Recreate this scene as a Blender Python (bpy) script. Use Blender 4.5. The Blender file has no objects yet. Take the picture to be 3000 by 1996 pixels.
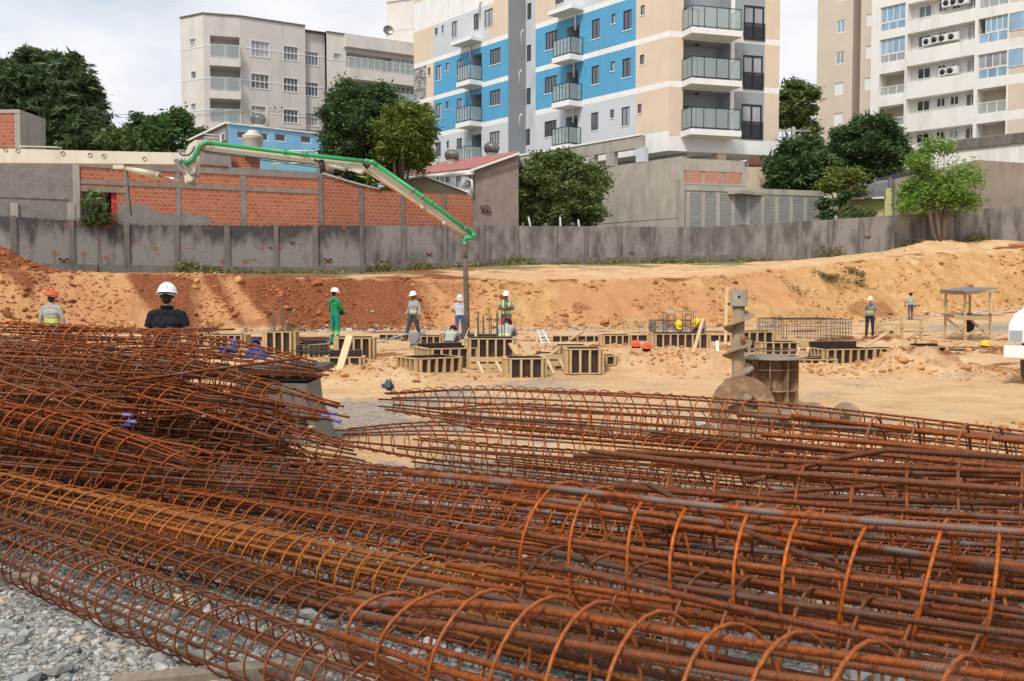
import bpy, math, random
import numpy as np
from mathutils import Vector, Matrix
R = random.Random(7)
NR = np.random.default_rng(11)
rad = math.radians
sc = bpy.context.scene
col = sc.collection
# ---------------------------------------------------------------- camera
F = 2916.7; HC = 1.66; PITCH = math.atan((998 - 854) / F)
cd = bpy.data.cameras.new('camera'); cam = bpy.data.objects.new('camera', cd); col.objects.link(cam)
cam.location = (0, 0, HC); cam.rotation_euler = (math.pi / 2 - PITCH, 0, 0)
cd.lens = 35; cd.sensor_width = 36; cd.clip_start = .1; cd.clip_end = 3000
cd.dof.use_dof = True; cd.dof.focus_distance = 14; cd.dof.aperture_fstop = 9
sc.camera = cam
# ---------------------------------------------------------------- world and sun
SUN_EL, SUN_AZ = rad(52), rad(205)     # azimuth clockwise from +Y : behind the camera, a little to the left
w = bpy.data.worlds.new("World"); sc.world = w; w.use_nodes = True
nt = w.node_tree; nt.nodes.clear()
def N(nt, t, **kw):
    n = nt.nodes.new(t)
    for k, v in kw.items(): setattr(n, k, v)
    return n
sky = N(nt, 'ShaderNodeTexSky', sky_type='NISHITA', sun_disc=False)
sky.sun_elevation = SUN_EL; sky.sun_rotation = SUN_AZ; sky.dust_density = 2.0
tc = N(nt, 'ShaderNodeTexCoord'); mp = N(nt, 'ShaderNodeMapping'); mp.inputs['Scale'].default_value = (1, 1, 2.6)
n1 = N(nt, 'ShaderNodeTexNoise'); n1.inputs['Scale'].default_value = 2.3; n1.inputs['Detail'].default_value = 7; n1.inputs['Roughness'].default_value = .55
n1.inputs['Distortion'].default_value = .3
n2 = N(nt, 'ShaderNodeTexNoise'); n2.inputs['Scale'].default_value = 4.5; n2.inputs['Detail'].default_value = 6
L = nt.links.new
L(tc.outputs['Generated'], mp.inputs[0]); L(mp.outputs[0], n1.inputs['Vector']); L(mp.outputs[0], n2.inputs['Vector'])
r1 = N(nt, 'ShaderNodeMapRange'); r1.inputs[1].default_value = .40; r1.inputs[2].default_value = .56
r1.inputs[3].default_value = .62; r1.inputs[4].default_value = 1.0
L(n1.outputs[0], r1.inputs[0])
cr = N(nt, 'ShaderNodeValToRGB'); e = cr.color_ramp.elements
e[0].position = .32; e[0].color = (4.3, 4.55, 5.1, 1); e[1].position = .62; e[1].color = (5.9, 6.0, 6.2, 1)
L(n2.outputs[0], cr.inputs[0])
mx = N(nt, 'ShaderNodeMix', data_type='RGBA'); L(r1.outputs[0], mx.inputs[0]); L(sky.outputs[0], mx.inputs[6]); L(cr.outputs[0], mx.inputs[7])
bg = N(nt, 'ShaderNodeBackground'); bg.inputs[1].default_value = .105; L(mx.outputs[2], bg.inputs[0])
wo = N(nt, 'ShaderNodeOutputWorld'); L(bg.outputs[0], wo.inputs[0])
sd = bpy.data.lights.new('sun', 'SUN'); sd.energy = 2.0; sd.angle = rad(10); sd.color = (1, .95, .88)
so = bpy.data.objects.new('sun', sd); col.objects.link(so); so.location = (-20, -30, 60)
sdir = Vector((math.sin(SUN_AZ) * math.cos(SUN_EL), math.cos(SUN_AZ) * math.cos(SUN_EL), math.sin(SUN_EL)))
so.rotation_euler = sdir.to_track_quat('Z', 'Y').to_euler()
vs = sc.view_settings; vs.view_transform = 'Standard'; vs.look = 'None'; vs.gamma = 1; vs.exposure = 0.62; vs.use_curve_mapping = False
sc.cycles.use_denoising = True; sc.cycles.max_bounces = 6; sc.cycles.diffuse_bounces = 3; sc.cycles.transparent_max_bounces = 6
try: sc.cycles.use_adaptive_sampling = True
except Exception: pass
# ---------------------------------------------------------------- projection helpers : photograph pixel (3000 x 1996) -> real position
def ray(u, v):
    cp, sp = math.cos(PITCH), math.sin(PITCH)
    a, b = u - 1500, 998 - v
    return Vector((a, F * cp + b * sp, -F * sp + b * cp))
CAM = Vector((0, 0, HC))
def P(u, v, y):
    d = ray(u, v); return CAM + d * (y / d.y)
def PZ(u, v, z):
    d = ray(u, v); return CAM + d * ((z - HC) / d.z)
# ---------------------------------------------------------------- object helpers
def tag(o, label=None, cat=None, group=None, kind=None):
    if label: o['label'] = label
    if cat: o['category'] = cat
    if group: o['group'] = group
    if kind: o['kind'] = kind
    return o
def empty(name, loc, label, cat, group=None):
    o = bpy.data.objects.new(name, None); o.empty_display_size = .3; col.objects.link(o); o.location = loc
    return tag(o, label, cat, group)
class MB:
    def __init__(s): s.v = []; s.f = []; s.m = []; s.uv = []; s.smooth = []
    def add(s, vs, fs, m=0, smooth=False, uvs=None):
        b = len(s.v); s.v += [tuple(p) for p in vs]
        for i, f in enumerate(fs):
            s.f.append([b + k for k in f]); s.m.append(m); s.smooth.append(smooth)
            s.uv.append(uvs[i] if uvs else None)
    def box(s, c, d, rz=0, m=0, M=None):
        x, y, z = [k / 2 for k in d]
        pts = [Vector((a * x, b * y, cc * z)) for cc in (-1, 1) for a, b in ((-1, -1), (1, -1), (1, 1), (-1, 1))]
        if M is None: M = Matrix.Rotation(rz, 3, 'Z')
        c = Vector(c)
        s.add([M @ p + c for p in pts], [(3, 2, 1, 0), (4, 5, 6, 7), (0, 1, 5, 4), (1, 2, 6, 5), (2, 3, 7, 6), (3, 0, 4, 7)], m)
    def bar(s, a, b, w, h, m=0, up=(0, 0, 1)):      # rectangular bar from a to b
        a, b = Vector(a), Vector(b); d = b - a; l = d.length; d.normalize()
        u = Vector(up)
        if abs(d.dot(u)) > .98: u = Vector((0, 1, 0))
        x = d.cross(u).normalized(); z = x.cross(d)
        M = Matrix((x, d, z)).transposed()
        s.box((a + b) / 2, (w, l, h), M=M, m=m)
    def tube(s, pts, r, n=8, m=0, cap=True, closed=False):
        pts = [Vector(p) for p in pts]; k = len(pts)
        rr = r if isinstance(r, (list, tuple)) else [r] * k
        tan = []
        for i in range(k):
            a = pts[i - 1] if i > 0 else pts[0]; b = pts[i + 1] if i < k - 1 else pts[-1]
            t = b - a; tan.append(t.normalized() if t.length > 1e-9 else Vector((0, 0, 1)))
        x = tan[0].orthogonal().normalized(); vs = []; L_ = 0; ls = []
        for i in range(k):
            t = tan[i]; x = x - t * x.dot(t)
            x = x.normalized() if x.length > 1e-6 else t.orthogonal().normalized()
            y = t.cross(x)
            if i: L_ += (pts[i] - pts[i - 1]).length
            ls.append(L_)
            for j in range(n):
                an = 2 * math.pi * j / n
                vs.append(pts[i] + (x * math.cos(an) + y * math.sin(an)) * rr[i])
        fs = []; uvs = []
        for i in range(k - 1):
            for j in range(n):
                j2 = (j + 1) % n
                fs.append((i * n + j, i * n + j2, (i + 1) * n + j2, (i + 1) * n + j))
                ua, ub = j / n, (j + 1) / n
                uvs.append(((ua, ls[i]), (ub, ls[i]), (ub, ls[i + 1]), (ua, ls[i + 1])))
        s.add(vs, fs, m, True, uvs)
        if cap:
            b = len(s.v) - len(vs)
            for q, rev in ((0, True), ((k - 1) * n, False)):
                f = [b + q + j for j in range(n)]
                if rev: f.reverse()
                s.f.append(f); s.m.append(m); s.smooth.append(False); s.uv.append(None)
    def lathe(s, prof, c, n=24, m=0, M=None, cap=False, a0=0, a1=2 * math.pi, sm=True):
        full = abs(a1 - a0 - 2 * math.pi) < 1e-6
        nn = n if full else n + 1
        c = Vector(c); vs = []
        for r, z in prof:
            for j in range(nn):
                a = a0 + (a1 - a0) * j / n
                p = Vector((r * math.cos(a), r * math.sin(a), z))
                if M is not None: p = M @ p
                vs.append(p + c)
        fs = []
        for i in range(len(prof) - 1):
            for j in range(n):
                j2 = (j + 1) % nn
                fs.append((i * nn + j, i * nn + j2, (i + 1) * nn + j2, (i + 1) * nn + j))
        s.add(vs, fs, m, sm)
    def prism(s, poly, d, m=0):       # polygon (list of 3-D points) extruded by vector d
        d = Vector(d); n = len(poly); a = [Vector(p) for p in poly]; b = [p + d for p in a]
        fs = [tuple(reversed(range(n))), tuple(range(n, 2 * n))] + [(i, (i + 1) % n, n + (i + 1) % n, n + i) for i in range(n)]
        s.add(a + b, fs, m)
    def arrays(s): return s
    def build(s, name, mats, parent=None, origin=None, sub=None):
        if not isinstance(mats, (list, tuple)): mats = [mats]
        off = Vector((0, 0, 0))
        if parent is not None:
            off = Vector(parent.location)
            if parent.parent is not None: off = off + Vector(parent.parent.location)
        elif origin is not None: off = Vector(origin)
        me = bpy.data.meshes.new(name)
        V = np.array(s.v, dtype=np.float64).reshape(-1, 3) if s.v else np.zeros((0, 3))
        me.from_pydata((V - np.array(off)).tolist(), [], s.f)
        for m_ in mats: me.materials.append(m_)
        me.polygons.foreach_set('material_index', s.m)
        me.polygons.foreach_set('use_smooth', s.smooth)
        uvl = me.uv_layers.new(name='UVMap').data
        buf = []
        for f, u in zip(s.f, s.uv):
            if u is not None:
                for q in u: buf += [q[0], q[1]]
            else:
                p = V[f]; a = p[1] - p[0]; b = p[2] - p[0]
                nx, ny, nz = a[1] * b[2] - a[2] * b[1], a[2] * b[0] - a[0] * b[2], a[0] * b[1] - a[1] * b[0]
                l = math.sqrt(nx * nx + ny * ny + nz * nz) or 1
                if abs(nz / l) < .75:
                    h = math.hypot(nx, ny) or 1; tx, ty = -ny / h, nx / h
                    for q in p: buf += [q[0] * tx + q[1] * ty, q[2]]
                else:
                    for q in p: buf += [q[0], q[1]]
        uvl.foreach_set('uv', buf)
        o = bpy.data.objects.new(name, me); col.objects.link(o)
        if parent is not None: o.parent = parent
        elif origin is not None: o.location = origin
        return o
def npmesh(name, V, Fc, mats, parent=None, loc=None, smooth=False, attrs=None, mi=None):
    """fast mesh from numpy: V (n,3), Fc (m,k)"""
    me = bpy.data.meshes.new(name); V = np.asarray(V, dtype=np.float32)
    if parent is not None: V = V - np.array(parent.location, dtype=np.float32)
    elif loc is not None: V = V - np.array(loc, dtype=np.float32)
    n, k = Fc.shape
    me.vertices.add(len(V)); me.vertices.foreach_set('co', V.ravel())
    me.loops.add(n * k); me.loops.foreach_set('vertex_index', Fc.astype(np.int32).ravel())
    me.polygons.add(n); me.polygons.foreach_set('loop_start', np.arange(0, n * k, k, dtype=np.int32))
    if not isinstance(mats, (list, tuple)): mats = [mats]
    for m_ in mats: me.materials.append(m_)
    me.polygons.foreach_set('use_smooth', np.full(n, smooth))
    if mi is not None: me.polygons.foreach_set('material_index', mi.astype(np.int32))
    if attrs:
        for an, (dom, arr) in attrs.items():
            a = me.attributes.new(an, 'FLOAT_COLOR', dom)
            a.data.foreach_set('color', np.ascontiguousarray(arr, dtype=np.float32).ravel())
    me.update(calc_edges=True); me.validate()
    o = bpy.data.objects.new(name, me); col.objects.link(o)
    if parent is not None: o.parent = parent
    elif loc is not None: o.location = loc
    return o
# ---------------------------------------------------------------- materials
def newmat(name):
    m = bpy.data.materials.new(name); m.use_nodes = True; t = m.node_tree
    return m, t, t.nodes['Principled BSDF'], t.links.new
def rgb(c): return (c[0], c[1], c[2], 1)
def S(h):       # sRGB hex -> linear
    v = [int(h[i:i + 2], 16) / 255 for i in (0, 2, 4)]
    return tuple((x / 12.92 if x <= .04045 else ((x + .055) / 1.055) ** 2.4) for x in v)
def mulc(c, k): return tuple(min(1, x * k) for x in c)
def coords(t, kind='Object'):
    return N(t, 'ShaderNodeTexCoord').outputs[kind]
def noise(t, l, vec, sc_, det=4, rough=.55, dist=0):
    n = N(t, 'ShaderNodeTexNoise'); n.inputs['Scale'].default_value = sc_; n.inputs['Detail'].default_value = det
    n.inputs['Roughness'].default_value = rough; n.inputs['Distortion'].default_value = dist
    if vec is not None: l(vec, n.inputs['Vector'])
    return n.outputs[0]
def ramp(t, l, fac, stops):
    c = N(t, 'ShaderNodeValToRGB'); el = c.color_ramp.elements
    while len(el) < len(stops): el.new(.5)
    for e_, (p, cc) in zip(el, stops): e_.position = p; e_.color = rgb(cc)
    l(fac, c.inputs[0]); return c.outputs[0]
def rng(t, l, x, a, b, c=0, d=1):
    n = N(t, 'ShaderNodeMapRange'); l(x, n.inputs[0])
    for i, q in enumerate((a, b, c, d)): n.inputs[i + 1].default_value = q
    return n.outputs[0]
def mixc(t, l, fac, a, b, mode='MIX'):
    n = N(t, 'ShaderNodeMix', data_type='RGBA'); n.blend_type = mode
    for k, q in ((0, fac), (6, a), (7, b)):
        if isinstance(q, (int, float)): n.inputs[k].default_value = q
        elif isinstance(q, tuple): n.inputs[k].default_value = rgb(q)
        else: l(q, n.inputs[k])
    return n.outputs[2]
def mapping(t, l, vec, scale=(1, 1, 1), loc=(0, 0, 0), rot=(0, 0, 0)):
    n = N(t, 'ShaderNodeMapping'); n.inputs['Scale'].default_value = scale; n.inputs['Location'].default_value = loc; n.inputs['Rotation'].default_value = rot
    l(vec, n.inputs[0]); return n.outputs[0]
def bump(t, l, b, h, dist=.01, st=1.0):
    n = N(t, 'ShaderNodeBump'); n.inputs['Distance'].default_value = dist; n.inputs['Strength'].default_value = st
    l(h, n.inputs['Height']); l(n.outputs[0], b.inputs['Normal']); return n
def worn(name, c, rough=.6, var=.18, scale=3.0, bmp=.002, metal=0, dirt=None, dirt_amt=.3, spec=.5, streak=False):
    """a base colour broken by two noises, optional dirt patches, fine bump"""
    m, t, b, l = newmat(name); v = coords(t)
    a = noise(t, l, v, scale, 5); f = noise(t, l, v, scale * 9, 3)
    cc = ramp(t, l, a, [(.3, mulc(c, 1 - var)), (.7, mulc(c, 1 + var * .6))])
    cc = mixc(t, l, rng(t, l, f, .3, .7, 0, var * .8), cc, mulc(c, 1 - var * 1.6))
    if dirt is not None:
        vv = mapping(t, l, v, (1, 1, .18)) if streak else v
        dd = noise(t, l, vv, scale * 1.7, 6, .65)
        cc = mixc(t, l, rng(t, l, dd, .5, .72, 0, dirt_amt), cc, dirt)
    l(cc, b.inputs['Base Color']); b.inputs['Roughness'].default_value = rough; b.inputs['Metallic'].default_value = metal
    b.inputs['Specular IOR Level'].default_value = spec
    if bmp: bump(t, l, b, f, bmp)
    return m
def plain(name, c, rough=.5, metal=0, spec=.5):
    m, t, b, l = newmat(name); b.inputs['Base Color'].default_value = rgb(c); b.inputs['Roughness'].default_value = rough
    b.inputs['Metallic'].default_value = metal; b.inputs['Specular IOR Level'].default_value = spec
    return m
def brickmat(name, c1, c2, mortar, bw=.3, bh=.19, ms=.012, over=None, over_amt=.5, over2=None, wall_h=None, sc_o=.5, bias=0.0, soot=None):
    """bricks on the metric UV; over = render or soot lying over the bricks in patches"""
    m, t, b, l = newmat(name); uv = coords(t, 'UV')
    br = N(t, 'ShaderNodeTexBrick'); l(uv, br.inputs['Vector'])
    br.inputs['Scale'].default_value = 1; br.inputs['Brick Width'].default_value = bw; br.inputs['Row Height'].default_value = bh
    br.inputs['Mortar Size'].default_value = ms; br.inputs['Mortar Smooth'].default_value = .2; br.inputs['Bias'].default_value = bias
    br.inputs['Color1'].default_value = rgb(c1); br.inputs['Color2'].default_value = rgb(c2); br.inputs['Mortar'].default_value = rgb(mortar)
    big = noise(t, l, uv, .7, 5); fine = noise(t, l, uv, 14, 4, .6)
    cc = mixc(t, l, rng(t, l, fine, .35, .75, 0, .45), br.outputs[0], mulc(c1, .62))
    cc = mixc(t, l, rng(t, l, big, .45, .7, 0, .4), cc, mulc(c2, .75))
    if over is not None:
        nn = noise(t, l, mapping(t, l, uv, (1, 1.3, 1)), sc_o, 8, .68, .3)
        oc = mixc(t, l, rng(t, l, fine, .3, .7, 0, .35), over, mulc(over, .6))
        if over2 is not None:
            n3 = noise(t, l, mapping(t, l, uv, (1, .3, 1), (7, 3, 0)), 1.2, 7, .62)
            z = N(t, 'ShaderNodeSeparateXYZ'); l(uv, z.inputs[0])
            if soot is not None:
                gz_ = N(t, 'ShaderNodeSeparateXYZ'); l(coords(t, 'Generated'), gz_.inputs[0])
                sa_ = N(t, 'ShaderNodeMath', operation='ADD'); l(n3, sa_.inputs[0]); l(rng(t, l, gz_.outputs[2], soot - .25, soot + .2, -.12, .2), sa_.inputs[1]); n3 = sa_.outputs[0]
            oc = mixc(t, l, rng(t, l, n3, .43, .62, 0, .92), oc, over2)
        oc = mixc(t, l, rng(t, l, br.outputs['Fac'], 0, 1, 0, .35), oc, mulc(over, .55))
        cc = mixc(t, l, rng(t, l, nn, over_amt - .03, over_amt + .03, 1, 0), cc, oc)
    l(cc, b.inputs['Base Color']); b.inputs['Roughness'].default_value = .92; b.inputs['Specular IOR Level'].default_value = .2
    inv = rng(t, l, br.outputs['Fac'], 0, 1, 1, 0)
    ad = N(t, 'ShaderNodeMath', operation='ADD'); l(inv, ad.inputs[0]); l(fine, ad.inputs[1])
    bump(t, l, b, ad.outputs[0], .012)
    return m
def woodmat(name, c, dark=.6, rough=.75):
    m, t, b, l = newmat(name); v = coords(t); uv = coords(t, 'UV')
    g = noise(t, l, mapping(t, l, uv, (30, 2.2, 30)), 2.0, 5, .6, .6); s_ = noise(t, l, v, 2.5, 4)
    cc = ramp(t, l, g, [(.3, mulc(c, dark)), (.62, c)])
    cc = mixc(t, l, rng(t, l, s_, .4, .75, 0, .5), cc, mulc(c, .62))
    l(cc, b.inputs['Base Color']); b.inputs['Roughness'].default_value = rough; bump(t, l, b, g, .002); return m
def glassmat(name, c, rough=.06):
    m, t, b, l = newmat(name); v = coords(t)
    n_ = noise(t, l, mapping(t, l, v, (1, 1, .4)), .9, 3)
    l(ramp(t, l, n_, [(.35, mulc(c, .6)), (.65, c)]), b.inputs['Base Color']); b.inputs['Roughness'].default_value = rough
    b.inputs['Specular IOR Level'].default_value = .8; b.inputs['Coat Weight'].default_value = .3; return m
def railmat():
    m, t, b, l = newmat('balcony_glass'); b.inputs['Base Color'].default_value = rgb(S('b4c2c2')); b.inputs['Roughness'].default_value = .08
    tr = N(t, 'ShaderNodeBsdfTransparent'); mx_ = N(t, 'ShaderNodeMixShader'); mx_.inputs[0].default_value = .34
    o = t.nodes['Material Output']; l(tr.outputs[0], mx_.inputs[1]); l(b.outputs[0], mx_.inputs[2]); l(mx_.outputs[0], o.inputs['Surface']); return m
M = {}
M['beige'] = worn('beige_render', S('d6c3ac'), .85, .07, .6, .002, dirt=S('b9a894'), dirt_amt=.22, streak=True)
M['blue'] = worn('blue_render', S('549dc4'), .8, .07, .8, .002, dirt=S('3f7f9f'), dirt_amt=.25, streak=True)
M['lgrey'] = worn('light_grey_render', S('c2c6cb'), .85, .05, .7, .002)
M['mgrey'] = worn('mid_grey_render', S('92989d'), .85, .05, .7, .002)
M['offwhite'] = worn('white_render', S('e6e5e2'), .8, .05, .8, .002, dirt=S('b6b1a8'), dirt_amt=.35, streak=True)
M['taupe'] = worn('taupe_render', S('c8c1bc'), .9, .06, .5, .002, dirt=S('8d837a'), dirt_amt=.38, streak=True)
M['taupe2'] = worn('pale_taupe_render', S('d2cbc5'), .9, .06, .5, .002, dirt=S('8d837a'), dirt_amt=.35, streak=True)
M['tower_white'] = worn('tower_white_render', S('e2dfda'), .85, .05, .5, .002, dirt=S('a9a49b'), dirt_amt=.4, streak=True)
M['tower_beige'] = worn('tower_beige_render', S('cbbdac'), .85, .06, .5, .002)
M['brown'] = worn('brown_render', S('7a5f55'), .85, .06, .5, .002)
M['skyblue'] = worn('sky_blue_render', S('84bbdd'), .8, .1, .8, .002, dirt=S('a8cfe0'), dirt_amt=.5, streak=True)
M['cyan'] = worn('cyan_render', S('8fc9dc'), .8, .06, .8)
M['concrete'] = worn('raw_concrete', S('aaa397'), .92, .16, .9, .01, dirt=S('6f695f'), dirt_amt=.55, streak=True)
M['conc_frame'] = worn('aged_concrete_frame', S('8a8279'), .92, .2, 1.6, .01, dirt=S('5f5850'), dirt_amt=.6)
M['concrete2'] = worn('weathered_concrete', S('77706a'), .92, .25, 1.4, .012, dirt=S('45413c'), dirt_amt=.75, streak=True)
M['plaster'] = worn('rough_plaster', S('8d8782'), .95, .2, 2.2, .05, dirt=S('6c6762'), dirt_amt=.6)
M['plaster_pink'] = worn('old_pinkish_plaster', S('8f7f76'), .95, .16, 1.2, .02, dirt=S('5c534d'), dirt_amt=.6, streak=True)
M['plaster_tan'] = worn('tan_plaster', S('94877a'), .95, .14, .8, .02, dirt=S('5f5a55'), dirt_amt=.5, streak=True)
M['yellow_wall'] = worn('yellow_render', S('c3bd85'), .85, .1, 1, .004, dirt=S('8d8762'), dirt_amt=.3)
M['brick'] = brickmat('orange_hollow_brick', S('ab5536'), S('c07450'), S('ab9184'), .3, .2, .028, over=S('8c857c'), over_amt=.29, sc_o=.45)
M['brick2'] = brickmat('red_hollow_brick', S('9c5038'), S('b26645'), S('a08c80'), .29, .2, .026)
M['brick_pale'] = brickmat('salmon_brick', S('bd7c65'), S('c98f77'), S('b3aaa3'), .3, .2)
M['block'] = brickmat('grey_block', S('8f8f90'), S('9c9a98'), S('857f77'), .39, .19, .012, over=S('8b8277'), over_amt=.42)
M['bwall'] = brickmat('sooty_thin_brick', S('b5603f'), S('9c6f5b'), S('6f6862'), .24, .09, .012, over=S('96918d'), over_amt=.605, over2=S('403e3e'), sc_o=1.5, soot=.74)
M['bwall2'] = brickmat('grey_washed_brick', S('b5704f'), S('8f7f75'), S('6f6862'), .24, .08, .010, over=S('99928d'), over_amt=.66, over2=S('58534f'), sc_o=1.4)
M['mosaic'] = brickmat('grey_mosaic_tile', S('55565a'), S('c9c6c0'), S('a9a49e'), .5, .16, .01)
M['roof_metal'] = worn('red_metal_roof', S('a4655a'), .6, .18, 1, .004)
M['tile'] = worn('clay_tile', S('a05f45'), .85, .3, 5, .03)
M['fibro'] = worn('grey_fibre_cement', S('7c7a78'), .9, .25, 2.5, .01, dirt=S('4c4a48'), dirt_amt=.5)
M['white_frame'] = plain('white_frame', S('dcdcda'), .45)
M['black_frame'] = plain('black_frame', S('25272b'), .4)
M['glass'] = glassmat('window_glass', S('5f656c')); M['glass_dark'] = glassmat('dark_glass', S('3c4046'))
M['glass_cur'] = glassmat('curtained_glass', S('a5a5ae'), .15); M['glass_sky'] = glassmat('painted_sky_glass', S('93b3cc'))  # sky glass: blue sky reflection put into the base colour
M['rail_glass'] = railmat(); M['shutter'] = worn('white_roller_shutter', S('dfdfde'), .6, .04)
M['metal'] = worn('galvanised_metal', S('8b8987'), .42, .18, 4, .002, metal=.6)
M['white_metal'] = plain('white_metal', S('d8d7d2'), .4)
M['wood'] = woodmat('raw_pine', S('cdae80'), .68); M['wood_new'] = woodmat('new_pine', S('d6bf92'), .85); M['wood_old'] = woodmat('grey_board', S('8e7f70'))
M['ply'] = worn('dark_film_plywood', S('35241f'), .42, .25, 2.2, .001, dirt=S('6d5a4c'), dirt_amt=.3)
M['dark'] = plain('painted_void_shade', S('16171a'), .9)  # near-black colour stands in for shade inside holes and openings
M['black_steel'] = worn('dark_rebar', S('4a4742'), .7, .3, 6, .001)
# ---------------------------------------------------------------- numpy noise
def _h(ix, iy, s):
    n = (ix * 374761393 + iy * 668265263 + s * 974711) & 0x7fffffff
    n = ((n ^ (n >> 13)) * 1274126177) & 0x7fffffff
    return ((n ^ (n >> 16)) & 0xffff) / 65535.0
def vn(x, y, s=0):
    x = np.asarray(x, float); y = np.asarray(y, float)
    ix = np.floor(x).astype(np.int64); iy = np.floor(y).astype(np.int64); fx = x - ix; fy = y - iy
    fx = fx * fx * (3 - 2 * fx); fy = fy * fy * (3 - 2 * fy)
    a = _h(ix, iy, s); b = _h(ix + 1, iy, s); c = _h(ix, iy + 1, s); d = _h(ix + 1, iy + 1, s)
    return (a + (b - a) * fx) * (1 - fy) + (c + (d - c) * fx) * fy
def fbm(x, y, s=0, o=4, g=.5):
    t = 0; a = 1; q = 0
    for i in range(o):
        t = t + a * (vn(x, y, s + i * 17) - .5); q += a; a *= g; x = x * 2.03 + 5.1; y = y * 2.03 + 1.7
    return t / q * 2
def sst(a, b, x): t = np.clip((x - a) / (b - a), 0, 1); return t * t * (3 - 2 * t)
# ---------------------------------------------------------------- terrain : columns by image bearing, profile toe / crest / wall foot
UU = [-4000, 0, 500, 1000, 1500, 2000, 2300, 2600, 3000, 6000]
TOE_D = [34, 37, 40, 42.5, 43.6, 45.7, 48, 52, 56, 60]; TOE_Z = [0, 0, 0, 0, 0, 0, .05, .15, .7, .9]
CR_D = [38, 40.5, 43, 46, 47, 50, 54.5, 57.5, 59.5, 64]; CR_Z = [2.5, 2.45, 2.45, 2.27, 2.2, 2.3, 2.9, 3.6, 4.15, 4.6]
WL_D = [50, 47.6, 51.2, 55.2, 59.6, 61.2, 61, 61.3, 62, 66]
WL_Z = [2.6, 2.6, 2.55, 2.6, 3.2, 3.4, 3.5, 4.1, 5.15, 5.6]
MOUNDS = [  # x, y, rx, ry, h, red
    (P(1930, 1085, 20.5).x, 20.6, 1.5, .7, .36, 0), (P(2140, 1085, 20).x, 20.3, 1.2, .6, .16, 0),
    (P(2715, 1080, 19.6).x, 19.8, .8, .7, .5, 1), (P(2560, 1080, 20).x, 20.6, 1.7, .8, .10, 0), (P(2850, 1080, 20).x, 20.4, 1.8, .9, .08, .6),
    (P(1060, 1120, 17).x, 18.2, 1.1, .6, .28, .3), (P(1180, 1090, 20).x, 22.6, 1.4, .8, .15, .2), (P(1800, 1000, 28).x, 27.5, 2.4, 1.2, .16, .2),
    (P(2420, 990, 30).x, 30.5, 2.2, .8, .2, .9), (P(2620, 990, 31).x, 31, 1.6, .8, .14, .7), (P(2900, 1010, 29).x, 28, 2, .8, .1, .5),
    (P(700, 1060, 23).x, 23, 2.5, 1.0, .2, .1), (P(-90, 740, 43).x, 43, 2.1, 1.8, 1.35, 2),
    (P(2745, 700, 60).x, 60.2, 2.0, 1.1, .45, 0)]
HOLES = [(P(1230, 1000, 23).x, 23.4, 1.6, .8, .15), (P(1560, 1000, 24).x, 24, 2.6, 2.4, .22), (P(1000, 1000, 26).x, 25, 1.2, 1.5, .2), (P(1850, 1000, 24).x, 23.6, 1.4, 1.6, .2), (P(2130, 1000, 24).x, 25, 1.6, 1.5, .2), (P(2650, 1000, 25).x, 24, 2.4, 1.3, .2)]
def prof(x, y):
    yy = np.maximum(y, 1.0); u = 1500 + x * F / yy
    I = lambda t: np.interp(u, UU, t)
    return yy, u, I(TOE_D), I(TOE_Z), I(CR_D), I(CR_Z), I(WL_D), I(WL_Z)
def height(x, y, detail=True):
    x = np.asarray(x, float); y = np.asarray(y, float)
    yy, u, td, tz, cdp, cz, wd, wz = prof(x, y)
    td = td + fbm(x * .35, y * .1, 3) * .9; cdp = cdp + fbm(x * .5, y * .1, 9) * .5
    z = tz * sst(td - 26, td, yy)
    t = np.clip((yy - td) / (cdp - td), 0, 1); t = t * .75 + .25 * t * t * (3 - 2 * t)
    z = np.where(yy > td, tz + (cz - tz) * t, z)
    z = np.where(yy > cdp, cz + (wz - cz) * sst(0, 1, (yy - cdp) / (wd - cdp)), z)
    z = np.where(yy > wd, wz + .02 * np.minimum(yy - wd, 40), z)
    on = sst(td - .3, td + .6, yy) * (1 - sst(cdp - .4, cdp + .4, yy))
    flat = 1 - sst(td - 2, td, yy)
    red = 0
    for (mx_, my_, rx, ry, h, r_) in MOUNDS:
        q = ((x - mx_) / rx) ** 2 + ((y - my_) / ry) ** 2
        b = np.exp(-q * .9) ; b = np.where(q < 9, b, 0)
        z = z + h * b * (1 + .5 * fbm(x * 3, y * 3, 41, 4, .6)); red = red + b * r_
    for (mx_, my_, rx, ry, h) in HOLES:
        q = ((x - mx_) / rx) ** 2 + ((y - my_) / ry) ** 2
        z = z - h * np.exp(-q ** 2) * 1.0
    if detail:
        gl = x * 1.6 + y * .25
        z = z + on * (.20 * fbm(gl * .7, y * .25, 5, 4) + .13 * fbm(x * 2.2, y * 2.2, 8, 4, .6) + .05 * np.abs(fbm(x * 7, y * 7, 12, 3)))
        mid = flat * sst(15, 21, yy) * (1 - sst(35, 40, yy))
        z = z + flat * sst(12.5, 15, yy) * (1 - sst(19, 20.5, yy)) * .018 * (sst(.55, .8, np.sin(y * 9.5 + x * .35 + fbm(x * .3, y * .3, 141, 3) * 5)) + .6 * fbm(x * 6, y * 6, 143, 3))
        z = z + on * .05 * np.sin((x + y * .3) * 7 + 5 * fbm(x * .4, y * .4, 145, 3)) * sst(0, .5, fbm(x * .3, y * .3, 147, 3))
        z = z + mid * (.03 * fbm(x * .5, y * .5, 21, 4) + .035 * fbm(x * 4, y * 4, 22, 3))
        z = z + flat * .015 * fbm(x * .6, y * .6, 2, 5, .55) + (1 - on) * (1 - flat) * .06 * fbm(x * 1.2, y * 1.6, 31, 4, .6)
        z = z + np.clip(1 - yy / 14, 0, 1) * .02 * fbm(x * 9, y * 9, 51, 3)
    return z, on, flat, red
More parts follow.
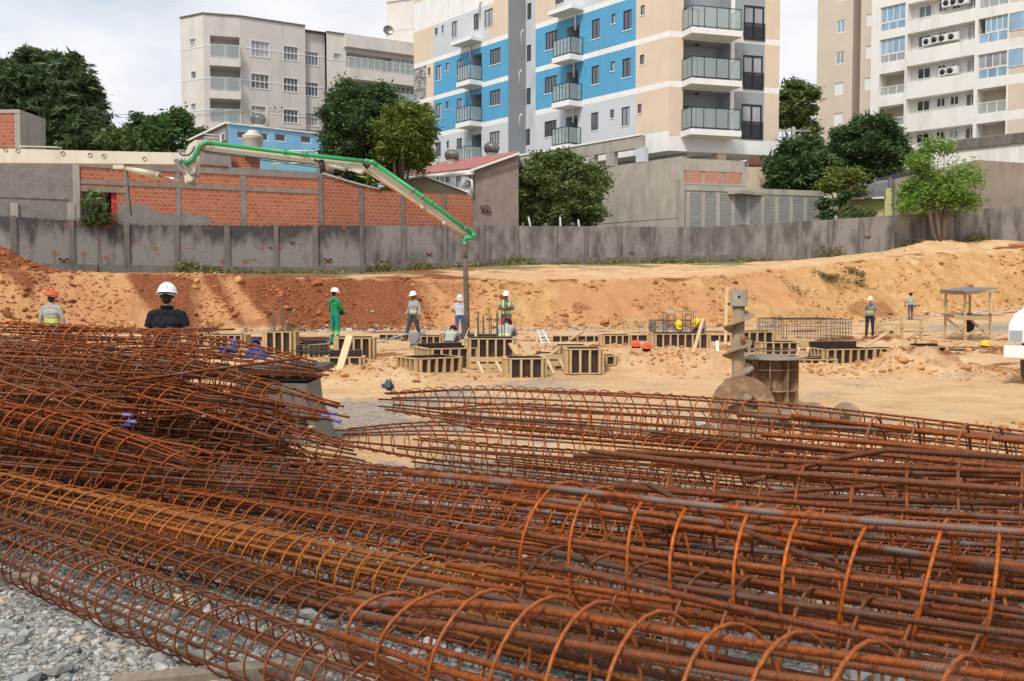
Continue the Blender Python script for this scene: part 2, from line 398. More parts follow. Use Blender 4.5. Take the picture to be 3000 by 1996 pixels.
def gz(x, y): return float(height([x], [y])[0][0])
th = np.concatenate([np.linspace(-100, -31, 40, endpoint=False), np.linspace(-31, 31, 640), np.linspace(31, 100, 41)[1:]]) * math.pi / 180
rr = np.concatenate([np.geomspace(1.2, 12, 190, endpoint=False), np.geomspace(12, 38, 170, endpoint=False), np.linspace(38, 68, 250, endpoint=False), np.geomspace(68, 900, 40)])
TH, RR_ = np.meshgrid(th, rr)
X = RR_ * np.sin(TH); Y = RR_ * np.cos(TH)
Z, ON, FLAT, RED = height(X, Y)
yy, u_, td, tz_, cdp, cz_, wd, wz_ = prof(X, Y)
V = np.stack([X, Y, Z], -1).reshape(-1, 3)
nr, nc = X.shape
ii = (np.arange(nr - 1)[:, None] * nc + np.arange(nc - 1)[None, :]).ravel()
Fq = np.stack([ii, ii + 1, ii + nc + 1, ii + nc], -1)
# soil kinds (albedo, not light): R brown soil, G crushed grey stone, B weeds, A salmon / orange
nb = fbm(X * .25 + Y * .18, Y * .3 - X * .1, 61, 5, .55)
gul = fbm((X + Y * .9) * .55, Y * .12, 66, 4, .5)
left = 1 - sst(1050, 1650, u_)
brown = ON * left * sst(-.4, .36, gul + .22 * nb + .12 + .25 * sst(.4, 1, (yy - td) / (cdp - td)) - .6 * (1 - sst(250, 420, u_)))
brown = np.maximum(brown, (1 - FLAT) * sst(-.2, .2, nb) * (1 - sst(1300, 2000, u_)) * sst(cdp - .6, cdp + .5, yy) * .8)
brown = np.maximum(brown, sst(.12, .3, fbm(X * .4, Y * .9, 71, 4)) * sst(cdp - .8, cdp, yy) * (1 - sst(cdp + .7, cdp + 1.8, yy)) * .8)
brown = np.maximum(brown, ON * sst(.28, .42, fbm(X * .35, Y * .5, 77, 4)) * .55)
brown = np.maximum(brown, np.clip(RED, 0, 1) * sst(-.3, .3, fbm(X * 2, Y * 2, 78, 3)))
brown = np.maximum(brown, FLAT * sst(20, 23, yy) * sst(.22, .35, fbm(X * .6, Y * .8, 79, 4)) * .7)
gravel = (1 - sst(8.3, 9.6, yy + 1.6 * fbm(X * .5, Y * .5, 81, 4)))
gravel = np.maximum(gravel, sst(.02, .2, fbm(X * .45, Y * .3, 83, 5, .6) + .35 * np.exp(-((X + 2.9) / 2.2) ** 2 - ((Y - 13.6) / 2.0) ** 2) - .1) * (1 - sst(19, 20.5, yy)) * (1 - sst(-.5, 3.0, X)) * .8)
gravel = np.maximum(gravel, sst(.2, .42, fbm(X * .8, Y * .8, 85, 5, .6)) * (1 - sst(17, 24, yy)) * .5)
gravel = np.maximum(gravel, np.exp(-((yy - td + .9) / .75) ** 2) * sst(-.25, .2, fbm(X * .3, Y * .5, 87, 4)) * .55)
gravel = np.maximum(gravel, np.exp(-((X - 19) / 3.5) ** 2 - ((Y - 40) / 4) ** 2) * .9)
weeds = sst(cdp + .8, wd - .3, yy) * (1 - sst(wd + 3, wd + 5, yy)) * sst(-.45, .2, fbm(X * .4, Y * .8, 91, 5, .6)) * (1 - sst(2150, 2500, u_)) * (1 - .0 * u_)
weeds = np.maximum(weeds, sst(wd - .2, wd + .5, yy) * .9)
salmon = np.clip(sst(-.3, .3, fbm(X * .3, Y * .35, 95, 4)) * (.35 + .65 * ON), 0, 1) * (1 - sst(2100, 2500, u_))
redm = np.clip(RED - 1, 0, 1)
C1 = np.stack([brown, gravel, weeds, np.ones_like(brown)], -1).reshape(-1, 4)
C2 = np.stack([salmon, redm, ON, np.ones_like(brown)], -1).reshape(-1, 4)
def soilmat():
    m, t, b, l = newmat('soil_and_stone'); v = coords(t)
    def att(n):
        a = N(t, 'ShaderNodeAttribute', attribute_name=n); s = N(t, 'ShaderNodeSeparateColor'); l(a.outputs['Color'], s.inputs[0]); return s.outputs
    a1, a2 = att('soil'), att('hue')
    f1 = noise(t, l, v, 1.3, 6, .6); f2 = noise(t, l, v, 9, 5, .65); f3 = noise(t, l, v, 55, 4, .6)
    trk = noise(t, l, mapping(t, l, v, (.35, 2.6, 1)), 1.1, 5, .6)
    sand = ramp(t, l, f1, [(.3, S('c79f70')), (.5, S('d6b287')), (.7, S('e0c198'))])
    sand = mixc(t, l, rng(t, l, trk, .48, .68, 0, .35), sand, S('bd8d64'))
    sand = mixc(t, l, rng(t, l, f2, .5, .72, 0, .3), sand, S('a97c54'))
    bank = ramp(t, l, f1, [(.3, S('b68b58')), (.55, S('c89e6b')), (.72, S('d3b082'))])
    bank = mixc(t, l, rng(t, l, f2, .48, .7, 0, .4), bank, S('976d45'))
    sand = mixc(t, l, a2[2], sand, bank)
    sal = ramp(t, l, f2, [(.3, S('a8704c')), (.6, S('c58c68')), (.75, S('d0a083'))])
    sand = mixc(t, l, rng(t, l, a2[0], 0, 1, 0, .6), sand, sal)
    br = ramp(t, l, f2, [(.3, S('6b3f27')), (.55, S('8c5537')), (.75, S('a9704b'))])
    br = mixc(t, l, a2[1], br, ramp(t, l, f2, [(.3, S('8c3f1c')), (.7, S('b5622f'))]))
    c = mixc(t, l, rng(t, l, a1[0], .25, .75), sand, br)
    vo = N(t, 'ShaderNodeTexVoronoi'); vo.inputs['Scale'].default_value = 26; l(v, vo.inputs['Vector'])
    vo.inputs['Randomness'].default_value = 1
    sv = N(t, 'ShaderNodeSeparateColor'); l(vo.outputs['Color'], sv.inputs[0])
    gr = ramp(t, l, sv.outputs[0], [(0, S('6c6b67')), (.5, S('94938f')), (1, S('bdbbb5'))])
    gr = mixc(t, l, rng(t, l, f3, .4, .7, 0, .5), gr, S('6f6d68'))
    gr = mixc(t, l, rng(t, l, f1, .45, .7, 0, .35), gr, S('9c8f7c'))
    gm = N(t, 'ShaderNodeMath', operation='ADD'); l(a1[1], gm.inputs[0]); l(rng(t, l, f2, .3, .7, -.35, .35), gm.inputs[1])
    c = mixc(t, l, rng(t, l, gm.outputs[0], .25, 1.0), c, gr)
    we = ramp(t, l, f2, [(.3, S('4e5230')), (.5, S('7c7550')), (.72, S('8f8763'))])
    wm = N(t, 'ShaderNodeMath', operation='ADD'); l(a1[2], wm.inputs[0]); l(rng(t, l, f2, .3, .7, -.35, .35), wm.inputs[1])
    c = mixc(t, l, rng(t, l, wm.outputs[0], .4, .7), c, we)
    l(c, b.inputs['Base Color']); b.inputs['Roughness'].default_value = .95; b.inputs['Specular IOR Level'].default_value = .15
    ad = N(t, 'ShaderNodeMath', operation='MULTIPLY_ADD'); l(f2, ad.inputs[0]); ad.inputs[1].default_value = 3.5; l(f3, ad.inputs[2])
    ad2 = N(t, 'ShaderNodeMath', operation='MULTIPLY_ADD'); l(vo.outputs['Distance'], ad2.inputs[0]); l(rng(t, l, a1[1], 0, 1, 0, -1.5), ad2.inputs[1]); l(ad.outputs[0], ad2.inputs[2])
    bump(t, l, b, ad2.outputs[0], .022); return m
M['soil'] = soilmat()
g = npmesh('ground', V, Fq, M['soil'], smooth=True, attrs={'soil': ('POINT', C1), 'hue': ('POINT', C2)})
tag(g, kind='structure')
del V, Fq, C1, C2
# ---------------------------------------------------------------- stones
def ico():
    import bmesh
    bm = bmesh.new(); bmesh.ops.create_icosphere(bm, subdivisions=1, radius=1)
    v = np.array([p.co[:] for p in bm.verts]); f = np.array([[q.index for q in x.verts] for x in bm.faces]); bm.free(); return v, f
IV, IF = ico()
def rocks(name, pts, size, mat, sink=.25, flat=.65, colr=None):
    n = len(pts); q = len(IV)
    sc3 = size[:, None] * NR.uniform(.6, 1.25, (n, 3)); sc3[:, 2] *= flat
    a = NR.uniform(0, 2 * np.pi, n); b = NR.uniform(-.6, .6, n)
    jit = NR.uniform(.72, 1.2, (n, q, 1))
    vv = IV[None] * jit * sc3[:, None, :]
    cb, sb = np.cos(b)[:, None], np.sin(b)[:, None]
    y2 = vv[..., 1] * cb - vv[..., 2] * sb; z2 = vv[..., 1] * sb + vv[..., 2] * cb
    ca, sa = np.cos(a)[:, None], np.sin(a)[:, None]
    x3 = vv[..., 0] * ca - y2 * sa; y3 = vv[..., 0] * sa + y2 * ca
    vv = np.stack([x3, y3, z2], -1) + pts[:, None, :]
    vv[..., 2] += (size * flat * (1 - sink * 2))[:, None] * .6
    ff = IF[None] + (np.arange(n) * q)[:, None, None]
    c = NR.uniform(0, 1, (n, 1)); c = np.repeat(np.concatenate([c, NR.uniform(0, 1, (n, 1)), c * 0, c * 0 + 1], 1), q, 0)
    return npmesh(name, vv.reshape(-1, 3), ff.reshape(-1, 3), mat, attrs={'tint': ('POINT', c)})
def stonemat(name, stops, dust):
    m, t, b, l = newmat(name); v = coords(t)
    a = N(t, 'ShaderNodeAttribute', attribute_name='tint'); s = N(t, 'ShaderNodeSeparateColor'); l(a.outputs['Color'], s.inputs[0])
    c = ramp(t, l, s.outputs[0], stops); f = noise(t, l, v, 40, 4, .65)
    c = mixc(t, l, rng(t, l, f, .35, .7, 0, .5), c, dust); l(c, b.inputs['Base Color'])
    b.inputs['Roughness'].default_value = .85; b.inputs['Specular IOR Level'].default_value = .3; bump(t, l, b, f, .006); return m
M['stone'] = stonemat('crushed_stone', [(0, S('6f706e')), (.5, S('9a9996')), (.9, S('c0beb8')), (1, S('b8a589'))], S('8b877f'))
M['clod'] = stonemat('clay_clod', [(0, S('8f5c36')), (.5, S('bd8850')), (1, S('cf9f6c'))], S('9b6b40'))
M['clod_red'] = stonemat('red_clay_clod', [(0, S('6b3a22')), (.5, S('955a36')), (1, S('b57448'))], S('80492d'))
def zof(x, y): return height(x, y)[0]
n = 90000
y = 2.9 + (10.2 - 2.9) * NR.random(n) ** 1.35; x = NR.uniform(-1, 1, n) * (y * .60 + .4)
keep = NR.random(n) < (1 - sst(8.0, 10.2, y + 1.6 * fbm(x * .5, y * .5, 81, 4))); x, y = x[keep], y[keep]
sz = NR.lognormal(np.log(.0088), .5, len(x)); big = NR.random(len(x)) < .008; sz[big] *= 3.4; sz = np.minimum(sz, .075)
tag(rocks('gravel', np.stack([x, y, zof(x, y)], 1), sz, M['stone']), 'loose crushed grey stone covering the ground under and around the rebar cages', 'gravel', kind='stuff')
# toe rubble, grey stones
n = 1300; u = NR.uniform(700, 3000, n); tdn = np.interp(u, UU, TOE_D); y = tdn - .9 + NR.normal(0, .7, n); x = (u - 1500) * y / F
tag(rocks('rubble', np.stack([x, y, zof(x, y)], 1), NR.lognormal(np.log(.045), .5, n), M['stone']), 'grey stone rubble strewn along the foot of the dirt bank', 'rubble', kind='stuff')
n = 13000; u = NR.uniform(-60, 3060, n); tdn = np.interp(u, UU, TOE_D); cdn = np.interp(u, UU, CR_D)
t = NR.random(n) ** 1.7; y = tdn + (cdn - tdn) * (t * 1.1 - .12); x = (u - 1500) * y / F
k = fbm(x * .8, y * .6, 101, 4) > -.12; x, y, u = x[k], y[k], u[k]
sz = np.minimum(NR.lognormal(np.log(.036), .65, len(x)), .26)
rd = (u < 1300) & (fbm((x + y * .9) * .55, y * .12, 66, 4, .5) > -.15)
p = np.stack([x, y, zof(x, y)], 1)
tag(rocks('dirt_clods', p[~rd], sz[~rd], M['clod']), 'loose tan clay clods scattered down the dirt bank', 'dirt clods', kind='stuff')
tag(rocks('red_dirt_clods', p[rd], sz[rd], M['clod_red']), 'loose red-brown clods scattered over the left bank', 'dirt clods', kind='stuff')
px_ = []; 
for (mx_, my_, rx, ry, h, r_) in MOUNDS:
    n = int(160 * rx); px_.append(np.stack([NR.normal(mx_, rx * .8, n), NR.normal(my_, ry * .8, n)], 1))
n = 4500; yv = NR.uniform(18.5, 36, n); px_.append(np.stack([NR.uniform(-.55, .6, n) * yv, yv], 1)[fbm(NR.random(n), yv, 1) > -2])
n = 900; yv = NR.uniform(9.6, 12.5, n); px_.append(np.stack([NR.uniform(1.5, 6.5, n), yv], 1))
pp = np.concatenate(px_); x, y = pp[:, 0], pp[:, 1]
k = (fbm(x * .6, y * .6, 111, 4) > -.1) | (y < 13); x, y = x[k], y[k]
sz = np.minimum(NR.lognormal(np.log(.028), .5, len(x)), .12)
tag(rocks('pit_clods', np.stack([x, y, zof(x, y)], 1), sz, M['clod']), 'small sandy clods strewn over the pit floor and spoil heaps', 'dirt clods', kind='stuff')
n = 420; x = NR.normal(P(-90, 740, 43).x, 1.9, n); y = NR.normal(42.6, 1.3, n)
tag(rocks('red_pile_clods', np.stack([x, y, zof(x, y)], 1), np.minimum(NR.lognormal(np.log(.085), .5, n), .25), M['clod_red']), 'coarse bright red clods on the soil heap at the far left', 'dirt clods', kind='stuff')
# ---------------------------------------------------------------- facades
class Fac:
    """vertical plane through world point O (x,y) with horizontal direction D; outward normal towards the camera"""
    def __init__(s, O, D):
        s.O = Vector((O[0], O[1], 0)); s.D = Vector((D[0], D[1], 0)).normalized(); n = Vector((s.D.y, -s.D.x, 0))
        if n.dot(CAM - s.O) < 0: n = -n
        s.n = n
    def sz(s, u, v):
        d = ray(u, v); t = (s.O - CAM).dot(s.n) / d.dot(s.n); p = CAM + d * t
        return (p - s.O).dot(s.D), p.z
    def W(s, a, z, o=0): return s.O + s.D * a + s.n * o + Vector((0, 0, z))
    def rect(s, u0, v0, u1, v1):
        um = (u0 + u1) / 2
        a = sorted((s.sz(u0, (v0 + v1) / 2)[0], s.sz(u1, (v0 + v1) / 2)[0])); z = sorted((s.sz(um, v0)[1], s.sz(um, v1)[1]))
        return [a[0], z[0], a[1], z[1]]
    def box(s, mb, a0, z0, a1, z1, o0, o1, m=0):
        c = [s.W(a, z, o) for o in (o0, o1) for a, z in ((a0, z0), (a1, z0), (a1, z1), (a0, z1))]
        f = [(0, 3, 2, 1), (4, 5, 6, 7), (0, 1, 5, 4), (1, 2, 6, 5), (2, 3, 7, 6), (3, 0, 4, 7)]
        if (c[1] - c[0]).cross(c[3] - c[0]).dot(s.n) < 0: f = [tuple(reversed(q)) for q in f]
        mb.add(c, f, m)
    def wall(s, mb, a0, z0, a1, z1, holes, colf, extra_a=(), extra_z=(), depth=.16, jm=0, off=0, back=None):
        A = sorted({a0, a1, *[h[0] for h in holes], *[h[2] for h in holes], *extra_a}); A = [a for a in A if a0 - 1e-6 <= a <= a1 + 1e-6]
        Zs = sorted({z0, z1, *[h[1] for h in holes], *[h[3] for h in holes], *extra_z}); Zs = [z for z in Zs if z0 - 1e-6 <= z <= z1 + 1e-6]
        flip = (s.D.cross(Vector((0, 0, 1)))).dot(s.n) < 0
        for i in range(len(A) - 1):
            for j in range(len(Zs) - 1):
                am, zm = (A[i] + A[i + 1]) / 2, (Zs[j] + Zs[j + 1]) / 2
                if any(h[0] < am < h[2] and h[1] < zm < h[3] for h in holes): continue
                q = [s.W(A[i], Zs[j], off), s.W(A[i + 1], Zs[j], off), s.W(A[i + 1], Zs[j + 1], off), s.W(A[i], Zs[j + 1], off)]
                f = (0, 1, 2, 3) if not flip else (3, 2, 1, 0)
                mb.add(q, [f], colf(am, zm))
        for h in holes:
            dp = h[4] if len(h) > 4 else depth
            c = colf((h[0] + h[2]) / 2, h[1] - .05) if len(h) < 6 else h[5]
            b = [(h[0], h[1]), (h[2], h[1]), (h[2], h[3]), (h[0], h[3])]
            for k in range(4):
                p, q = b[k], b[(k + 1) % 4]
                mb.add([s.W(*p, off), s.W(*q, off), s.W(*q, off - dp), s.W(*p, off - dp)], [(0, 1, 2, 3)], c)
def window(fc, parent, r, o=-.1, frame='black_frame', glass='glass', nx=2, fw=.05, nz=1, name='window', sill=None, sillm='white_frame'):
    a0, z0, a1, z1 = r[:4]; mb = MB(); w_ = a1 - a0
    fw = min(fw, w_ * .16)
    fc.box(mb, a0, z0, a1, z0 + fw, o, o + .05); fc.box(mb, a0, z1 - fw, a1, z1, o, o + .05)
    fc.box(mb, a0, z0 + fw, a0 + fw, z1 - fw, o, o + .05); fc.box(mb, a1 - fw, z0 + fw, a1, z1 - fw, o, o + .05)
    for k in range(1, nx):
        x = a0 + w_ * k / nx; fc.box(mb, x - fw * .55, z0 + fw, x + fw * .55, z1 - fw, o - .002, o + .045)
    for k in range(1, nz):
        x = z0 + (z1 - z0) * k / nz; fc.box(mb, a0 + fw, x - fw * .4, a1 - fw, x + fw * .4, o - .004, o + .04)
    f = mb.build(name, M[frame], parent)
    g_ = MB(); fc.box(g_, a0 + fw * .5, z0 + fw * .5, a1 - fw * .5, z1 - fw * .5, o + .005, o + .022); g_.build('pane', M[glass], f)
    if sill is not None:
        q = MB(); fc.box(q, a0 - .06, z0 - .07, a1 + .06, z0 - .003, -.05, sill); q.build('sill', M[sillm], f)
    return f
def trim(fc, parent, r, t=.12, m='white_frame', name='window_surround'):
    a0, z0, a1, z1 = r[:4]; mb = MB()
    for q in ((a0 - t, z0 - t, a1 + t, z0), (a0 - t, z1, a1 + t, z1 + t), (a0 - t, z0, a0, z1), (a1, z0, a1 + t, z1)): fc.box(mb, *q, .0, .03)
    return mb
def balcony(fc, parent, r, zs, zt, out, slabm, railm='black_frame', posts=4, ins=.06, zr=1.0, glass='rail_glass', near_open=False):
    """slab projecting from the facade between r=(a0,a1) with its rail in front"""
    a0, a1 = r; mb = MB(); fc.box(mb, a0, zs, a1, zt, -.02, out); sl = mb.build('balcony', M[slabm], parent)
    f = MB(); o = out - ins; b = .045
    fc.box(f, a0 + ins, zt + zr - .05, a1 - ins, zt + zr, o - b, o)
    fc.box(f, a0 + ins, zt + .08, a1 - ins, zt + .12, o - b, o)
    for k in range(posts):
        x = a0 + ins + (a1 - a0 - 2 * ins - b) * k / (posts - 1); fc.box(f, x, zt + .004, x + b, zt + zr - .052, o - b, o - .002)
    for a in (a0 + ins, a1 - ins - b):
        fc.box(f, a + .002, zt + zr - .05, a + b - .002, zt + zr, .02, o - b - .002)
        fc.box(f, a + .002, zt + .08, a + b - .002, zt + .12, .02, o - b - .002)
        fc.box(f, a + .002, zt + .004, a + b - .002, zt + zr - .052, .02, .06)
    f.build('railing', M[railm], sl)
    q = MB(); fc.box(q, a0 + ins + b + .01, zt + .14, a1 - ins - b - .01, zt + zr - .07, o - b * .7, o - b * .4)
    for a in (a0 + ins + .012, a1 - ins - b + .012): fc.box(q, a, zt + .14, a + .014, zt + zr - .07, .08, o - b - .03)
    q.build('glass_panel', M[glass], sl)
    return sl
# ---------------------------------------------------------------- land behind the wall is part of the ground sheet
# ================================================================ blue and beige apartment block
D0 = 70.0
Cc = P(1959, 400, D0); K = D0 / 58
dirL = Vector((-.617, .787)); FL = Fac((Cc.x, Cc.y), dirL)
e2 = P(2282, 134, 60.2 * K); FR = Fac((Cc.x, Cc.y), (e2.x - Cc.x, e2.y - Cc.y))
zb = [FL.sz(1958.5, v)[1] for v in (400, 253, 107)]; fh = zb[1] - zb[0]
ZB = [zb[0] + .02, zb[1], zb[2], zb[2] + fh, zb[2] + 2 * fh, zb[2] + 3 * fh]     # bands
def z3(x0, y0, x1, y1): return (1200 + x0 / 2.613, y0 / 2.613, 1200 + x1 / 2.613, y1 / 2.613)
def z4(x0, y0, x1, y1): return (1800 + x0 / 2.613, y0 / 2.613, 1800 + x1 / 2.613, y1 / 2.613)
B = empty('apartment_building', (Cc.x, Cc.y, 3), 'tall new apartment block in blue, beige and grey render with glass balconies', 'building', 'apartment buildings behind the site')
sL = lambda u, v=230: FL.sz(u, v)[0]
s_end = sL(1213, 300); s_rl = sL(1489); s_rr = sL(1569); s_bei = sL(1862); s_mos = sL(1249, 300); s_blu = sL(1271, 300); s_ub = sL(1432, 150); s_uw = sL(1447, 100)
ztop = ZB[5] + 1.2; bh_ = .38
mats_b = [M[k] for k in ('beige', 'blue', 'lgrey', 'mgrey', 'offwhite', 'mosaic')]
def colL(a, z):
    for zb_ in ZB[:4]:
        if zb_ - .02 <= z <= zb_ + bh_ and not (s_rl > a > s_rr): return 4
    if a < s_rr:     # right block
        if a < s_bei: return 0
        if ZB[1] < z < ZB[3]: return 1
        if z < ZB[1]: return 2
        return 0 if a > sL(1642) else 2
    if z < ZB[1]: return 2 if a < s_blu else 0
    if z < ZB[3]: return 1 if a < s_blu else (0 if a < s_mos else 5)
    if z < ZB[4] - .1: return 0 if (a > s_blu or a < s_ub) else 2
    if a < s_uw: return 0
    return 4 if z < ZB[5] - .9 else 0
winsL = [('r', z3(*q), n_) for q, n_ in (
    ((1040, 240, 1135, 375), 4), ((1395, 148, 1457, 295), 2), ((1547, 108, 1577, 180), 1), ((1635, 78, 1700, 228), 2), ((1768, 42, 1800, 115), 1),
    ((1035, 585, 1130, 710), 4), ((1393, 505, 1450, 645), 2), ((1540, 472, 1572, 542), 1), ((1628, 448, 1692, 592), 2), ((1762, 420, 1795, 492), 1),
    ((1032, 925, 1125, 1045), 4), ((1388, 862, 1445, 998), 2), ((1535, 840, 1565, 905), 1), ((1622, 820, 1685, 962), 2), ((1745, 798, 1775, 868), 1), ((1115, -60, 1180, 30), 3),
    ((203, 500, 243, 615), 2), ((278, 482, 300, 540), 1), ((362, 457, 406, 577), 2), ((615, 372, 697, 492), 4),
    ((203, 793, 243, 907), 2), ((278, 778, 298, 835), 1), ((362, 757, 403, 872), 2), ((614, 690, 695, 805), 4),
    ((200, 1088, 240, 1200), 2), ((282, 1080, 302, 1135), 1), ((360, 1060, 402, 1170), 2), ((612, 1008, 690, 1110), 4),
    ((193, 215, 215, 270), 1), ((245, 195, 263, 253), 1), ((322, 165, 365, 285), 2), ((490, 105, 530, 232), 2), ((572, 72, 636, 205), 2),
    ((140, 520, 160, 578), 1), ((140, 812, 158, 865), 1))]
rw = [(FL.rect(*q), n_) for _, q, n_ in winsL]
doorsL = [FL.rect(*z3(*q)) for q in ((1205, 200, 1300, 450), (1202, 545, 1292, 795), (1195, 892, 1286, 1125), (482, 415, 553, 632), (478, 722, 552, 945), (476, 1030, 550, 1250))]
hol = [r for r, _ in rw]
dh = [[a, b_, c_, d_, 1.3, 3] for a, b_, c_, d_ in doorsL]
mb = MB(); ea = (s_rl, s_rr, s_bei, s_mos, s_blu, s_ub, s_uw, sL(1642)); ez = [k for zz in ZB for k in (zz - .02, zz + bh_)] + [ZB[4] - .1, ZB[5] - .9]
FL.wall(mb, 0, ZB[0], s_rr, ztop, [h for h in hol + dh if h[0] < s_rr], colL, ea, ez)
FL.wall(mb, s_rl, 3.0, s_end, ztop, [h for h in hol + dh if h[0] > s_rl - .1], colL, ea, ez)
# recess between the two blocks
best = None
for q in np.arange(.5, 9, .05):
    p = FL.W(s_rl, 15, -q); uu = 1500 + p.x * F / p.y
    if uu >= 1539: best = q; break
dp = best or 3
FLr = Fac((FL.W(0, 0, -dp).x, FL.W(0, 0, -dp).y), dirL)
rwin = [FLr.rect(*z3(*q)) for q in ((900, 25, 932, 150), (896, 345, 930, 470), (893, 675, 927, 800), (890, 988, 922, 1112))]
FLr.wall(mb, s_rr - .5, 3.0, s_rl, ztop, rwin, lambda a, z: 2)
for a, c_ in ((s_rl, 3), (s_rr, 2)):  # far side wall: shade of the angled face put in as darker grey
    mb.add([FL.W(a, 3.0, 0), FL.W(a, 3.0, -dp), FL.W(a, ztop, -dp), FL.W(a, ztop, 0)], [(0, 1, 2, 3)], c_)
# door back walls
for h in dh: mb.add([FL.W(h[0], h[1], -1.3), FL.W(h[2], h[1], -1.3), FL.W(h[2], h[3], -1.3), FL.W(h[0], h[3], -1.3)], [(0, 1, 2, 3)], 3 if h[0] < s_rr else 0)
# right facade
def colR(a, z):
    for zb_ in ZB[1:4]:
        if zb_ - .02 <= z <= zb_ + bh_: return 4
    if z < ZB[0] + .02: return 4
    if a < a_b1: return 0
    if a < a_b2: return 2
    if a < a_p: return 4
    if a < a_g: return 3
    return 0
sR = lambda x: FR.sz(1800 + x / 2.613, 250)[0]
a_b1, a_b2, a_p, a_g, a_e = sR(525), sR(888), sR(918), sR(1147), sR(1262)
ezR = [k for zz in ZB for k in (zz - .02, zz + bh_)] + [ZB[0] + .02]
bays = [FR.rect(*z4(525, t0, 888, t1)) for t0, t1 in ((-90, 285), (315, 668), (690, 1045))]
for b_ in bays: b_[0], b_[2] = a_b1, a_b2
zl = [ZB[3], ZB[2], ZB[1]]
for k, b_ in enumerate(bays): b_[1] = [ZB[2], ZB[1], ZB[0]][k] + bh_; b_[3] = zl[k] - .15 if k else ztop - 2
dR = [FR.rect(*z4(*q)) for q in ((990, 45, 1150, 312), (983, 425, 1140, 688), (972, 800, 1132, 1063))]
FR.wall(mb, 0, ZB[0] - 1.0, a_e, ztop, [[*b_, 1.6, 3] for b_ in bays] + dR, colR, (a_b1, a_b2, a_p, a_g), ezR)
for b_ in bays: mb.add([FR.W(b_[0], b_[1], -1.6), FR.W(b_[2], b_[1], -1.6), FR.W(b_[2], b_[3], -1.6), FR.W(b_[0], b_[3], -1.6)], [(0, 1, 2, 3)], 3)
# lower edge, underside and hidden sides so the block is solid
bk = FR.W(a_e, 0, 0) + Vector((dirL.x, dirL.y, 0)) * s_end; e3 = FL.W(s_end, 0)
zz0 = ZB[0] - 1.0
mb.add([FR.W(a_e, zz0), FR.W(a_e, ztop), Vector((bk.x, bk.y, ztop)), Vector((bk.x, bk.y, zz0))], [(0, 1, 2, 3)], 0)
mb.add([Vector((bk.x, bk.y, zz0)), Vector((bk.x, bk.y, ztop)), Vector((e3.x, e3.y, ztop)), Vector((e3.x, e3.y, zz0))], [(0, 1, 2, 3)], 0)
mb.add([FL.W(0, ztop), FR.W(a_e, ztop), Vector((bk.x, bk.y, ztop)), Vector((e3.x, e3.y, ztop))], [(0, 1, 2, 3)], 2)
mb.add([FL.W(0, zz0 + .005), FR.W(a_e, zz0 + .005), Vector((bk.x, bk.y, zz0 + .005)), Vector((e3.x, e3.y, zz0 + .005))], [(0, 1, 2, 3)], 4)
mb.add([FL.W(0, zz0), FL.W(s_rr, zz0), FL.W(s_rr, ZB[0]), FL.W(0, ZB[0])], [(0, 1, 2, 3)], 4)
mb.build('wall', mats_b, B)
for r, n_ in rw: window(FL, B, r, nx=n_, glass='glass' if R.random() < .5 else 'glass_cur', fw=.07, sill=.04, sillm='offwhite')
for r in rwin: window(FLr, B, r, nx=2, frame='lgrey' if False else 'black_frame', fw=.05)
for k, h in enumerate(dh):
    a0, a1 = h[0], h[2]; ex = (a1 - a0)
    zs = h[1] - .45
    if k in (2, 5): zs = h[1] - .2
    lo, hi = (a0 - ex * .34, a1 + ex * .16) if k < 3 else (a0 - .1, a1 + ex * .42)
    balcony(FL, B, (lo, hi), h[1] - .4, h[1], 1.35, 'offwhite', posts=6, zr=1.35)
    dmb = MB(); FL.box(dmb, a0 + .25 * ex, h[1] + .02, a1 - .05, h[3] - .5, -1.28, -1.22); dd = dmb.build('balcony_door', M['black_frame'], B)
    g_ = MB(); FL.box(g_, a0 + .32 * ex, h[1] + .2, a1 - .15, h[3] - .62, -1.215, -1.2); g_.build('pane', M['glass_dark'], dd)
for (q, ) in (((1145, 80, 1335, 130),), ((400, 320, 555, 360),)):
    r = FL.rect(*z3(*q)); mb = MB(); FL.box(mb, r[0], r[1] + .2, r[2], r[1] + .5, 0.002, 1.2); mb.build('canopy', M['offwhite'], B)
for k, b_ in enumerate(bays):
    balcony(FR, B, (a_b1 - .15, a_b2 + .05), b_[1] - .42, b_[1] - .02, 1.5, 'offwhite', posts=5, zr=1.5)
    dr = FR.rect(*z4(*((565, 8, 727, 270), (555, 395, 717, 650), (548, 775, 710, 1035))[k])); sh = .9
    r = [max(a_b1 + .1, dr[0]), b_[1] + .02, dr[2], dr[3] - .1]
    window(FR, B, r, o=-1.55, nx=2, fw=.12, glass='glass_cur', name='balcony_door')
    lt = MB(); lt.lathe([(0, 0), (.16, .02), (.16, .1), (0, .12)], FR.W(a_b1 + 1.5, b_[3] - .15, -.8), 10); lt.build('ceiling_lamp', M['black_frame'], B)
for r in dR:
    window(FR, B, r, nx=2, fw=.14, glass='glass_cur', name='french_window')
    f = MB(); zt_ = r[1] + (r[3] - r[1]) * .5
    FR.box(f, r[0] - .02, zt_ - .06, r[2] + .02, zt_, .03, .09); FR.box(f, r[0] - .02, r[1], r[2] + .02, r[1] + .06, .03, .09)
    nb_ = 16
    for k in range(nb_ + 1):
        x = r[0] + (r[2] - r[0] - .04) * k / nb_; FR.box(f, x, r[1] + .062, x + .045, zt_ - .062, .04, .08)
    f.build('guard_rail', M['black_frame'], B)
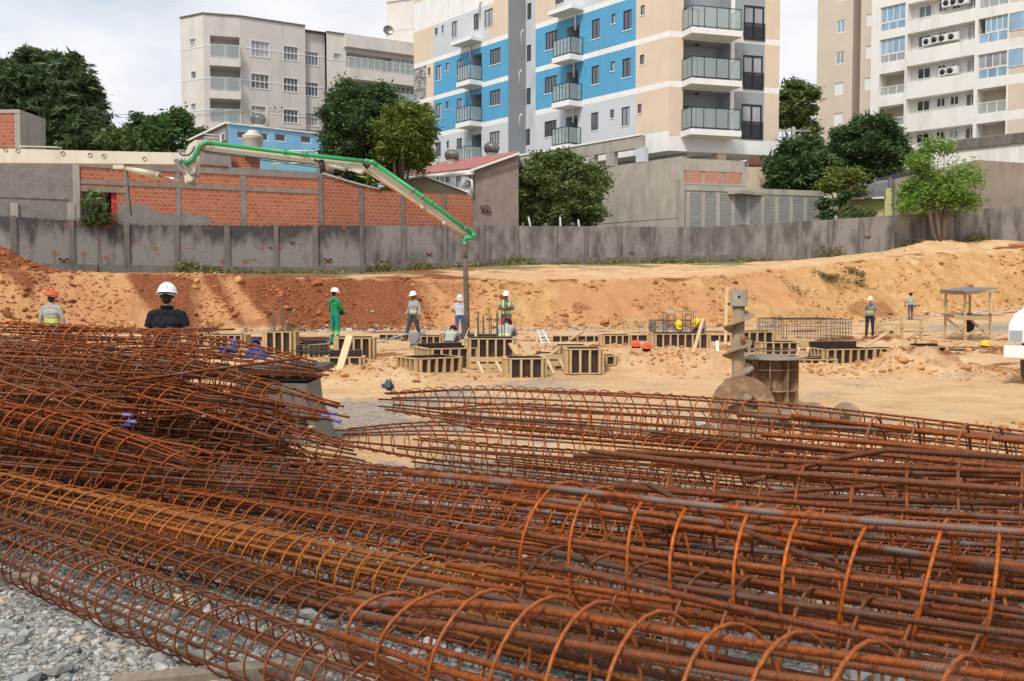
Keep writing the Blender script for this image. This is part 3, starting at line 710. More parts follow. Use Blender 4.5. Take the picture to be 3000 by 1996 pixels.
# tube lamps hanging on the walls
for (x, y) in ((1280, 175), (1268, 535), (1262, 880), (475, 410), (466, 705), (466, 1025), (868, 305), (853, 612), (855, 948), (545, 80)):
    s_, z_ = FL.sz(1200 + x / 2.613, y / 2.613); mb = MB(); mb.tube([FL.W(s_, z_ - .6, .15), FL.W(s_, z_ + .6, .15), FL.W(s_ - .2, z_ + .75, .1)], .07, 6)
    mb.build('wall_lamp', M['white_metal'], B)
# open parking deck below
mb = MB()
for (x0, y0, x1, y1) in ((795, 1135, 862, 1235), (1172, 1150, 1243, 1300)):
    r = FR.rect(*z4(x0, y0, x1, y1)); FR.box(mb, r[0], r[1] - .5, r[2], zz0 - .003, -.9, -.1, 0); mb.build('column', [M['beige']], B); mb = MB()
mb = MB(); r = FR.rect(*z4(1000, 1282, 1243, 1460)); FR.box(mb, r[0], r[1] - 3, r[2], r[3], -.35, -.05); mb.build('lower_wall', M['beige'], B)
mb = MB()
for k in range(5): mb = MB(); FL.box(mb, 2 + k * 5, zz0 - 3.2, 2.5 + k * 5, zz0 - .003, -6, -5.5); mb.build('inner_column', M['mgrey'], B)
mb = MB(); c4 = FR.W(a_e * .62, 0, -6); mb.box((c4.x, c4.y, zz0 - 1.6), (.5, .5, 3.2))
mb.build('inner_column', M['mgrey'], B)
mb = MB()
for k in range(4):
    a = Vector(FL.W(0, zz0 - .25, -2 - k * 2.2)); b_ = FL.W(26, zz0 - .25, -2 - k * 2.2); mb = MB(); mb.bar(a, b_, .25, .4); mb.build('ceiling_beam', M['lgrey'], B)
mb = MB(); p0 = FL.W(-4, zz0 - 3.3, 0); FL.box(mb, -6, zz0 - 3.4, s_end, zz0 - 3.2, -14, -.3); mb.build('deck_floor', M['concrete'], B)
# ================================================================ concrete frame and perimeter walls in front of the block
Wc = P(1999, 458, 65.5); FA = Fac((Wc.x, Wc.y), dirL); dR2 = Vector((e2.x - Cc.x, e2.y - Cc.y)).normalized(); FB = Fac((Wc.x, Wc.y), dR2)
o = empty('concrete_wall', (Wc.x, Wc.y, 3.4), 'tall raw concrete retaining wall with an open row of bays on top, below the blue block', 'wall')
s0 = 0; s1 = FA.sz(1500, 520)[0]
topz = lambda u, v: FA.sz(u, v)[1]
mb = MB(); zt = topz(1998, 458)
sC = FA.sz(1880, 470)[0]
FA.wall(mb, 0, 2.5, s1, zt, [], lambda a, z: 0); 
FA.box(mb, 0, 2.5, s1, zt - .002, -.35, -.003, 0)
mb.build('wall', M['concrete'], o)
bz0, bz1 = FA.sz(1886, 432)[1], FA.sz(1886, 396)[1]
mb = MB(); FA.box(mb, sC, bz0, s1, bz1, -.35, .05); mb.build('beam', M['concrete'], o)
mb = MB(); FA.box(mb, sC - .02, bz1 + .002, s1, bz1 + .12, -.42, .12); mb.build('coping', M['offwhite'], o)
for u0, u1 in ((1864, 1889), (1776, 1800), (1722, 1742), (1676, 1694), (1592, 1606), (1538, 1550)):
    a0, a1 = sorted((FA.sz(u0, 460)[0], FA.sz(u1, 460)[0])); mb = MB(); FA.box(mb, a0, zt + .002, a1, bz0 - .002, -.33, .04)
    mb.build('column', [M['concrete'] if u0 != 1864 else M['lgrey']], o)
mb = MB(); FA.box(mb, -.0, zt * .62, s1, zt * .62 + .05, .0, .03); mb.build('ledge', M['concrete'], o)
o = empty('block_wall', (Wc.x + 4, Wc.y + 1.3, 3.4), 'grey block wall with concrete posts, a strip of bare orange brick near its top', 'wall')
e5 = FB.sz(2182, 500)[0]; zt2 = FB.sz(2090, 468)[1]; zb2 = FB.sz(2090, 543)[1]
r_or = FB.rect(2006, 503, 2174, 537)
mb = MB(); FB.wall(mb, .0, zb2, e5, zt2, [[.15, r_or[1], e5 - .2, r_or[3], .06]], lambda a, z: 0); FB.box(mb, 0, zb2, e5, zt2 - .002, -.4, -.07)
mb.build('upper_wall', [M['concrete']], o)
mb = MB(); w3 = (e5 - .35) / 3
for k in range(3): FB.box(mb, .15 + w3 * k + .12, r_or[1], .15 + w3 * (k + 1) - .12, r_or[3], -.055, -.02)
mb.build('brick_panel', M['brick_pale'], o)
e6 = FB.sz(2405, 600)[0]; mb = MB(); zt3 = FB.sz(2300, 558)[1]
FB.box(mb, .0, 2.6, e5 - .002, zb2 - .003, -.2, .25, 0); FB.box(mb, e5, 2.6, e6, zt3, -.2, .25, 0); mb.build('wall', M['block'], o)
mb = MB()
for k in range(10): a = .3 + (e6 - .6) * k / 9; mb = MB(); FB.box(mb, a - .14, 2.6, a + .14, (zb2 if a < e5 else zt3) - .5, .252, .29); mb.build('post', M['concrete'], o)
mb = MB()
FB.box(mb, -.3, 2.6, .02, zb2 + .3, -.2, .33); FB.box(mb, .0, (zb2 - .42), e5, zb2 - .1, .251, .285); FB.box(mb, e5 + .005, zt3 - .35, e6, zt3 + .02, .251, .285); mb.build('capping_beam', M['concrete'], o)
# ================================================================ taupe apartment building (left)
KG = 1.16
def GP(u, v, d): return P(u, v, d * KG)
G = empty('apartment_building', (GP(704, 300, 91).x, GP(704, 300, 91).y, 3), 'four-storey taupe apartment building with white windows and curved balcony corner', 'building', 'apartment buildings behind the site')
pts = [(530, 91.6), (597, 90.1), (704, 91), (895, 94.3), (957, 95.4), (1012, 96.4), (1216, 100.2)]
PW = [GP(u, 200, d) for u, d in pts]
ztG = [GP(u, v, d).z for (u, d), v in zip(pts, (55, 42, 50, 78, 91, 92, 120))]; ZT = sum(ztG) / len(ztG); ZLO = 2.5
facs = []; mb = MB()
def g_seg(i, wins, extra=()):
    a, b_ = PW[i], PW[i + 1]; fc = Fac((a.x, a.y), (b_.x - a.x, b_.y - a.y)); L_ = math.hypot(b_.x - a.x, b_.y - a.y)
    hs = [fc.rect(*q) for q in wins]; return fc, L_, hs
f0, L0, h0 = g_seg(0, [(557, 114, 573, 134), (561, 210, 574, 230), (561, 304, 574, 323)])
f0.wall(mb, 0, ZLO, L0, ZT, h0, lambda a, z: 1)
f1, L1, h1 = g_seg(1, [(616, 107, 703, 175), (616, 200, 703, 270), (616, 296, 703, 362)])
for h in h1: h[2] = min(h[2], L1 - .05)
f1.wall(mb, 0, ZLO, L1, ZT, [[*h, 1.8, 0] for h in h1], lambda a, z: 0)
for h in h1: mb.add([f1.W(h[0], h[1], -1.8), f1.W(h[2], h[1], -1.8), f1.W(h[2], h[3], -1.8), f1.W(h[0], h[3], -1.8)], [(0, 1, 2, 3)], 0)
f2, L2, h2 = g_seg(2, [(736, 122, 788, 167), (831, 137, 873, 177), (736, 218, 788, 260), (831, 230, 873, 269), (736, 312, 788, 352), (831, 322, 873, 360)])
f2.wall(mb, 0, ZLO, L2, ZT, h2, lambda a, z: 0)
f3, L3, h3 = g_seg(3, [(898, 150, 937, 189), (898, 240, 937, 279), (898, 330, 937, 367)])
f3.wall(mb, 0, ZLO, L3, ZT - .5, h3, lambda a, z: 0, off=-.5)
f4, L4, h4 = g_seg(4, [(977, 157, 998, 175), (977, 247, 998, 265)])
f4.wall(mb, 0, ZLO, L4, ZT - .3, h4, lambda a, z: 1)
f5, L5, h5 = g_seg(5, [(1015, 166, 1213, 215), (1015, 245, 1213, 305)])
for h in h5: h[2] = L5 + .0
f5.wall(mb, 0, ZLO, L5, ZT - .3, [[h5[0][0], h5[0][1], L5, h5[0][3], 1.6, 0], [h5[1][0], h5[1][1], L5, h5[1][3], 1.6, 0]], lambda a, z: 0)
for h in h5: mb.add([f5.W(h[0], h[1], -1.6), f5.W(L5, h[1], -1.6), f5.W(L5, h[3], -1.6), f5.W(h[0], h[3], -1.6)], [(0, 1, 2, 3)], 0)
top = [Vector((p.x, p.y, ZT - .3)) for p in PW] + [Vector((PW[-1].x + 4, PW[-1].y + 16, ZT - .3)), Vector((PW[0].x - 5, PW[0].y + 16, ZT - .3))]
mb.add(top, [tuple(range(len(top)))], 1)
q = [Vector((p.x, p.y, 0)) for p in (top[-3], top[-2], top[-1], top[0])]
for i in range(3): mb.add([Vector((q[i].x, q[i].y, ZLO)), Vector((q[i + 1].x, q[i + 1].y, ZLO)), Vector((q[i + 1].x, q[i + 1].y, ZT)), Vector((q[i].x, q[i].y, ZT))], [(0, 1, 2, 3)], 0)
mb.build('wall', [M['taupe'], M['taupe2']], G)
mb = MB()
for f_, L_, o_, zt_ in ((f0, L0, 0, ZT), (f1, L1, 0, ZT), (f2, L2, 0, ZT), (f3, L3, -.5, ZT - .5), (f4, L4, 0, ZT - .3), (f5, L5, 0, ZT - .3)):
    f_.box(mb, 0, zt_ + .002, L_, zt_ + .14, o_ - .35, o_ + .12)
mb.build('roof_coping', M['concrete2'], G)
mb = MB()
for f_, L_, rows in ((f0, L0, ((564, 143), (564, 236), (564, 328))), (f1, L1, ((605, 134), (605, 229), (605, 323))), (f2, L2, ((800, 151), (800, 245), (800, 335))), (f3, L3, ((945, 166), (945, 256), (945, 344))), (f4, L4, ((985, 178),))):
    for (u, v) in rows:
        z_ = f_.sz(u, v)[1]; a0_, a1_ = (0, L_) if f_ is not f1 else (0, .9)
        mb = MB(); f_.box(mb, a0_, z_, a1_, z_ + .09, (-.5 if f_ is f3 else 0), (-.47 if f_ is f3 else .03)); mb.build('string_course', M['white_frame'], G)
for hs, f_, n_, o_ in ((h0, f0, 1, 0), (h2, f2, 4, 0), (h3, f3, 4, -.5), (h4, f4, 1, 0)):
    for k, r in enumerate(hs):
        wn = window(f_, G, r, o=-.12 + o_, frame='white_frame', glass=R.choice(('glass_cur', 'glass', 'glass_cur')), nx=n_, fw=.05)
        t_ = MB(); T = .07
        for qq in ((r[0] - T, r[1] - T, r[2] + T, r[1]), (r[0] - T, r[3], r[2] + T, r[3] + T), (r[0] - T, r[1], r[0], r[3]), (r[2], r[1], r[2] + T, r[3])): f_.box(t_, *qq, o_, o_ + .05)
        t_.build('surround', M['white_frame'], wn)
for h in h1:
    b_ = balcony(f1, G, (h[0] - .1, L1 + .02), h[1] - .85, h[1] - .01, .9, 'taupe2', 'white_frame', posts=3, zr=1.35)
    window(f1, G, [L1 - 1.3, h[1] + .05, L1 - .1, h[3] - .4], o=-1.75, frame='white_frame', nx=1, fw=.12, name='balcony_door')
for k, h in enumerate(h5):
    balcony(f5, G, (h[0] - .2, L5), h[1] - 1.2, h[1] - .01, 1.0, 'taupe2', 'white_frame', posts=12, zr=1.25)
    aw = f5.sz(1150, 190)[0]; window(f5, G, [aw, h[1] + .02, L5, h[3] - .05], o=-.3, frame='white_frame', glass='glass', nx=5, nz=2, fw=.1, name='glazed_bay')
    aw = f5.sz(1059, 190)[0]; window(f5, G, [aw, h[1] + .4, f5.sz(1105, 190)[0], h[3] - .4], o=-1.55, frame='white_frame', glass='glass_cur', nx=4, fw=.1)
mb = MB(); zz_ = f5.sz(1100, 152)[1]; f5.box(mb, -.2, zz_, L5, ZT - .35, .002, .7); mb.build('balcony_parapet', M['taupe2'], G)
mb = MB(); mb.lathe([(0, -.1), (.35, 0), (.62, .22)], GP(1137, 92, 99), 14, M=Matrix.Rotation(rad(75), 3, 'X') @ Matrix.Rotation(rad(20), 3, 'Y')); mb.tube([GP(1134, 96, 99), GP(1134, 108, 99)], .05, 5)
tag(mb.build('satellite_dish', M['metal'], None, origin=GP(1134, 108, 99)), 'grey satellite dish on the roof edge of the taupe building', 'satellite dish')
# ================================================================ pale block behind, left of the tall one
mb = MB(); c0 = P(1134, 100, 122); c1 = P(1230, 100, 120)
fp = Fac((c0.x, c0.y), (c1.x - c0.x, c1.y - c0.y)); zt_ = P(1134, 8, 122).z; LL = (c1 - c0).length + 6
fp.box(mb, 0, 10, LL, zt_, -14, 0); fp.box(mb, 0, zt_ + .002, LL, zt_ + .25, -14, .15); z_ = fp.sz(1180, 88)[1]; fp.box(mb, 0, z_, LL, z_ + .15, 0.001, .04)
tag(mb.build('apartment_building', M['taupe2'], None, origin=(c0.x, c0.y, 10)), 'pale cream building edge seen between the taupe and the blue blocks', 'building', 'apartment buildings behind the site')
# ================================================================ white and beige tower at the right
KT = 1.14
t0 = P(2393, 200, 94.9 * KT); t1 = P(3000, 200, 80.8 * KT); FT = Fac((t0.x, t0.y), (t1.x - t0.x, t1.y - t0.y))
T = empty('apartment_building', (t0.x, t0.y, 4), 'white and beige residential tower with blue-glazed balconies at the right edge', 'building', 'apartment buildings behind the site')
def z5(x0, y0, x1, y1): return (2350 + x0 / 2.614, y0 / 2.614, 2350 + x1 / 2.614, y1 / 2.614)
tS = lambda x, y=500: FT.sz(2350 + x / 2.614, y / 2.614)[0]
def TZ(x, y): return FT.sz(2350 + x / 2.614, y / 2.614)[1]
zT1 = TZ(100, -120); zT0 = 5
ew = [FT.rect(*z5(*q)) for q in ((270, -60, 330, 10), (263, 155, 330, 253), (256, 397, 324, 492), (247, 635, 315, 728), (241, 868, 310, 962))]
e_w2 = [FT.rect(*z5(*q)) for q in ((493, 105, 548, 198), (486, 350, 541, 447), (476, 595, 530, 690), (470, 840, 524, 915))]
sl_w = [FT.rect(*z5(*q)) for q in ((428, 128, 440, 175), (422, 375, 436, 418), (414, 612, 427, 658), (406, 855, 420, 897))]
mb = MB()
FT.wall(mb, 0, zT0, tS(385), zT1, ew, lambda a, z: 0)
FT.wall(mb, tS(445), zT0, tS(545), zT1, e_w2, lambda a, z: 0)
FT.wall(mb, tS(385) - .01, zT0, tS(445) + .01, zT1, sl_w, lambda a, z: 1, off=-1.5)
for a in (tS(385), tS(445)): mb.add([FT.W(a, zT0, 0), FT.W(a, zT1, 0), FT.W(a, zT1, -1.5), FT.W(a, zT0, -1.5)], [(0, 1, 2, 3)], 1 if a > tS(400) else 2)
# levels : window strip tops / bottoms in the white part, read at x=1080 of the zoom
lev = [(-15, 125 + 0), (218, 355), (470, 600), (727, 850), (985, 1095)]
sa, sb_, sc_, sd_ = tS(820), tS(1335), tS(1362), tS(1585)
hs = []
for (v0, v1) in lev:
    r = FT.rect(*z5(820, v0, 1335, v1)); hs.append([sa, r[1], sb_, r[3], 1.0, 3])
bl = []   # blue glazed / open balconies, first column
for k, (v0, v1) in enumerate(((-190, -60), (50, 235), (297, 480), (560, 730), (812, 970), (1040, 1140))):
    r = FT.rect(*z5(610, v0, 800, v1)); bl.append([tS(612), r[1], tS(803), r[3], 1.6, 3])
br_ = []
for k, (v0, v1) in enumerate(((-150, 60), (135, 330), (410, 600), (675, 870), (940, 1130))):
    r = FT.rect(*z5(1362, v0, 1585, v1)); br_.append([tS(1362), r[1], tS(1585), r[3], 1.6, 3])
def colT(a, z): return 4 if tS(545) < a < tS(600) and False else 3
far = tS(1900)
FT.wall(mb, tS(545), zT0, far, zT1, hs + bl + br_, lambda a, z: 3 if a < tS(1600) else (0 if any(b_[1] < z < b_[3] for b_ in br_) else 3), [tS(1600)], [q for b_ in br_ for q in (b_[1], b_[3])], off=.5)
mb.add([FT.W(tS(545), zT0, .5), FT.W(tS(545), zT1, .5), FT.W(tS(545), zT1, 0), FT.W(tS(545), zT0, 0)], [(0, 1, 2, 3)], 3)
for h in hs: mb.add([FT.W(h[0], h[1], -.5), FT.W(h[2], h[1], -.5), FT.W(h[2], h[3], -.5), FT.W(h[0], h[3], -.5)], [(0, 1, 2, 3)], 3)
for h in bl + br_: mb.add([FT.W(h[0], h[1], -1.1), FT.W(h[2], h[1], -1.1), FT.W(h[2], h[3], -1.1), FT.W(h[0], h[3], -1.1)], [(0, 1, 2, 3)], 2)
for a, b_ in ((0, 1),):
    mb.add([FT.W(0, zT0, 0), FT.W(0, zT1, 0), FT.W(0, zT1, -18), FT.W(0, zT0, -18)], [(0, 1, 2, 3)], 0)
    mb.add([FT.W(far, zT0, .5), FT.W(far, zT1, .5), FT.W(far, zT1, -18), FT.W(far, zT0, -18)], [(0, 1, 2, 3)], 3)
    mb.add([FT.W(0, zT1, 0), FT.W(far, zT1, .5), FT.W(far, zT1, -18), FT.W(0, zT1, -18)], [(0, 1, 2, 3)], 3)
    mb.add([FT.W(0, zT0, -18), FT.W(far, zT0, -18), FT.W(far, zT1, -18), FT.W(0, zT1, -18)], [(0, 1, 2, 3)], 3)
mb.build('wall', [M['tower_beige'], M['brown'], M['tower_beige'], M['tower_white']], T)
for k, r in enumerate(ew): window(FT, T, r, frame='white_frame', glass=('glass_sky', 'glass_sky', 'glass_cur', 'shutter', 'shutter')[k], nx=2, fw=.1)
for k, r in enumerate(e_w2): window(FT, T, r, frame='white_frame', glass='shutter' if k < 3 else 'glass', nx=1 if k < 3 else 2, fw=.1)
for r in sl_w: window(FT, T, r, o=-1.6, frame='white_frame', glass='glass', nx=1, fw=.1)
for h in hs:
    hh = h[3] - h[1]; a0, a1 = h[0], h[2]; w_ = a1 - a0
    for (p0, p1, zz1, nx, gl) in ((.1, .3, .2, 2, R.choice(('glass', 'glass_cur', 'glass_dark'))), (.4, .53, .3, 2, 'glass_dark'), (.6, .73, .3, 2, R.choice(('glass_dark', 'glass_sky'))), (.83, .985, .1, 2, R.choice(('glass', 'glass_cur')))):
        window(FT, T, [a0 + w_ * p0, h[1] + hh * zz1, a0 + w_ * p1, h[3] - hh * .12], o=-.47, frame='white_frame', glass=gl, nx=nx, fw=.08)
for k, h in enumerate(bl):
    mid_ = h[1] + (h[3] - h[1]) * .36
    if k in (0, 1, 2):
        window(FT, T, [h[0], mid_, h[2], h[3]], o=.3, frame='white_frame', glass='glass_sky', nx=4, fw=.07, name='balcony_glazing')
        window(FT, T, [h[0], h[1], h[2], mid_ - .02], o=.32, frame='white_frame', glass='glass_sky' if k < 2 else 'glass_cur', nx=3, fw=.07, name='balcony_glazing')
    elif k < 5:
        window(FT, T, [h[0], h[1], h[2], mid_ + .1], o=.3, frame='white_frame', glass='rail_glass', nx=3, fw=.07, name='balcony_railing')
        window(FT, T, [h[0] + 1.9, h[1] + .1, h[2] - .1, h[3] - .5], o=-1.05, frame='white_frame', glass='glass', nx=2, fw=.1, name='balcony_door')
    else: window(FT, T, [h[0] + 1.2, h[1] + .1, h[2] - .1, h[3] - .1], o=-1.05, frame='white_frame', glass='glass_cur', nx=2, fw=.1, name='balcony_door')
for k, h in enumerate(br_):
    mid_ = h[1] + (h[3] - h[1]) * .42
    if k in (1, 2):
        window(FT, T, [h[0], h[1], h[2], mid_ - .02], o=.32, frame='white_frame', glass='glass_sky', nx=3, fw=.07, name='balcony_glazing')
        window(FT, T, [h[0] + (h[2] - h[0]) * (.22 if k == 1 else 0), mid_, h[2] - .02, h[3]], o=.3, frame='white_frame', glass=('glass_sky' if k == 1 else 'glass_cur'), nx=4, fw=.07, name='balcony_glazing')
        window(FT, T, [h[2] + .1, mid_ - .3, h[2] + 1.5, h[3]], o=.51, frame='white_frame', glass='glass_sky', nx=1, fw=.05, name='side_glazing')
    else:
        window(FT, T, [h[0], h[1], h[2], mid_ + .1], o=.3, frame='white_frame', glass='rail_glass', nx=3, fw=.07, name='balcony_railing')
    window(FT, T, [h[0] + 2.2, h[1] + .1, h[2] - .1, h[3] - .4], o=-1.05, frame='white_frame', glass='glass_cur' if k % 2 else 'glass', nx=2, fw=.1, name='balcony_door')
mb = MB(); z_ = TZ(1600, 1160)
FT.box(mb, tS(1250), zT0, tS(1900), TZ(1500, 1150), .52, 3.0); mb.build('podium', M['tower_white'], T)
mb = MB(); FT.box(mb, tS(1250), TZ(1500, 1150) + .002, tS(1900), TZ(1500, 1150) + .9, .6, 3.2); mb.build('podium_parapet', M['concrete2'], T)
def ac_unit(p):
    t = empty('air_conditioner', p, '', 'air conditioner')
    a = MB(); FT_o = FT.n; c = Vector(p); x = FT.D
    Mx = Matrix((x, -FT_o, Vector((0, 0, 1)))).transposed()
    a.box(c + Vector((0, 0, .36)), (1.1, .42, .72), M=Mx); a.build('casing', M['white_metal'], t)
    q = MB(); q.lathe([(.27, 0), (.27, .03), (.05, .035), (0, .035)], c + FT_o * .212 + x * -.15 + Vector((0, 0, .36)), 14, M=Mx @ Matrix.Rotation(rad(90), 3, 'X')); q.build('fan_grille', M['black_frame'], t)
    return t
acs = [(1127, 55), (1183, 45), (1245, 35), (975, 350), (1038, 335), (1095, 325), (1167, 312), (1100, 583), (1160, 572)]
row_n = {0: 'top', 1: 'top', 2: 'top', 3: 'middle', 4: 'middle', 5: 'middle', 6: 'middle', 7: 'lower', 8: 'lower'}
ordn = ['left', 'centre', 'right', 'first', 'second', 'third', 'fourth', 'left', 'right']
for k, (x, y) in enumerate(acs):
    s_, z_ = FT.sz(2350 + x / 2.614, (y) / 2.614); t = ac_unit(FT.W(s_, z_ + .0, .2))
    tag(t, f"white air conditioner, {ordn[k]} from the left in the {row_n[k]} row on the tower's window ledge", None, 'air conditioners on the tower ledges')
# ================================================================ boundary wall along the top of the bank
def wallpt(u): return P(u, 760, float(np.interp(u, UU, WL_D)))
topv = [(-300, 626), (0, 632), (230, 647), (371, 658), (1000, 661), (1624, 663), (2070, 665), (2250, 656), (2500, 639), (2700, 626), (3000, 602), (3300, 580)]
posts_u = [-120, 41, 211, 371, 518, 665, 808, 923, 1059, 1180, 1302, 1410, 1513, 1624, 1716, 1813, 1908, 1991, 2070, 2160, 2250, 2340, 2430, 2520, 2610, 2700, 2800, 2900, 3010, 3120]
tz_of = lambda u: P(u, np.interp(u, [a for a, _ in topv], [b for _, b in topv]), float(np.interp(u, UU, WL_D))).z
o0 = wallpt(371); BW = empty('boundary_wall', (o0.x, o0.y, 2.6), 'long sooty brick boundary wall with concrete posts along the top of the dirt bank', 'wall')
panels = [MB(), MB()]; foot = MB()
Rw = random.Random(3)
for i in range(len(posts_u) - 1):
    ua, ub = posts_u[i], posts_u[i + 1]; a, b_ = wallpt(ua), wallpt(ub); d = Vector((b_.x - a.x, b_.y - a.y, 0)); L_ = d.length; d.normalize(); nrm = Vector((d.y, -d.x, 0))
    za, zb_ = tz_of(ua), tz_of(ub); base = min(gz(a.x, a.y), gz(b_.x, b_.y)) - .35
    ns = 26; k_ = 0 if ua < 1050 else 1
    for s_ in range(ns):
        t0_, t1_ = s_ / ns, (s_ + 1) / ns
        j0 = 0 if ua > 1400 else Rw.uniform(-.07, .02)
        p0 = Vector((a.x, a.y, 0)) + d * L_ * t0_; p1 = Vector((a.x, a.y, 0)) + d * L_ * t1_
        z0, z1 = za + (zb_ - za) * t0_ + j0, za + (zb_ - za) * t1_ + j0
        F4 = [p0 + nrm * .07, p1 + nrm * .07, p1 - nrm * .07, p0 - nrm * .07]
        vv = [Vector((q.x, q.y, base)) for q in F4] + [Vector((F4[0].x, F4[0].y, z0)), Vector((F4[1].x, F4[1].y, z1)), Vector((F4[2].x, F4[2].y, z1)), Vector((F4[3].x, F4[3].y, z0))]
        panels[k_].add(vv, [(0, 1, 5, 4), (2, 3, 7, 6), (4, 5, 6, 7), (1, 2, 6, 5), (3, 0, 4, 7)])
    if ua < 2100:
        zf = (gz(a.x, a.y) + gz(b_.x, b_.y)) / 2 + .42
        c = (a + b_) / 2; foot.box((c.x + nrm.x * .04, c.y + nrm.y * .04, zf - .5), (L_ + .02, .36, 1.0), math.atan2(d.y, d.x))
panels[0].build('brick_panel', M['bwall'], BW); panels[1].build('brick_panel', M['bwall2'], BW); foot.build('footing', M['concrete2'], BW)
for k, ua in enumerate(posts_u):
    a = wallpt(ua); b_ = wallpt(ua + 5); d = Vector((b_.x - a.x, b_.y - a.y)); an = math.atan2(d.y, d.x); n_ = Vector((d.y, -d.x)).normalized()
    z0 = gz(a.x, a.y) - .3; z1 = tz_of(ua) + (.02 if ua < 1600 else -.03)
    mb = MB(); mb.box((a.x + n_.x * .03, a.y + n_.y * .03, (z0 + z1) / 2), (.27 if k % 2 else .23, .25, z1 - z0), an); mb.build('post', M['concrete2'], BW)
mb = MB()
for i, (ua, ub) in enumerate(zip(posts_u[:-1], posts_u[1:])):
    if ua > 2200: break
# broken-out vent holes in the wall
mb = MB()
for (u, v, s_) in ((186, 763, .3), (960, 763, .3), (1125, 770, .35), (1255, 746, .25), (1500, 770, .25), (1534, 770, .2), (1850, 742, .2), (856, 712, .16), (792, 725, .14), (2540, 695, .25), (2410, 723, .15)):
    a = P(u, v, float(np.interp(u, UU, WL_D))); b_ = wallpt(u + 5); a_ = wallpt(u); d = Vector((b_.x - a_.x, b_.y - a_.y, 0)).normalized(); n_ = Vector((d.y, -d.x, 0))
    Mx = Matrix((d, -n_, Vector((0, 0, 1)))).transposed()
    for i in range(3):
        for j in range(2): mb.box(a + n_ * .085 + d * (i - 1) * s_ * .5 + Vector((0, 0, (j - .5) * s_ * .4)), (s_ * .36, .05, s_ * .26), M=Mx, m=(i + j) % 2)
mb.build('broken_brick', [M['brick2'], M['dark']], BW)
u = 1842; a = P(u, 728, 61); mb = MB(); mb.box(a + Vector((0, -.2, 0)), (.07, .05, .75)); a2 = P(1843, 711, 61); mb.box(a2 + Vector((.05, -.2, 0)), (.2, .09, .14), m=1)
tag(mb.build('pipe', [plain('red_paint', S('a8402f'), .6), M['white_metal']], None, origin=a), 'short red drain pipe with a white elbow on the grey boundary wall', 'pipe')
# ================================================================ buildings directly behind the wall
def off_pt(u, o):     # point at image column u, o metres behind the wall line
    a = wallpt(u - 40); b_ = wallpt(u + 40); d = Vector((b_.x - a.x, b_.y - a.y)).normalized(); n_ = Vector((d.y, -d.x)); c = wallpt(u)
    s_ = o / max(.3, (-n_.y + n_.x * (u - 1500) / F)); return P(u, 760, c.y + o / abs(n_.y) * 1.0)
w0, w1 = wallpt(0), wallpt(1400); FW = Fac((w0.x - .6 * .45, w0.y + .6), (w1.x - w0.x, w1.y - w0.y))
Lw = lambda u, v=600: FW.sz(u, v)[0]
def topz_(u, v): return FW.sz(u, v)[1]
def wallpoly(mb, pts, m=0, th=.3, base=1.8):      # pts list of (u,v) along the top
    q = [FW.sz(u, v) for u, v in pts]
    for (a0, z0), (a1, z1) in zip(q[:-1], q[1:]):
        p = [FW.W(a0, base), FW.W(a1, base), FW.W(a1, z1), FW.W(a0, z0)]; r_ = [FW.W(a0, base, -th), FW.W(a1, base, -th), FW.W(a1, z1, -th), FW.W(a0, z0, -th)]
        mb.add(p + r_, [(0, 1, 2, 3), (7, 6, 5, 4), (3, 2, 6, 7), (0, 3, 7, 4), (1, 5, 6, 2)], m)
# plaster building far left
o = empty('plastered_building', FW.W(Lw(100), 2.6), 'rough grey plastered building behind the far left end of the boundary wall', 'building')
mb = MB(); wallpoly(mb, [(-260, 474), (232, 478)], th=6); mb.build('wall', M['plaster'], o)
mb = MB()
for u in (41, 208): s_ = Lw(u); mb = MB(); FW.box(mb, s_ - .17, 1.8, s_ + .17, FW.sz(u, 596)[1], .002, .12); mb.build('pilaster', M['concrete'], o)
mb = MB()
s_ = Lw(227); FW.box(mb, s_ - .2, 1.8, s_ + .12, FW.sz(230, 480)[1], .003, .08); mb.build('pilaster', M['concrete'], o)
mb = MB(); wallpoly(mb, [(-300, 478), (-290, 478)]) if False else None
z_ = FW.sz(100, 582)[1]; FW.box(mb, Lw(-250), z_, Lw(200), z_ + .05, .001, .04); mb.build('ledge', M['plaster'], o)
o = empty('brick_tower', FW.W(Lw(20), 4, -4), 'small orange brick tower with a concrete corner, behind the concrete pump boom at far left', 'brick tower')
d4 = 56; a = P(-80, 440, d4); b_ = P(60, 440, d4); zt = P(30, 332, d4).z; mb = MB(); mb.box(((a.x + b_.x) / 2, d4 + 1.5, (zt + 2) / 2), (b_.x - a.x - .3, 3, zt - 2)); mb.build('wall', M['brick'], o)
mb = MB(); mb.box((b_.x - .13, d4 + 1.5, (zt + 2) / 2), (.3, 3.04, zt - 2 + .01)); mb.box(((a.x + b_.x) / 2, d4 + 1.5, zt + .1), (b_.x - a.x + .05, 3.1, .2)); mb.build('concrete_frame', M['concrete'], o)
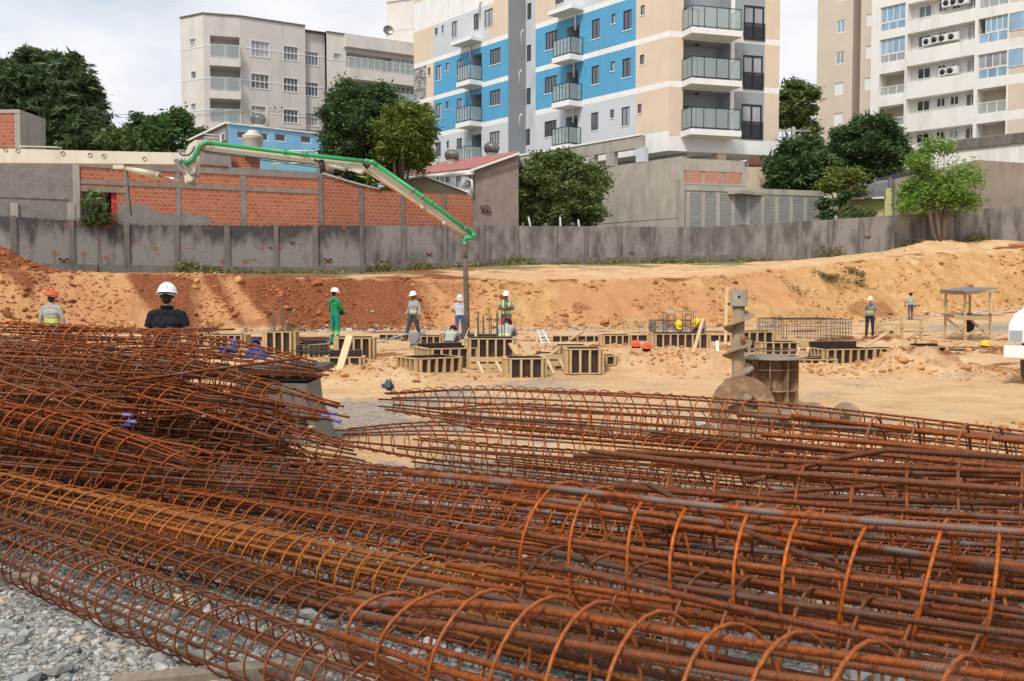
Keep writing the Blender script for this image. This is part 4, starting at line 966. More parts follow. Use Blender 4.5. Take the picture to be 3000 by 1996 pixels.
# brick building 1
o = empty('brick_building', FW.W(Lw(600), 2.6), 'unfinished orange hollow-brick building with grey concrete frame behind the boundary wall', 'building')
hole = FW.rect(240, 555, 342, 672); mb = MB(); zt1 = FW.sz(560, 486)[1]
hole[1] = 2.2
sB0, sB1 = Lw(236), Lw(937)
FW.wall(mb, sB0, 1.8, sB1, zt1, [[*hole, .3, 0]], lambda a, z: 0); FW.box(mb, hole[2] + .01, 1.8, sB1, zt1 - .003, -.5, -.31)
mb.add([FW.W(sB1, 1.8), FW.W(sB1, zt1), FW.W(sB1, zt1, -8), FW.W(sB1, 1.8, -8)], [(0, 1, 2, 3)], 0)
mb.build('wall', [M['brick']], o)
mb = MB()
for u, wd_ in ((372, .22), (522, .22), (713, .3)): s_ = Lw(u); FW.box(mb, s_ - wd_ / 2, 1.8, s_ + wd_ / 2, zt1 - .36, .002, .03)
z_ = [FW.sz(237, 537)[1], FW.sz(937, 568)[1]]; zc_ = sum(z_) / 2
FW.box(mb, sB0, zc_ - .02, sB1, zc_ + .2, .003, .04); FW.box(mb, sB0, zt1 - .35, sB1, zt1 + .02, .004, .05); FW.box(mb, sB0, zc_ - .4, Lw(372), zc_ - .15, .003, .045)
mb.build('concrete_frame', M['conc_frame'], o)
mb = MB(); z_ = FW.sz(560, 620)[1]     # ragged grey render patch low on the wall
pts_ = []; sA, sE = Lw(345), Lw(612); n_ = 40
for k in range(n_ + 1):
    t = k / n_; a = sA + (sE - sA) * t; tz_ = FW.sz(345 + 267 * t, np.interp(t, [0, .15, .3, .45, .6, .95, 1], [605, 598, 603, 622, 625, 632, 640]))[1] + Rw.uniform(-.1, .1)
    pts_.append((a, tz_))
for (a, z0), (b_, z1) in zip(pts_[:-1], pts_[1:]): mb.add([FW.W(a, 1.8, .012), FW.W(b_, 1.8, .012), FW.W(b_, z1, .012), FW.W(a, z0, .012)], [(0, 1, 2, 3)])
mb.build('render_patch', M['plaster'], o)
# opening: planks, teal and red boards, dark doorway
mb = MB(); FW.box(mb, hole[0], hole[1], hole[2], hole[3], -.6, -.45, 0); sA = Lw(243)
for k in range(9): FW.box(mb, Lw(245) + k * .22, hole[1] + .01, Lw(245) + k * .22 + .2, hole[3] - .01, -.44, -.4, 1) if k < 5 else None
FW.box(mb, sA - .2, hole[1] + .01, sA + .06, hole[3], -.35, -.25, 2)
FW.box(mb, Lw(327), hole[1] + .01, Lw(341), FW.sz(330, 560)[1], -.2, -.1, 3)
for u in (297, 312): FW.box(mb, Lw(u), FW.sz(u, 572)[1], Lw(u + 8), FW.sz(u, 556)[1], -.39, -.3, 3)
mb.build('boarded_doorway', [M['dark'], M['wood_old'], worn('teal_board', S('5f8f80'), .8), worn('peeling_red_paint', S('b32f33'), .7, .2, 3, dirt=S('d8b8b0'), dirt_amt=.5)], o)
mb = MB()
R3 = random.Random(5)
for k in range(26): a = Lw(435) + k * .155; FW.box(mb, a, zt1 + .03 + R3.uniform(0, .02), a + .15, zt1 + .09 + R3.uniform(0, .03), -.3, .1)
mb.build('roof_tile', M['tile'], o)
# brick building 2 with sloping top
o = empty('brick_wall', FW.W(Lw(1150), 2.6), 'red brick wall with a sloping top and sooty posts, right of the unfinished building', 'wall')
mb = MB(); wallpoly(mb, [(939, 512), (1010, 534), (1060, 548), (1112, 560), (1385, 572)], th=.3); mb.build('wall', M['brick2'], o)
mb = MB()
for u, v in ((939, 512), (1058, 550), (1180, 563), (1300, 568)): s_ = Lw(u); mb = MB(); FW.box(mb, s_ - .12, 1.8, s_ + .12, FW.sz(u, v)[1] - .02, .002, .05); mb.build('post', M['concrete2'], o)
mb = MB(); q = [FW.W(*FW.sz(u, v), .05) for u, v in ((939, 510), (1010, 532), (1060, 546), (1112, 558))]; mb.tube([p + Vector((0, 0, .05)) for p in q], .07, 6); mb.build('coping', M['concrete'], o)
# gable shed behind
d5 = 64
o = empty('gable_shed', P(1245, 560, d5 + 2), 'low shed with a mossy cream gable and white roof edge behind the red brick wall', 'shed')
g5 = [P(u, v, d5) for u, v in ((1082, 552), (1245, 522), (1385, 574))]; base5 = [Vector((g5[2].x, g5[2].y, 4)), Vector((g5[0].x, g5[0].y, 4))]
mb = MB(); mb.prism(g5 + base5, (.8, 1.2, 0)); mb.build('wall', [M['yellow_wall'] if False else worn('mossy_cream', S('9b9276'), .9, .15, 1, dirt=S('6b6a48'), dirt_amt=.6)], o)
mb = MB()
for a, b_ in ((g5[0], g5[1]), (g5[1], g5[2])): mb.bar(a + Vector((0, .6, .12)), b_ + Vector((0, .6, .12)), 1.7, .12)
mb.build('roof', M['offwhite'], o)
# building with the red metal roof, wall with windows, gutter and rough end wall
d6 = 63.5
o = empty('workshop', P(1450, 600, d6), 'workshop with red metal roof, white side wall with shutters and an old plastered end wall', 'building')
e0, e1 = P(1385, 480, d6), P(1519, 450, d6 + .4)
mb = MB(); mb.prism([Vector((e0.x, e0.y, 2.5)), Vector((e1.x, e1.y, 2.5)), e1, P(1388, 496, d6)], (.5, 9, 0)); mb.build('end_wall', M['plaster_pink'], o)
mb = MB(); mb.bar(P(1450, 560, d6) - Vector((0, .1, 0)), P(1390, 520, d6) - Vector((0, .1, 0)), .1, .2) if False else None
q0, q1, q2, q3 = P(1384, 497, d6 - .3), P(1519, 449, d6 + .1), P(1300, 478, d6 + 12), P(1175, 520, d6 + 7)
mb.prism([q0, q1, q2, q3], (0, 0, .12)); mb.build('roof', M['roof_metal'], o)
mb = MB(); a, b_ = P(1384, 505, d6 - .35), P(1175, 527, d6 + 6.5)
mb.tube([a, b_], .16, 8); mb.tube([a + Vector((.0, -.05, -.1)), P(1350, 512, d6), P(1382, 530, d6 - .2), P(1384, 568, d6 - .2)], .09, 8); mb.bar(P(1378, 500, d6 - .4), P(1522, 449, d6 - .05), .12, .14)
mb.build('gutter', M['white_metal'], o)
mb = MB(); a, b_ = P(1383, 530, d6), P(1200, 545, d6 + 5.5); mb.prism([Vector((a.x, a.y, 3)), Vector((b_.x, b_.y, 3)), Vector((b_.x, b_.y, P(1200, 528, d6 + 5.5).z)), Vector((a.x, a.y, P(1383, 508, d6).z))], (.2, .3, 0)); mb.build('side_wall', worn('white_side_wall', S('b9c2c4'), .85, .08, 1, dirt=S('888f8c'), dirt_amt=.4), o)
fs6 = Fac((a.x - .05, a.y - .1), (b_.x - a.x, b_.y - a.y))
for q in ((1262, 516, 1280, 536), (1290, 514, 1306, 540), (1322, 512, 1338, 546), (1354, 506, 1374, 542)): window(fs6, o, fs6.rect(*q), o=.03, frame='white_frame', glass='shutter' if q[0] > 1300 else 'glass', nx=1, fw=.05)
mb = MB(); c = P(1421, 610, d6); 
for i in range(5):
    for j in range(3): mb.box(c + Vector(((i - 2) * .12, -.06, (j - 1) * .12)), (.1, .06, .1), m=(i + j) % 2)
mb.build('vent_block', [M['brick2'], M['dark']], o)
# sky blue building
d7 = 72
o = empty('blue_house', P(800, 450, d7), 'sky blue flat-roofed house with four small windows and a grey sloping side wall', 'house')
c0, c1, c2 = P(668, 364, d7), P(952, 383, d7 + 5), P(560, 412, d7 + 4)
fb = Fac((c0.x, c0.y), (c1.x - c0.x, c1.y - c0.y)); Lb = (Vector((c1.x, c1.y)) - Vector((c0.x, c0.y))).length; zt7 = c0.z
hb = [fb.rect(*q) for q in ((694, 385, 730, 407), (750, 389, 786, 412), (805, 392, 838, 415), (880, 397, 912, 420))]
mb = MB(); zlo = fb.sz(800, 452)[1]
fb.wall(mb, 0, zlo, Lb, zt7, hb, lambda a, z: 0); fb.box(mb, 0, 2, Lb, zlo - .002, -.3, .2, 1); fb.box(mb, 0, zt7 + .002, Lb, zt7 + .12, -.3, .1, 2)
mb.add([c0, c1, c1 + Vector((-2, 9, 0)), c0 + Vector((-2, 9, 0))], [(0, 1, 2, 3)], 2)
mb.build('wall', [M['skyblue'], M['cyan'], M['offwhite']], o)
mb = MB(); mb.prism([Vector((c0.x - .01, c0.y, 2)), c0 + Vector((-.01, 0, 0)), Vector((c2.x, c2.y, P(560, 415, d7 + 4).z)), Vector((c2.x, c2.y, 2))], (.0, .4, 0)); mb.build('side_wall', M['plaster'], o)
mb = MB(); mb.bar(c0 + Vector((0, .1, .1)), c2 + Vector((0, .1, .05)), .5, .12); mb.build('coping', M['offwhite'], o)
for r in hb: window(fb, o, r, frame='white_frame', glass='glass_dark', nx=1, fw=.07)
fs7 = Fac((c0.x, c0.y - .05), (c2.x - c0.x, c2.y - c0.y)); window(fs7, o, fs7.rect(652, 389, 662, 412), o=.02, frame='white_frame', glass='glass', nx=1, fw=.06)
a = P(641, 400, d7 + .5); mb = MB()
for k in range(3): mb.tube([a + Vector((.2, -.3, -k * .22)), a + Vector((-.9, -.5, .1 - k * .22))], .03, 5)
mb.box(a + Vector((.25, -.3, -.3)), (.12, .2, .9)); mb.build('cable_bracket', M['white_metal'], o)
mb = MB(); a = P(690, 460, 66); mb.box((a.x, 66, 4.5), (3.1, .4, 2 * (a.z - 4.5) + .2), .2)
tag(mb.build('brick_wall', M['brick'], None, origin=(a.x, 66, 3)), 'short half-plastered brick wall below the blue house', 'wall')
mb = MB(); a = P(600, 455, 65); mb.box((a.x, 65, 4.6), (3.4, .4, 2 * (P(600, 440, 65).z - 4.6)), .1)
tag(mb.build('plastered_wall', M['plaster'], None, origin=(a.x, 65, 3)), 'grey plastered wall just right of the pump boom elbow', 'wall')
a = P(890, 475, 68); o = empty('gate', a, 'white metal gate frame beside the blue house', 'gate'); mb = MB()
for k in range(4): mb.tube([a + Vector((-2, 0, -.1 + k * .28)), a + Vector((.9, 0, -.1 + k * .28))], .05, 6)
mb.tube([a + Vector((-2, 0, -.8)), a + Vector((-2, 0, .8))], .06, 6); mb.tube([a + Vector((.9, 0, -.8)), a + Vector((.9, 0, .8))], .06, 6); mb.build('frame', M['white_frame'], o)
# taupe base wall piece left of the blue house
mb = MB(); a = P(520, 420, 84); mb.box((a.x, 85, 4), (5, 1, 2 * (a.z - 4))); tag(mb.build('brick_wall', M['brick_pale'], None, origin=(a.x, 85, 2)), 'pale brick garden wall behind the leafy tree by the taupe building', 'wall')
# ---- roof ventilators
def ventilator(u0, v0, u1, v1, d, label, neck=True):
    c = P((u0 + u1) / 2, (v0 + v1) / 2, d); r = (u1 - u0) / 2 * d / F; h = r * 1.45
    o = empty('roof_ventilator', c - Vector((0, 0, h * .75)), label, 'roof ventilator', 'turbine roof ventilators')
    mb = MB(); prof_ = [(r * .55, -h * .5), (r * .82, -h * .4), (r * .98, -h * .15), (r, .0), (r * .96, h * .2), (r * .75, h * .4), (r * .3, h * .5), (0, h * .52)]
    mb.lathe([(a * .93, b_ * .98) for a, b_ in prof_], c, 20)
    for k in range(26):
        a = 2 * math.pi * k / 26; pts = []
        for i, (rr_, zz_) in enumerate(prof_[:-1]):
            a_ = a + .14 * i; pts.append(c + Vector((rr_ * math.cos(a_), rr_ * math.sin(a_), zz_)))
        mb.tube(pts, r * .035, 4)
    mb.build('turbine', M['metal'], o)
    mb = MB(); mb.lathe([(r * .62, -h * .95), (r * .62, -h * .5), (r * .7, -h * .48), (r * .7, -h * .56), (r * .6, -h * .56)], c, 20); mb.build('neck', M['white_metal'], o)
ventilator(735, 336, 778, 365, 76, 'turbine roof ventilator on top of the blue house')
ventilator(1303, 440, 1345, 470, 72, 'left of the two turbine ventilators standing on the red metal roof')
ventilator(1418, 420, 1463, 448, 69, 'right of the two turbine ventilators standing on the red metal roof, nearest its end wall')
ventilator(936, 484, 978, 512, 56, 'turbine ventilator half hidden behind the boom cylinder, above the brick building corner')
ventilator(1100, 514, 1134, 538, 62, 'smaller lower turbine ventilator behind the gable shed, left of its twin')
ventilator(1136, 497, 1170, 522, 64, 'turbine ventilator partly hidden behind the green boom pipe by the gable shed')
c = P(740, 415, 66); r = 30 * 66 / F
o = empty('water_tank', c - Vector((0, 0, .5)), 'round cream water tank in front of the blue house windows', 'water tank'); mb = MB()
mb.lathe([(r * .92, -.9), (r * .97, .1), (r * 1.0, .12), (r * .98, .2), (r, .22), (r * .97, .3)], c, 28); mb.build('body', plain('cream_plastic', S('c9c0b2'), .6), o)
mb = MB(); mb.lathe([(r * 1.0, .3), (r * .99, .36), (r * .5, .58), (r * .49, .68), (r * .4, .72), (0, .74)], c, 28); mb.build('lid', plain('cream_plastic_lid', S('c9c0b2'), .6), o)
# ================================================================ right side : yellow house, tan wall
d8 = 66
o = empty('yellow_house', P(2560, 600, d8), 'small pale yellow house with a grey corrugated roof behind the boundary wall', 'house')
a, b_, c = P(2490, 600, d8 + .5), P(2590, 600, d8), P(2652, 600, d8 + 1.2)
mb = MB(); zt8 = P(2500, 582, d8).z; mb.prism([Vector((a.x, a.y, 3)), Vector((b_.x, b_.y, 3)), Vector((b_.x, b_.y, zt8)), Vector((a.x, a.y, zt8))], (.3, 3, 0))
mb.build('wall', M['yellow_wall'], o)
mb = MB(); b0 = P(2592, 640, d8 - .6); mb.prism([Vector((P(2588, 640, d8 - .6).x, d8 - .6, 3)), Vector((P(2624, 640, d8 - .6).x, d8 - .6, 3)), P(2612, 552, d8 - .6), P(2598, 552, d8 - .6), P(2593, 590, d8 - .6)], (.1, .5, 0)); mb.build('buttress', M['yellow_wall'], o)
mb = MB(); mb.bar(P(2607, 520, d8 - .4), P(2607, 556, d8 - .4), .2, .2); mb.build('chimney_pipe', M['metal'], o)
mb = MB(); nz_ = 46
A0, A1, B0, B1 = P(2462, 587, d8 - .6), P(2592, 574, d8 - .6), P(2500, 545, d8 + 4), P(2650, 530, d8 + 4)
for k in range(nz_):
    t0_, t1_ = k / nz_, (k + 1) / nz_; hgt = .05 * (1 if k % 2 else -1)
    p0, p1 = A0.lerp(A1, t0_), A0.lerp(A1, t1_); q0, q1 = B0.lerp(B1, t0_), B0.lerp(B1, t1_)
    vz = Vector((0, 0, hgt)); mb.add([p0 - vz, p1 + vz, q1 + vz, q0 - vz], [(0, 1, 2, 3)])
    mb.add([p0 - vz, p1 + vz, p1 + vz - Vector((0, 0, .03)), p0 - vz - Vector((0, 0, .03))], [(0, 1, 2, 3)])
mb.build('roof', M['fibro'], o)
mb = MB(); A0, A1, B0, B1 = P(2590, 572, d8 + .4), P(2660, 566, d8 + .4), P(2560, 535, d8 + 5), P(2700, 522, d8 + 6); mb.prism([A0, A1, B1, B0], (0, 0, .1)); mb.build('rear_roof', M['fibro'], o)
mb = MB(); mb.prism([P(2555, 528, d8 + 6), P(2720, 480, d8 + 7), P(2720, 530, d8 + 7), P(2555, 536, d8 + 6)], (0, .3, 0)); tag(mb.build('parapet_wall', worn('black_stained_wall', S('4a4644'), .95, .3, 1.5), None, origin=P(2640, 520, d8 + 6)), 'black-stained sloping parapet behind the corrugated roof', 'wall')
mb = MB(); p_ = [P(2450, 560, d8 + 1.5), P(2520, 566, d8 + .6), P(2500, 552, d8 + 2), P(2440, 535, d8 + 3)]; mb.prism(p_, (0, 0, .12)); tag(mb.build('tiled_roof', M['tile'], None, origin=p_[0]), 'old red clay tile roof left of the corrugated roof', 'roof')
mb = MB(); p_ = [P(2180, 492, 80), P(2300, 486, 80), P(2330, 450, 86), P(2200, 455, 86)]; mb.prism(p_, (0, 0, .2)); tag(mb.build('tiled_roof', M['tile'], None, origin=p_[0]), 'red clay tile roof seen through the open parking deck of the blue block', 'roof')
o = empty('retaining_wall', P(2900, 560, 66), 'tall tan plastered wall with dark streaks behind the boundary wall at the right edge', 'wall')
mb = MB(); a, b_ = P(2620, 560, 65.5), P(3250, 560, 64.5); za, zb_ = P(2860, 468, 65).z, P(3000, 478, 64.8).z
mb.prism([Vector((a.x, a.y, 3)), Vector((b_.x, b_.y, 3)), Vector((b_.x, b_.y, zb_ - .4)), Vector((P(2860, 500, 65.1).x, 65.1, za)), Vector((a.x, a.y, za - 1.2))], (0, .4, 0)); mb.build('wall', M['plaster_tan'], o)
# ================================================================ poles and wires
def pole(u, vt, vb, d, label, arm=1.6, ang=0):
    a, b_ = P(u, vt, d), P(u, vb, d); o = empty('utility_pole', b_, label, 'utility pole', 'utility poles'); mb = MB(); mb.tube([b_, a], [.2, .13], 8); mb.build('shaft', M['concrete'], o)
    mb = MB(); dv = Vector((math.cos(ang), math.sin(ang), 0)); mb.bar(a - dv * arm - Vector((0, 0, .35)), a + dv * arm - Vector((0, 0, .35)), .12, .14)
    mb.bar(a - dv * arm * .5 - Vector((0, 0, .4)), a - Vector((0, 0, 1.1)), .05, .05); mb.bar(a + dv * arm * .5 - Vector((0, 0, .4)), a - Vector((0, 0, 1.1)), .05, .05); mb.build('crossarm', M['concrete'], o)
    for k in (-.95, -.5, .5, .95):
        mb = MB(); mb.lathe([(.05, 0), (.1, .05), (.06, .12), (.09, .18), (0, .24)], a + dv * arm * k - Vector((0, 0, .28)), 8); mb.build('insulator', M['concrete2'], o)
    return a
pa = pole(783, 310, 380, 80, 'utility pole with a crossarm behind the blue house roof', 1.3, -.2)
pb = pole(2325, 372, 430, 92, 'utility pole among the trees between the two right-hand blocks', 1.6, .1)
mb = MB()
for (a, b_) in (((265, 331, 78), (783, 316, 80)), ((265, 340, 78), (783, 320, 80)), ((783, 316, 80), (1020, 336, 84)), ((783, 322, 80), (1020, 345, 84))):
    A, B_ = P(*a), P(*b_); mb.tube([A.lerp(B_, t) - Vector((0, 0, .4 * math.sin(math.pi * t))) for t in np.linspace(0, 1, 9)], .018, 4)
tag(mb.build('power_line', M['black_frame'], None, origin=pa), 'thin overhead power lines running left and right from the pole behind the blue house', 'power line', kind='stuff')
# ================================================================ vegetation
def leafmat(name, stops, rough=.55, trans=.25):
    m, t, b, l = newmat(name)
    a = N(t, 'ShaderNodeAttribute', attribute_name='tint'); s = N(t, 'ShaderNodeSeparateColor'); l(a.outputs['Color'], s.inputs[0])
    c = ramp(t, l, s.outputs[0], stops); l(c, b.inputs['Base Color']); b.inputs['Roughness'].default_value = rough; b.inputs['Specular IOR Level'].default_value = .3
    tr = N(t, 'ShaderNodeBsdfTranslucent'); l(c, tr.inputs[0]); mx_ = N(t, 'ShaderNodeMixShader'); mx_.inputs[0].default_value = trans
    o = t.nodes['Material Output']; l(b.outputs[0], mx_.inputs[1]); l(tr.outputs[0], mx_.inputs[2]); l(mx_.outputs[0], o.inputs['Surface']); return m
M['leaf_dark'] = leafmat('dark_leaves', [(0, S('2c3f24')), (.6, S('4a6338')), (1, S('728a54'))])
M['leaf_conifer'] = leafmat('conifer_needles', [(0, S('2f3f2a')), (.6, S('516640')), (1, S('83925f'))])
M['leaf_mid'] = leafmat('mid_green_leaves', [(0, S('3d5029')), (.6, S('627440')), (1, S('93a466'))])
M['leaf_olive'] = leafmat('olive_leaves', [(0, S('48561f')), (.6, S('6d7a33')), (1, S('8f9a4a'))])
M['leaf_light'] = leafmat('fresh_green_leaves', [(0, S('4f6f28')), (.6, S('74943c')), (1, S('9cb658'))])
M['leaf_brown'] = leafmat('brownish_leaves', [(0, S('4d4529')), (.6, S('74683f')), (1, S('958654'))])
M['leaf_red'] = leafmat('green_leaves_red_tips', [(0, S('35502a')), (.75, S('55753a')), (.9, S('8a6a44')), (1, S('a8694a'))])
M['leaf_weed'] = leafmat('dry_weeds', [(0, S('565433')), (.6, S('7f7a4e')), (1, S('a59b6c'))])
M['bark'] = worn('bark', S('6b5d4e'), .95, .25, 4, .02)
def leaves(centers, per, spread, size, seed, droop=0, elong=1.6, tint=None, flat=1.0):
    r = np.random.default_rng(seed); n = len(centers) * per
    c = np.repeat(centers, per, 0); p = c + r.normal(0, 1, (n, 3)) * np.array([spread, spread, spread * .75 * flat])
    d = r.normal(0, 1, (n, 3)); d[:, 2] = d[:, 2] * .5 - droop; d /= np.linalg.norm(d, axis=1)[:, None]
    q = np.cross(d, r.normal(0, 1, (n, 3))); q /= np.linalg.norm(q, axis=1)[:, None] + 1e-9
    s = size * r.uniform(.6, 1.4, (n, 1)); a = d * s * elong; b_ = q * s * .5
    V_ = np.stack([p - a, p - b_ * 1.0, p + a, p + b_], 1).reshape(-1, 3); Fc = np.arange(n * 4).reshape(-1, 4)
    ct = np.repeat(r.uniform(-.25, .25, (len(centers), 1)), per, 0) + r.normal(.5, .16, (n, 1))
    if tint is not None: ct = ct + tint(p)[:, None]
    t = np.clip(np.repeat(ct, 4, 0), 0, 1); return V_, Fc, np.concatenate([t, t, t, t * 0 + 1], 1)
def crown_pts(blobs, n, seed, shell=.55):
    """clumps of foliage on boughs: coarse clump centres through the blobs, then tufts round each centre"""
    r = np.random.default_rng(seed); out = []; w_ = np.array([b[3] * b[4] * b[5] for b in blobs]) ** .67; w_ = w_ / w_.sum()
    for b_, k in zip(blobs, (w_ * n).astype(int) + 1):
        R3_ = np.array(b_[3:6]); kc = max(3, k // (15 if shell < .62 else 8)); d = r.normal(0, 1, (kc, 3)); d /= np.linalg.norm(d, axis=1)[:, None]
        cen = np.array(b_[:3]) + d * (r.uniform(shell, 1.0, (kc, 1)) ** .6) * r.uniform(.78, 1.12, (kc, 1)) * R3_
        cr_ = R3_.mean() * r.uniform(.12, .32, (kc, 1)); pick = r.integers(0, kc, k); e = r.normal(0, 1, (k, 3)); e /= np.linalg.norm(e, axis=1)[:, None]; e[:, 2] = np.where(r.random(k) < .7, np.abs(e[:, 2]), e[:, 2])
        out.append(cen[pick] + e * cr_[pick] * np.array([1, 1, .75]) * r.uniform(.5, 1.05, (k, 1)))
    return np.concatenate(out)
def tree(name, label, blobs_px, d, mat, n=500, per=40, spread=.4, size=.1, seed=1, trunk=None, droop=0, shell=.55, cat='tree', group='trees behind the boundary wall', elong=1.6, flat=1., limbs=8, tr=.25):
    """blobs: (u, v, ru, rv, depth offset) in photograph pixels at distance d -> metres"""
    bl_ = []
    for (u, v, ru, rv, dd) in blobs_px:
        c = P(u, v, d + dd); k = (d + dd) / F; bl_.append((c.x, c.y, c.z, ru * k, (ru + rv) / 2 * k * .9, rv * k))
    cs = crown_pts(bl_, n, seed, shell)
    big = max(bl_, key=lambda b_: b_[3] * b_[5]); tb = trunk if trunk else (big[0], big[1])
    base = Vector((tb[0], tb[1], gz(tb[0], tb[1]) - .1))
    rg = np.random.default_rng(seed + 500); lim = np.concatenate([cs, cs[rg.random(len(cs)) < .12] + rg.normal(0, 1, (int(0), 3)) if False else cs[:0]]); ctr = cs.mean(0); spr = cs[rg.random(len(cs)) < .16]; spr = ctr + (spr - ctr) * rg.uniform(1.02, 1.16, (len(spr), 1)); cs = np.concatenate([cs, spr]); keep_ = fbm(cs[:, 0] * 1.1 + cs[:, 1] * .7, cs[:, 2] * 1.3, seed + 7, 3) > (-.2 if shell < .6 else -2); cs = cs[keep_]
    o = empty(name, base, label, cat, group); V_, Fc, C_ = leaves(cs, per, spread, size, seed, droop, elong, flat=flat)
    npmesh('crown', V_, Fc, M[mat], o, attrs={'tint': ('POINT', C_)})
    mb = MB(); rs = random.Random(seed); top = Vector(big[:3]); mid = base.lerp(top, .45) + Vector((rs.uniform(-.3, .3), rs.uniform(-.3, .3), 0))
    mb.tube([base, base.lerp(mid, .5), mid, mid.lerp(top, .6)], [tr, tr * .85, tr * .7, tr * .35], 8)
    for k in range(limbs):
        t = Vector(cs[rs.randrange(len(cs))]); s_ = mid.lerp(top, rs.uniform(0, .6)); m_ = s_.lerp(t, .5) + Vector((rs.uniform(-.3, .3), rs.uniform(-.3, .3), rs.uniform(0, .5)))
        mb.tube([s_, m_, t], [tr * .35, tr * .22, tr * .07], 6)
    mb.build('trunk', M['bark'], o); return o
def conifer(label, d, stems, mat, seed):
    r = random.Random(seed); base = P(stems[0][0], 430, d); base.z = gz(base.x, base.y); o = empty('conifer_tree', base, label, 'tree', 'trees behind the boundary wall'); mb = MB(); cs = []
    for (u, vt, vb, wpx, dd) in stems:
        t, b_ = P(u, vt, d + dd), P(u, vb, d + dd); mb.tube([Vector((b_.x, b_.y, gz(b_.x, b_.y) - .2)), b_, t], [.45, .35, .05], 7); H_ = (t - b_).length; wm = wpx * (d + dd) / F
        nb_ = 120
        for k in range(nb_):
            f = (k + r.random()) / nb_; ln = wm * (1 - f) ** .62 * r.uniform(.6, 1.12) + .4; a_ = r.uniform(0, 2 * math.pi); s_ = b_.lerp(t, f); dr = r.uniform(-.05, .28); q = []
            for i in range(6): w_ = i / 5; q.append(s_ + Vector((math.cos(a_), math.sin(a_), 0)) * ln * w_ + Vector((0, 0, ln * (dr * w_ - .18 * w_ * w_ + .16 * w_ ** 4))))
            mb.tube(q[:5], [.07, .06, .05, .04, .02], 4)
            for i in range(max(4, int(ln * 4.2))): w_ = (i + 1) / max(4, int(ln * 4.2)); j = min(4, int(w_ * 5)); p_ = q[j].lerp(q[j + 1], w_ * 5 - j); cs.append((p_.x + r.gauss(0, .16), p_.y + r.gauss(0, .16), p_.z + r.gauss(0, .1)))
    V_, Fc, C_ = leaves(np.array(cs), 20, .26, .15, seed, droop=-.35, elong=2.6, flat=.42); npmesh('crown', V_, Fc, M[mat], o, attrs={'tint': ('POINT', C_)}); mb.build('trunk', M['bark'], o)
conifer('huge dark conifer behind the brick tower and the pump boom at the left', 86, [(85, 150, 440, 150, 0), (215, 170, 440, 95, -2), (20, 180, 440, 150, 3), (150, 160, 430, 120, 4), (-90, 260, 440, 120, 3), (262, 330, 450, 60, -3), (240, 235, 450, 80, -1), (285, 385, 450, 45, -2), (150, 250, 450, 160, 1)], 'leaf_conifer', 3)
for k, (b_, lab) in enumerate((([(395, 375, 22, 10, 0), (415, 352, 26, 9, 0), (382, 388, 14, 6, 0), (420, 398, 16, 8, 0)], 'araucaria with flat dark tufts of foliage, left of the leafy tree'),)):
    tree('araucaria_tree', lab, b_, 95, 'leaf_dark', 90, 40, .3, .13, 21, shell=.2, limbs=10, tr=.2)
tree('broadleaf_tree', 'leafy tree with reddish tips right of the conifer, beside the taupe building', [(505, 395, 68, 58, 0), (470, 380, 45, 40, 0), (550, 390, 40, 40, 0), (500, 355, 35, 25, 0)], 78, 'leaf_red', 520, 26, .34, .15, 5, elong=1.7, shell=.4)
tree('broadleaf_tree', 'low loose light-green tree just behind the pump boom, right of the conifer', [(355, 420, 45, 35, 0), (420, 430, 50, 25, 0), (330, 425, 25, 22, 0)], 80, 'leaf_mid', 300, 22, .35, .13, 6, shell=.2)
tree('ficus_tree', 'large dense dark-green tree left of the blue apartment block', [(1040, 370, 88, 110, 0), (1090, 310, 70, 50, 0), (1010, 330, 50, 60, -.5), (985, 440, 38, 70, 0), (1050, 480, 80, 60, 0), (1120, 300, 50, 32, 0)], 63.5, 'leaf_dark', 1500, 34, .22, .085, 7, shell=.72, tr=.4)
tree('ficus_tree', 'olive-green tree merged with the dark one, right in front of the mosaic strip', [(1180, 400, 82, 75, 0), (1215, 380, 52, 70, 0), (1150, 440, 55, 60, .5), (1225, 455, 30, 50, 1)], 61.5, 'leaf_olive', 900, 30, .22, .09, 8, shell=.62, tr=.4)
tree('bushy_tree', 'wide bushy mid-green tree against the raw concrete wall', [(1570, 560, 60, 75, 0), (1650, 550, 75, 85, 0), (1720, 590, 50, 75, 0), (1545, 600, 40, 60, 0), (1590, 500, 25, 45, 0), (1640, 490, 30, 40, 0), (1730, 530, 28, 40, 0), (1680, 630, 80, 45, -.5), (1560, 640, 50, 30, 0), (1610, 480, 16, 30, 0)], 65.5, 'leaf_mid', 1700, 30, .24, .09, 9, shell=.62, tr=.35)
tree('tall_tree', 'tall feathery tree with see-through gaps between the blue block and the tower', [(2330, 300, 55, 50, 0), (2350, 270, 38, 30, 0), (2310, 340, 50, 45, 0), (2360, 360, 35, 60, 0), (2290, 290, 18, 22, 0)], 96, 'leaf_mid', 800, 30, .45, .18, 10, shell=.3, tr=.3, flat=.5)
tree('dark_tree', 'dark bushy tree at the foot of the tower, right of the blue block', [(2340, 490, 65, 62, 0), (2310, 540, 50, 40, 0), (2400, 520, 45, 45, 0), (2360, 440, 35, 25, 0), (2290, 480, 20, 60, .5)], 70, 'leaf_dark', 1000, 26, .28, .13, 11, shell=.6, tr=.3, droop=.3, elong=2.2)
tree('round_tree', 'dense dome-shaped dark tree in front of the white tower', [(2545, 430, 88, 75, 0), (2550, 390, 60, 38, 0), (2465, 430, 28, 45, 0), (2560, 500, 75, 35, 0), (2610, 450, 42, 45, 0)], 74, 'leaf_dark', 1300, 36, .22, .10, 12, shell=.8, tr=.3)
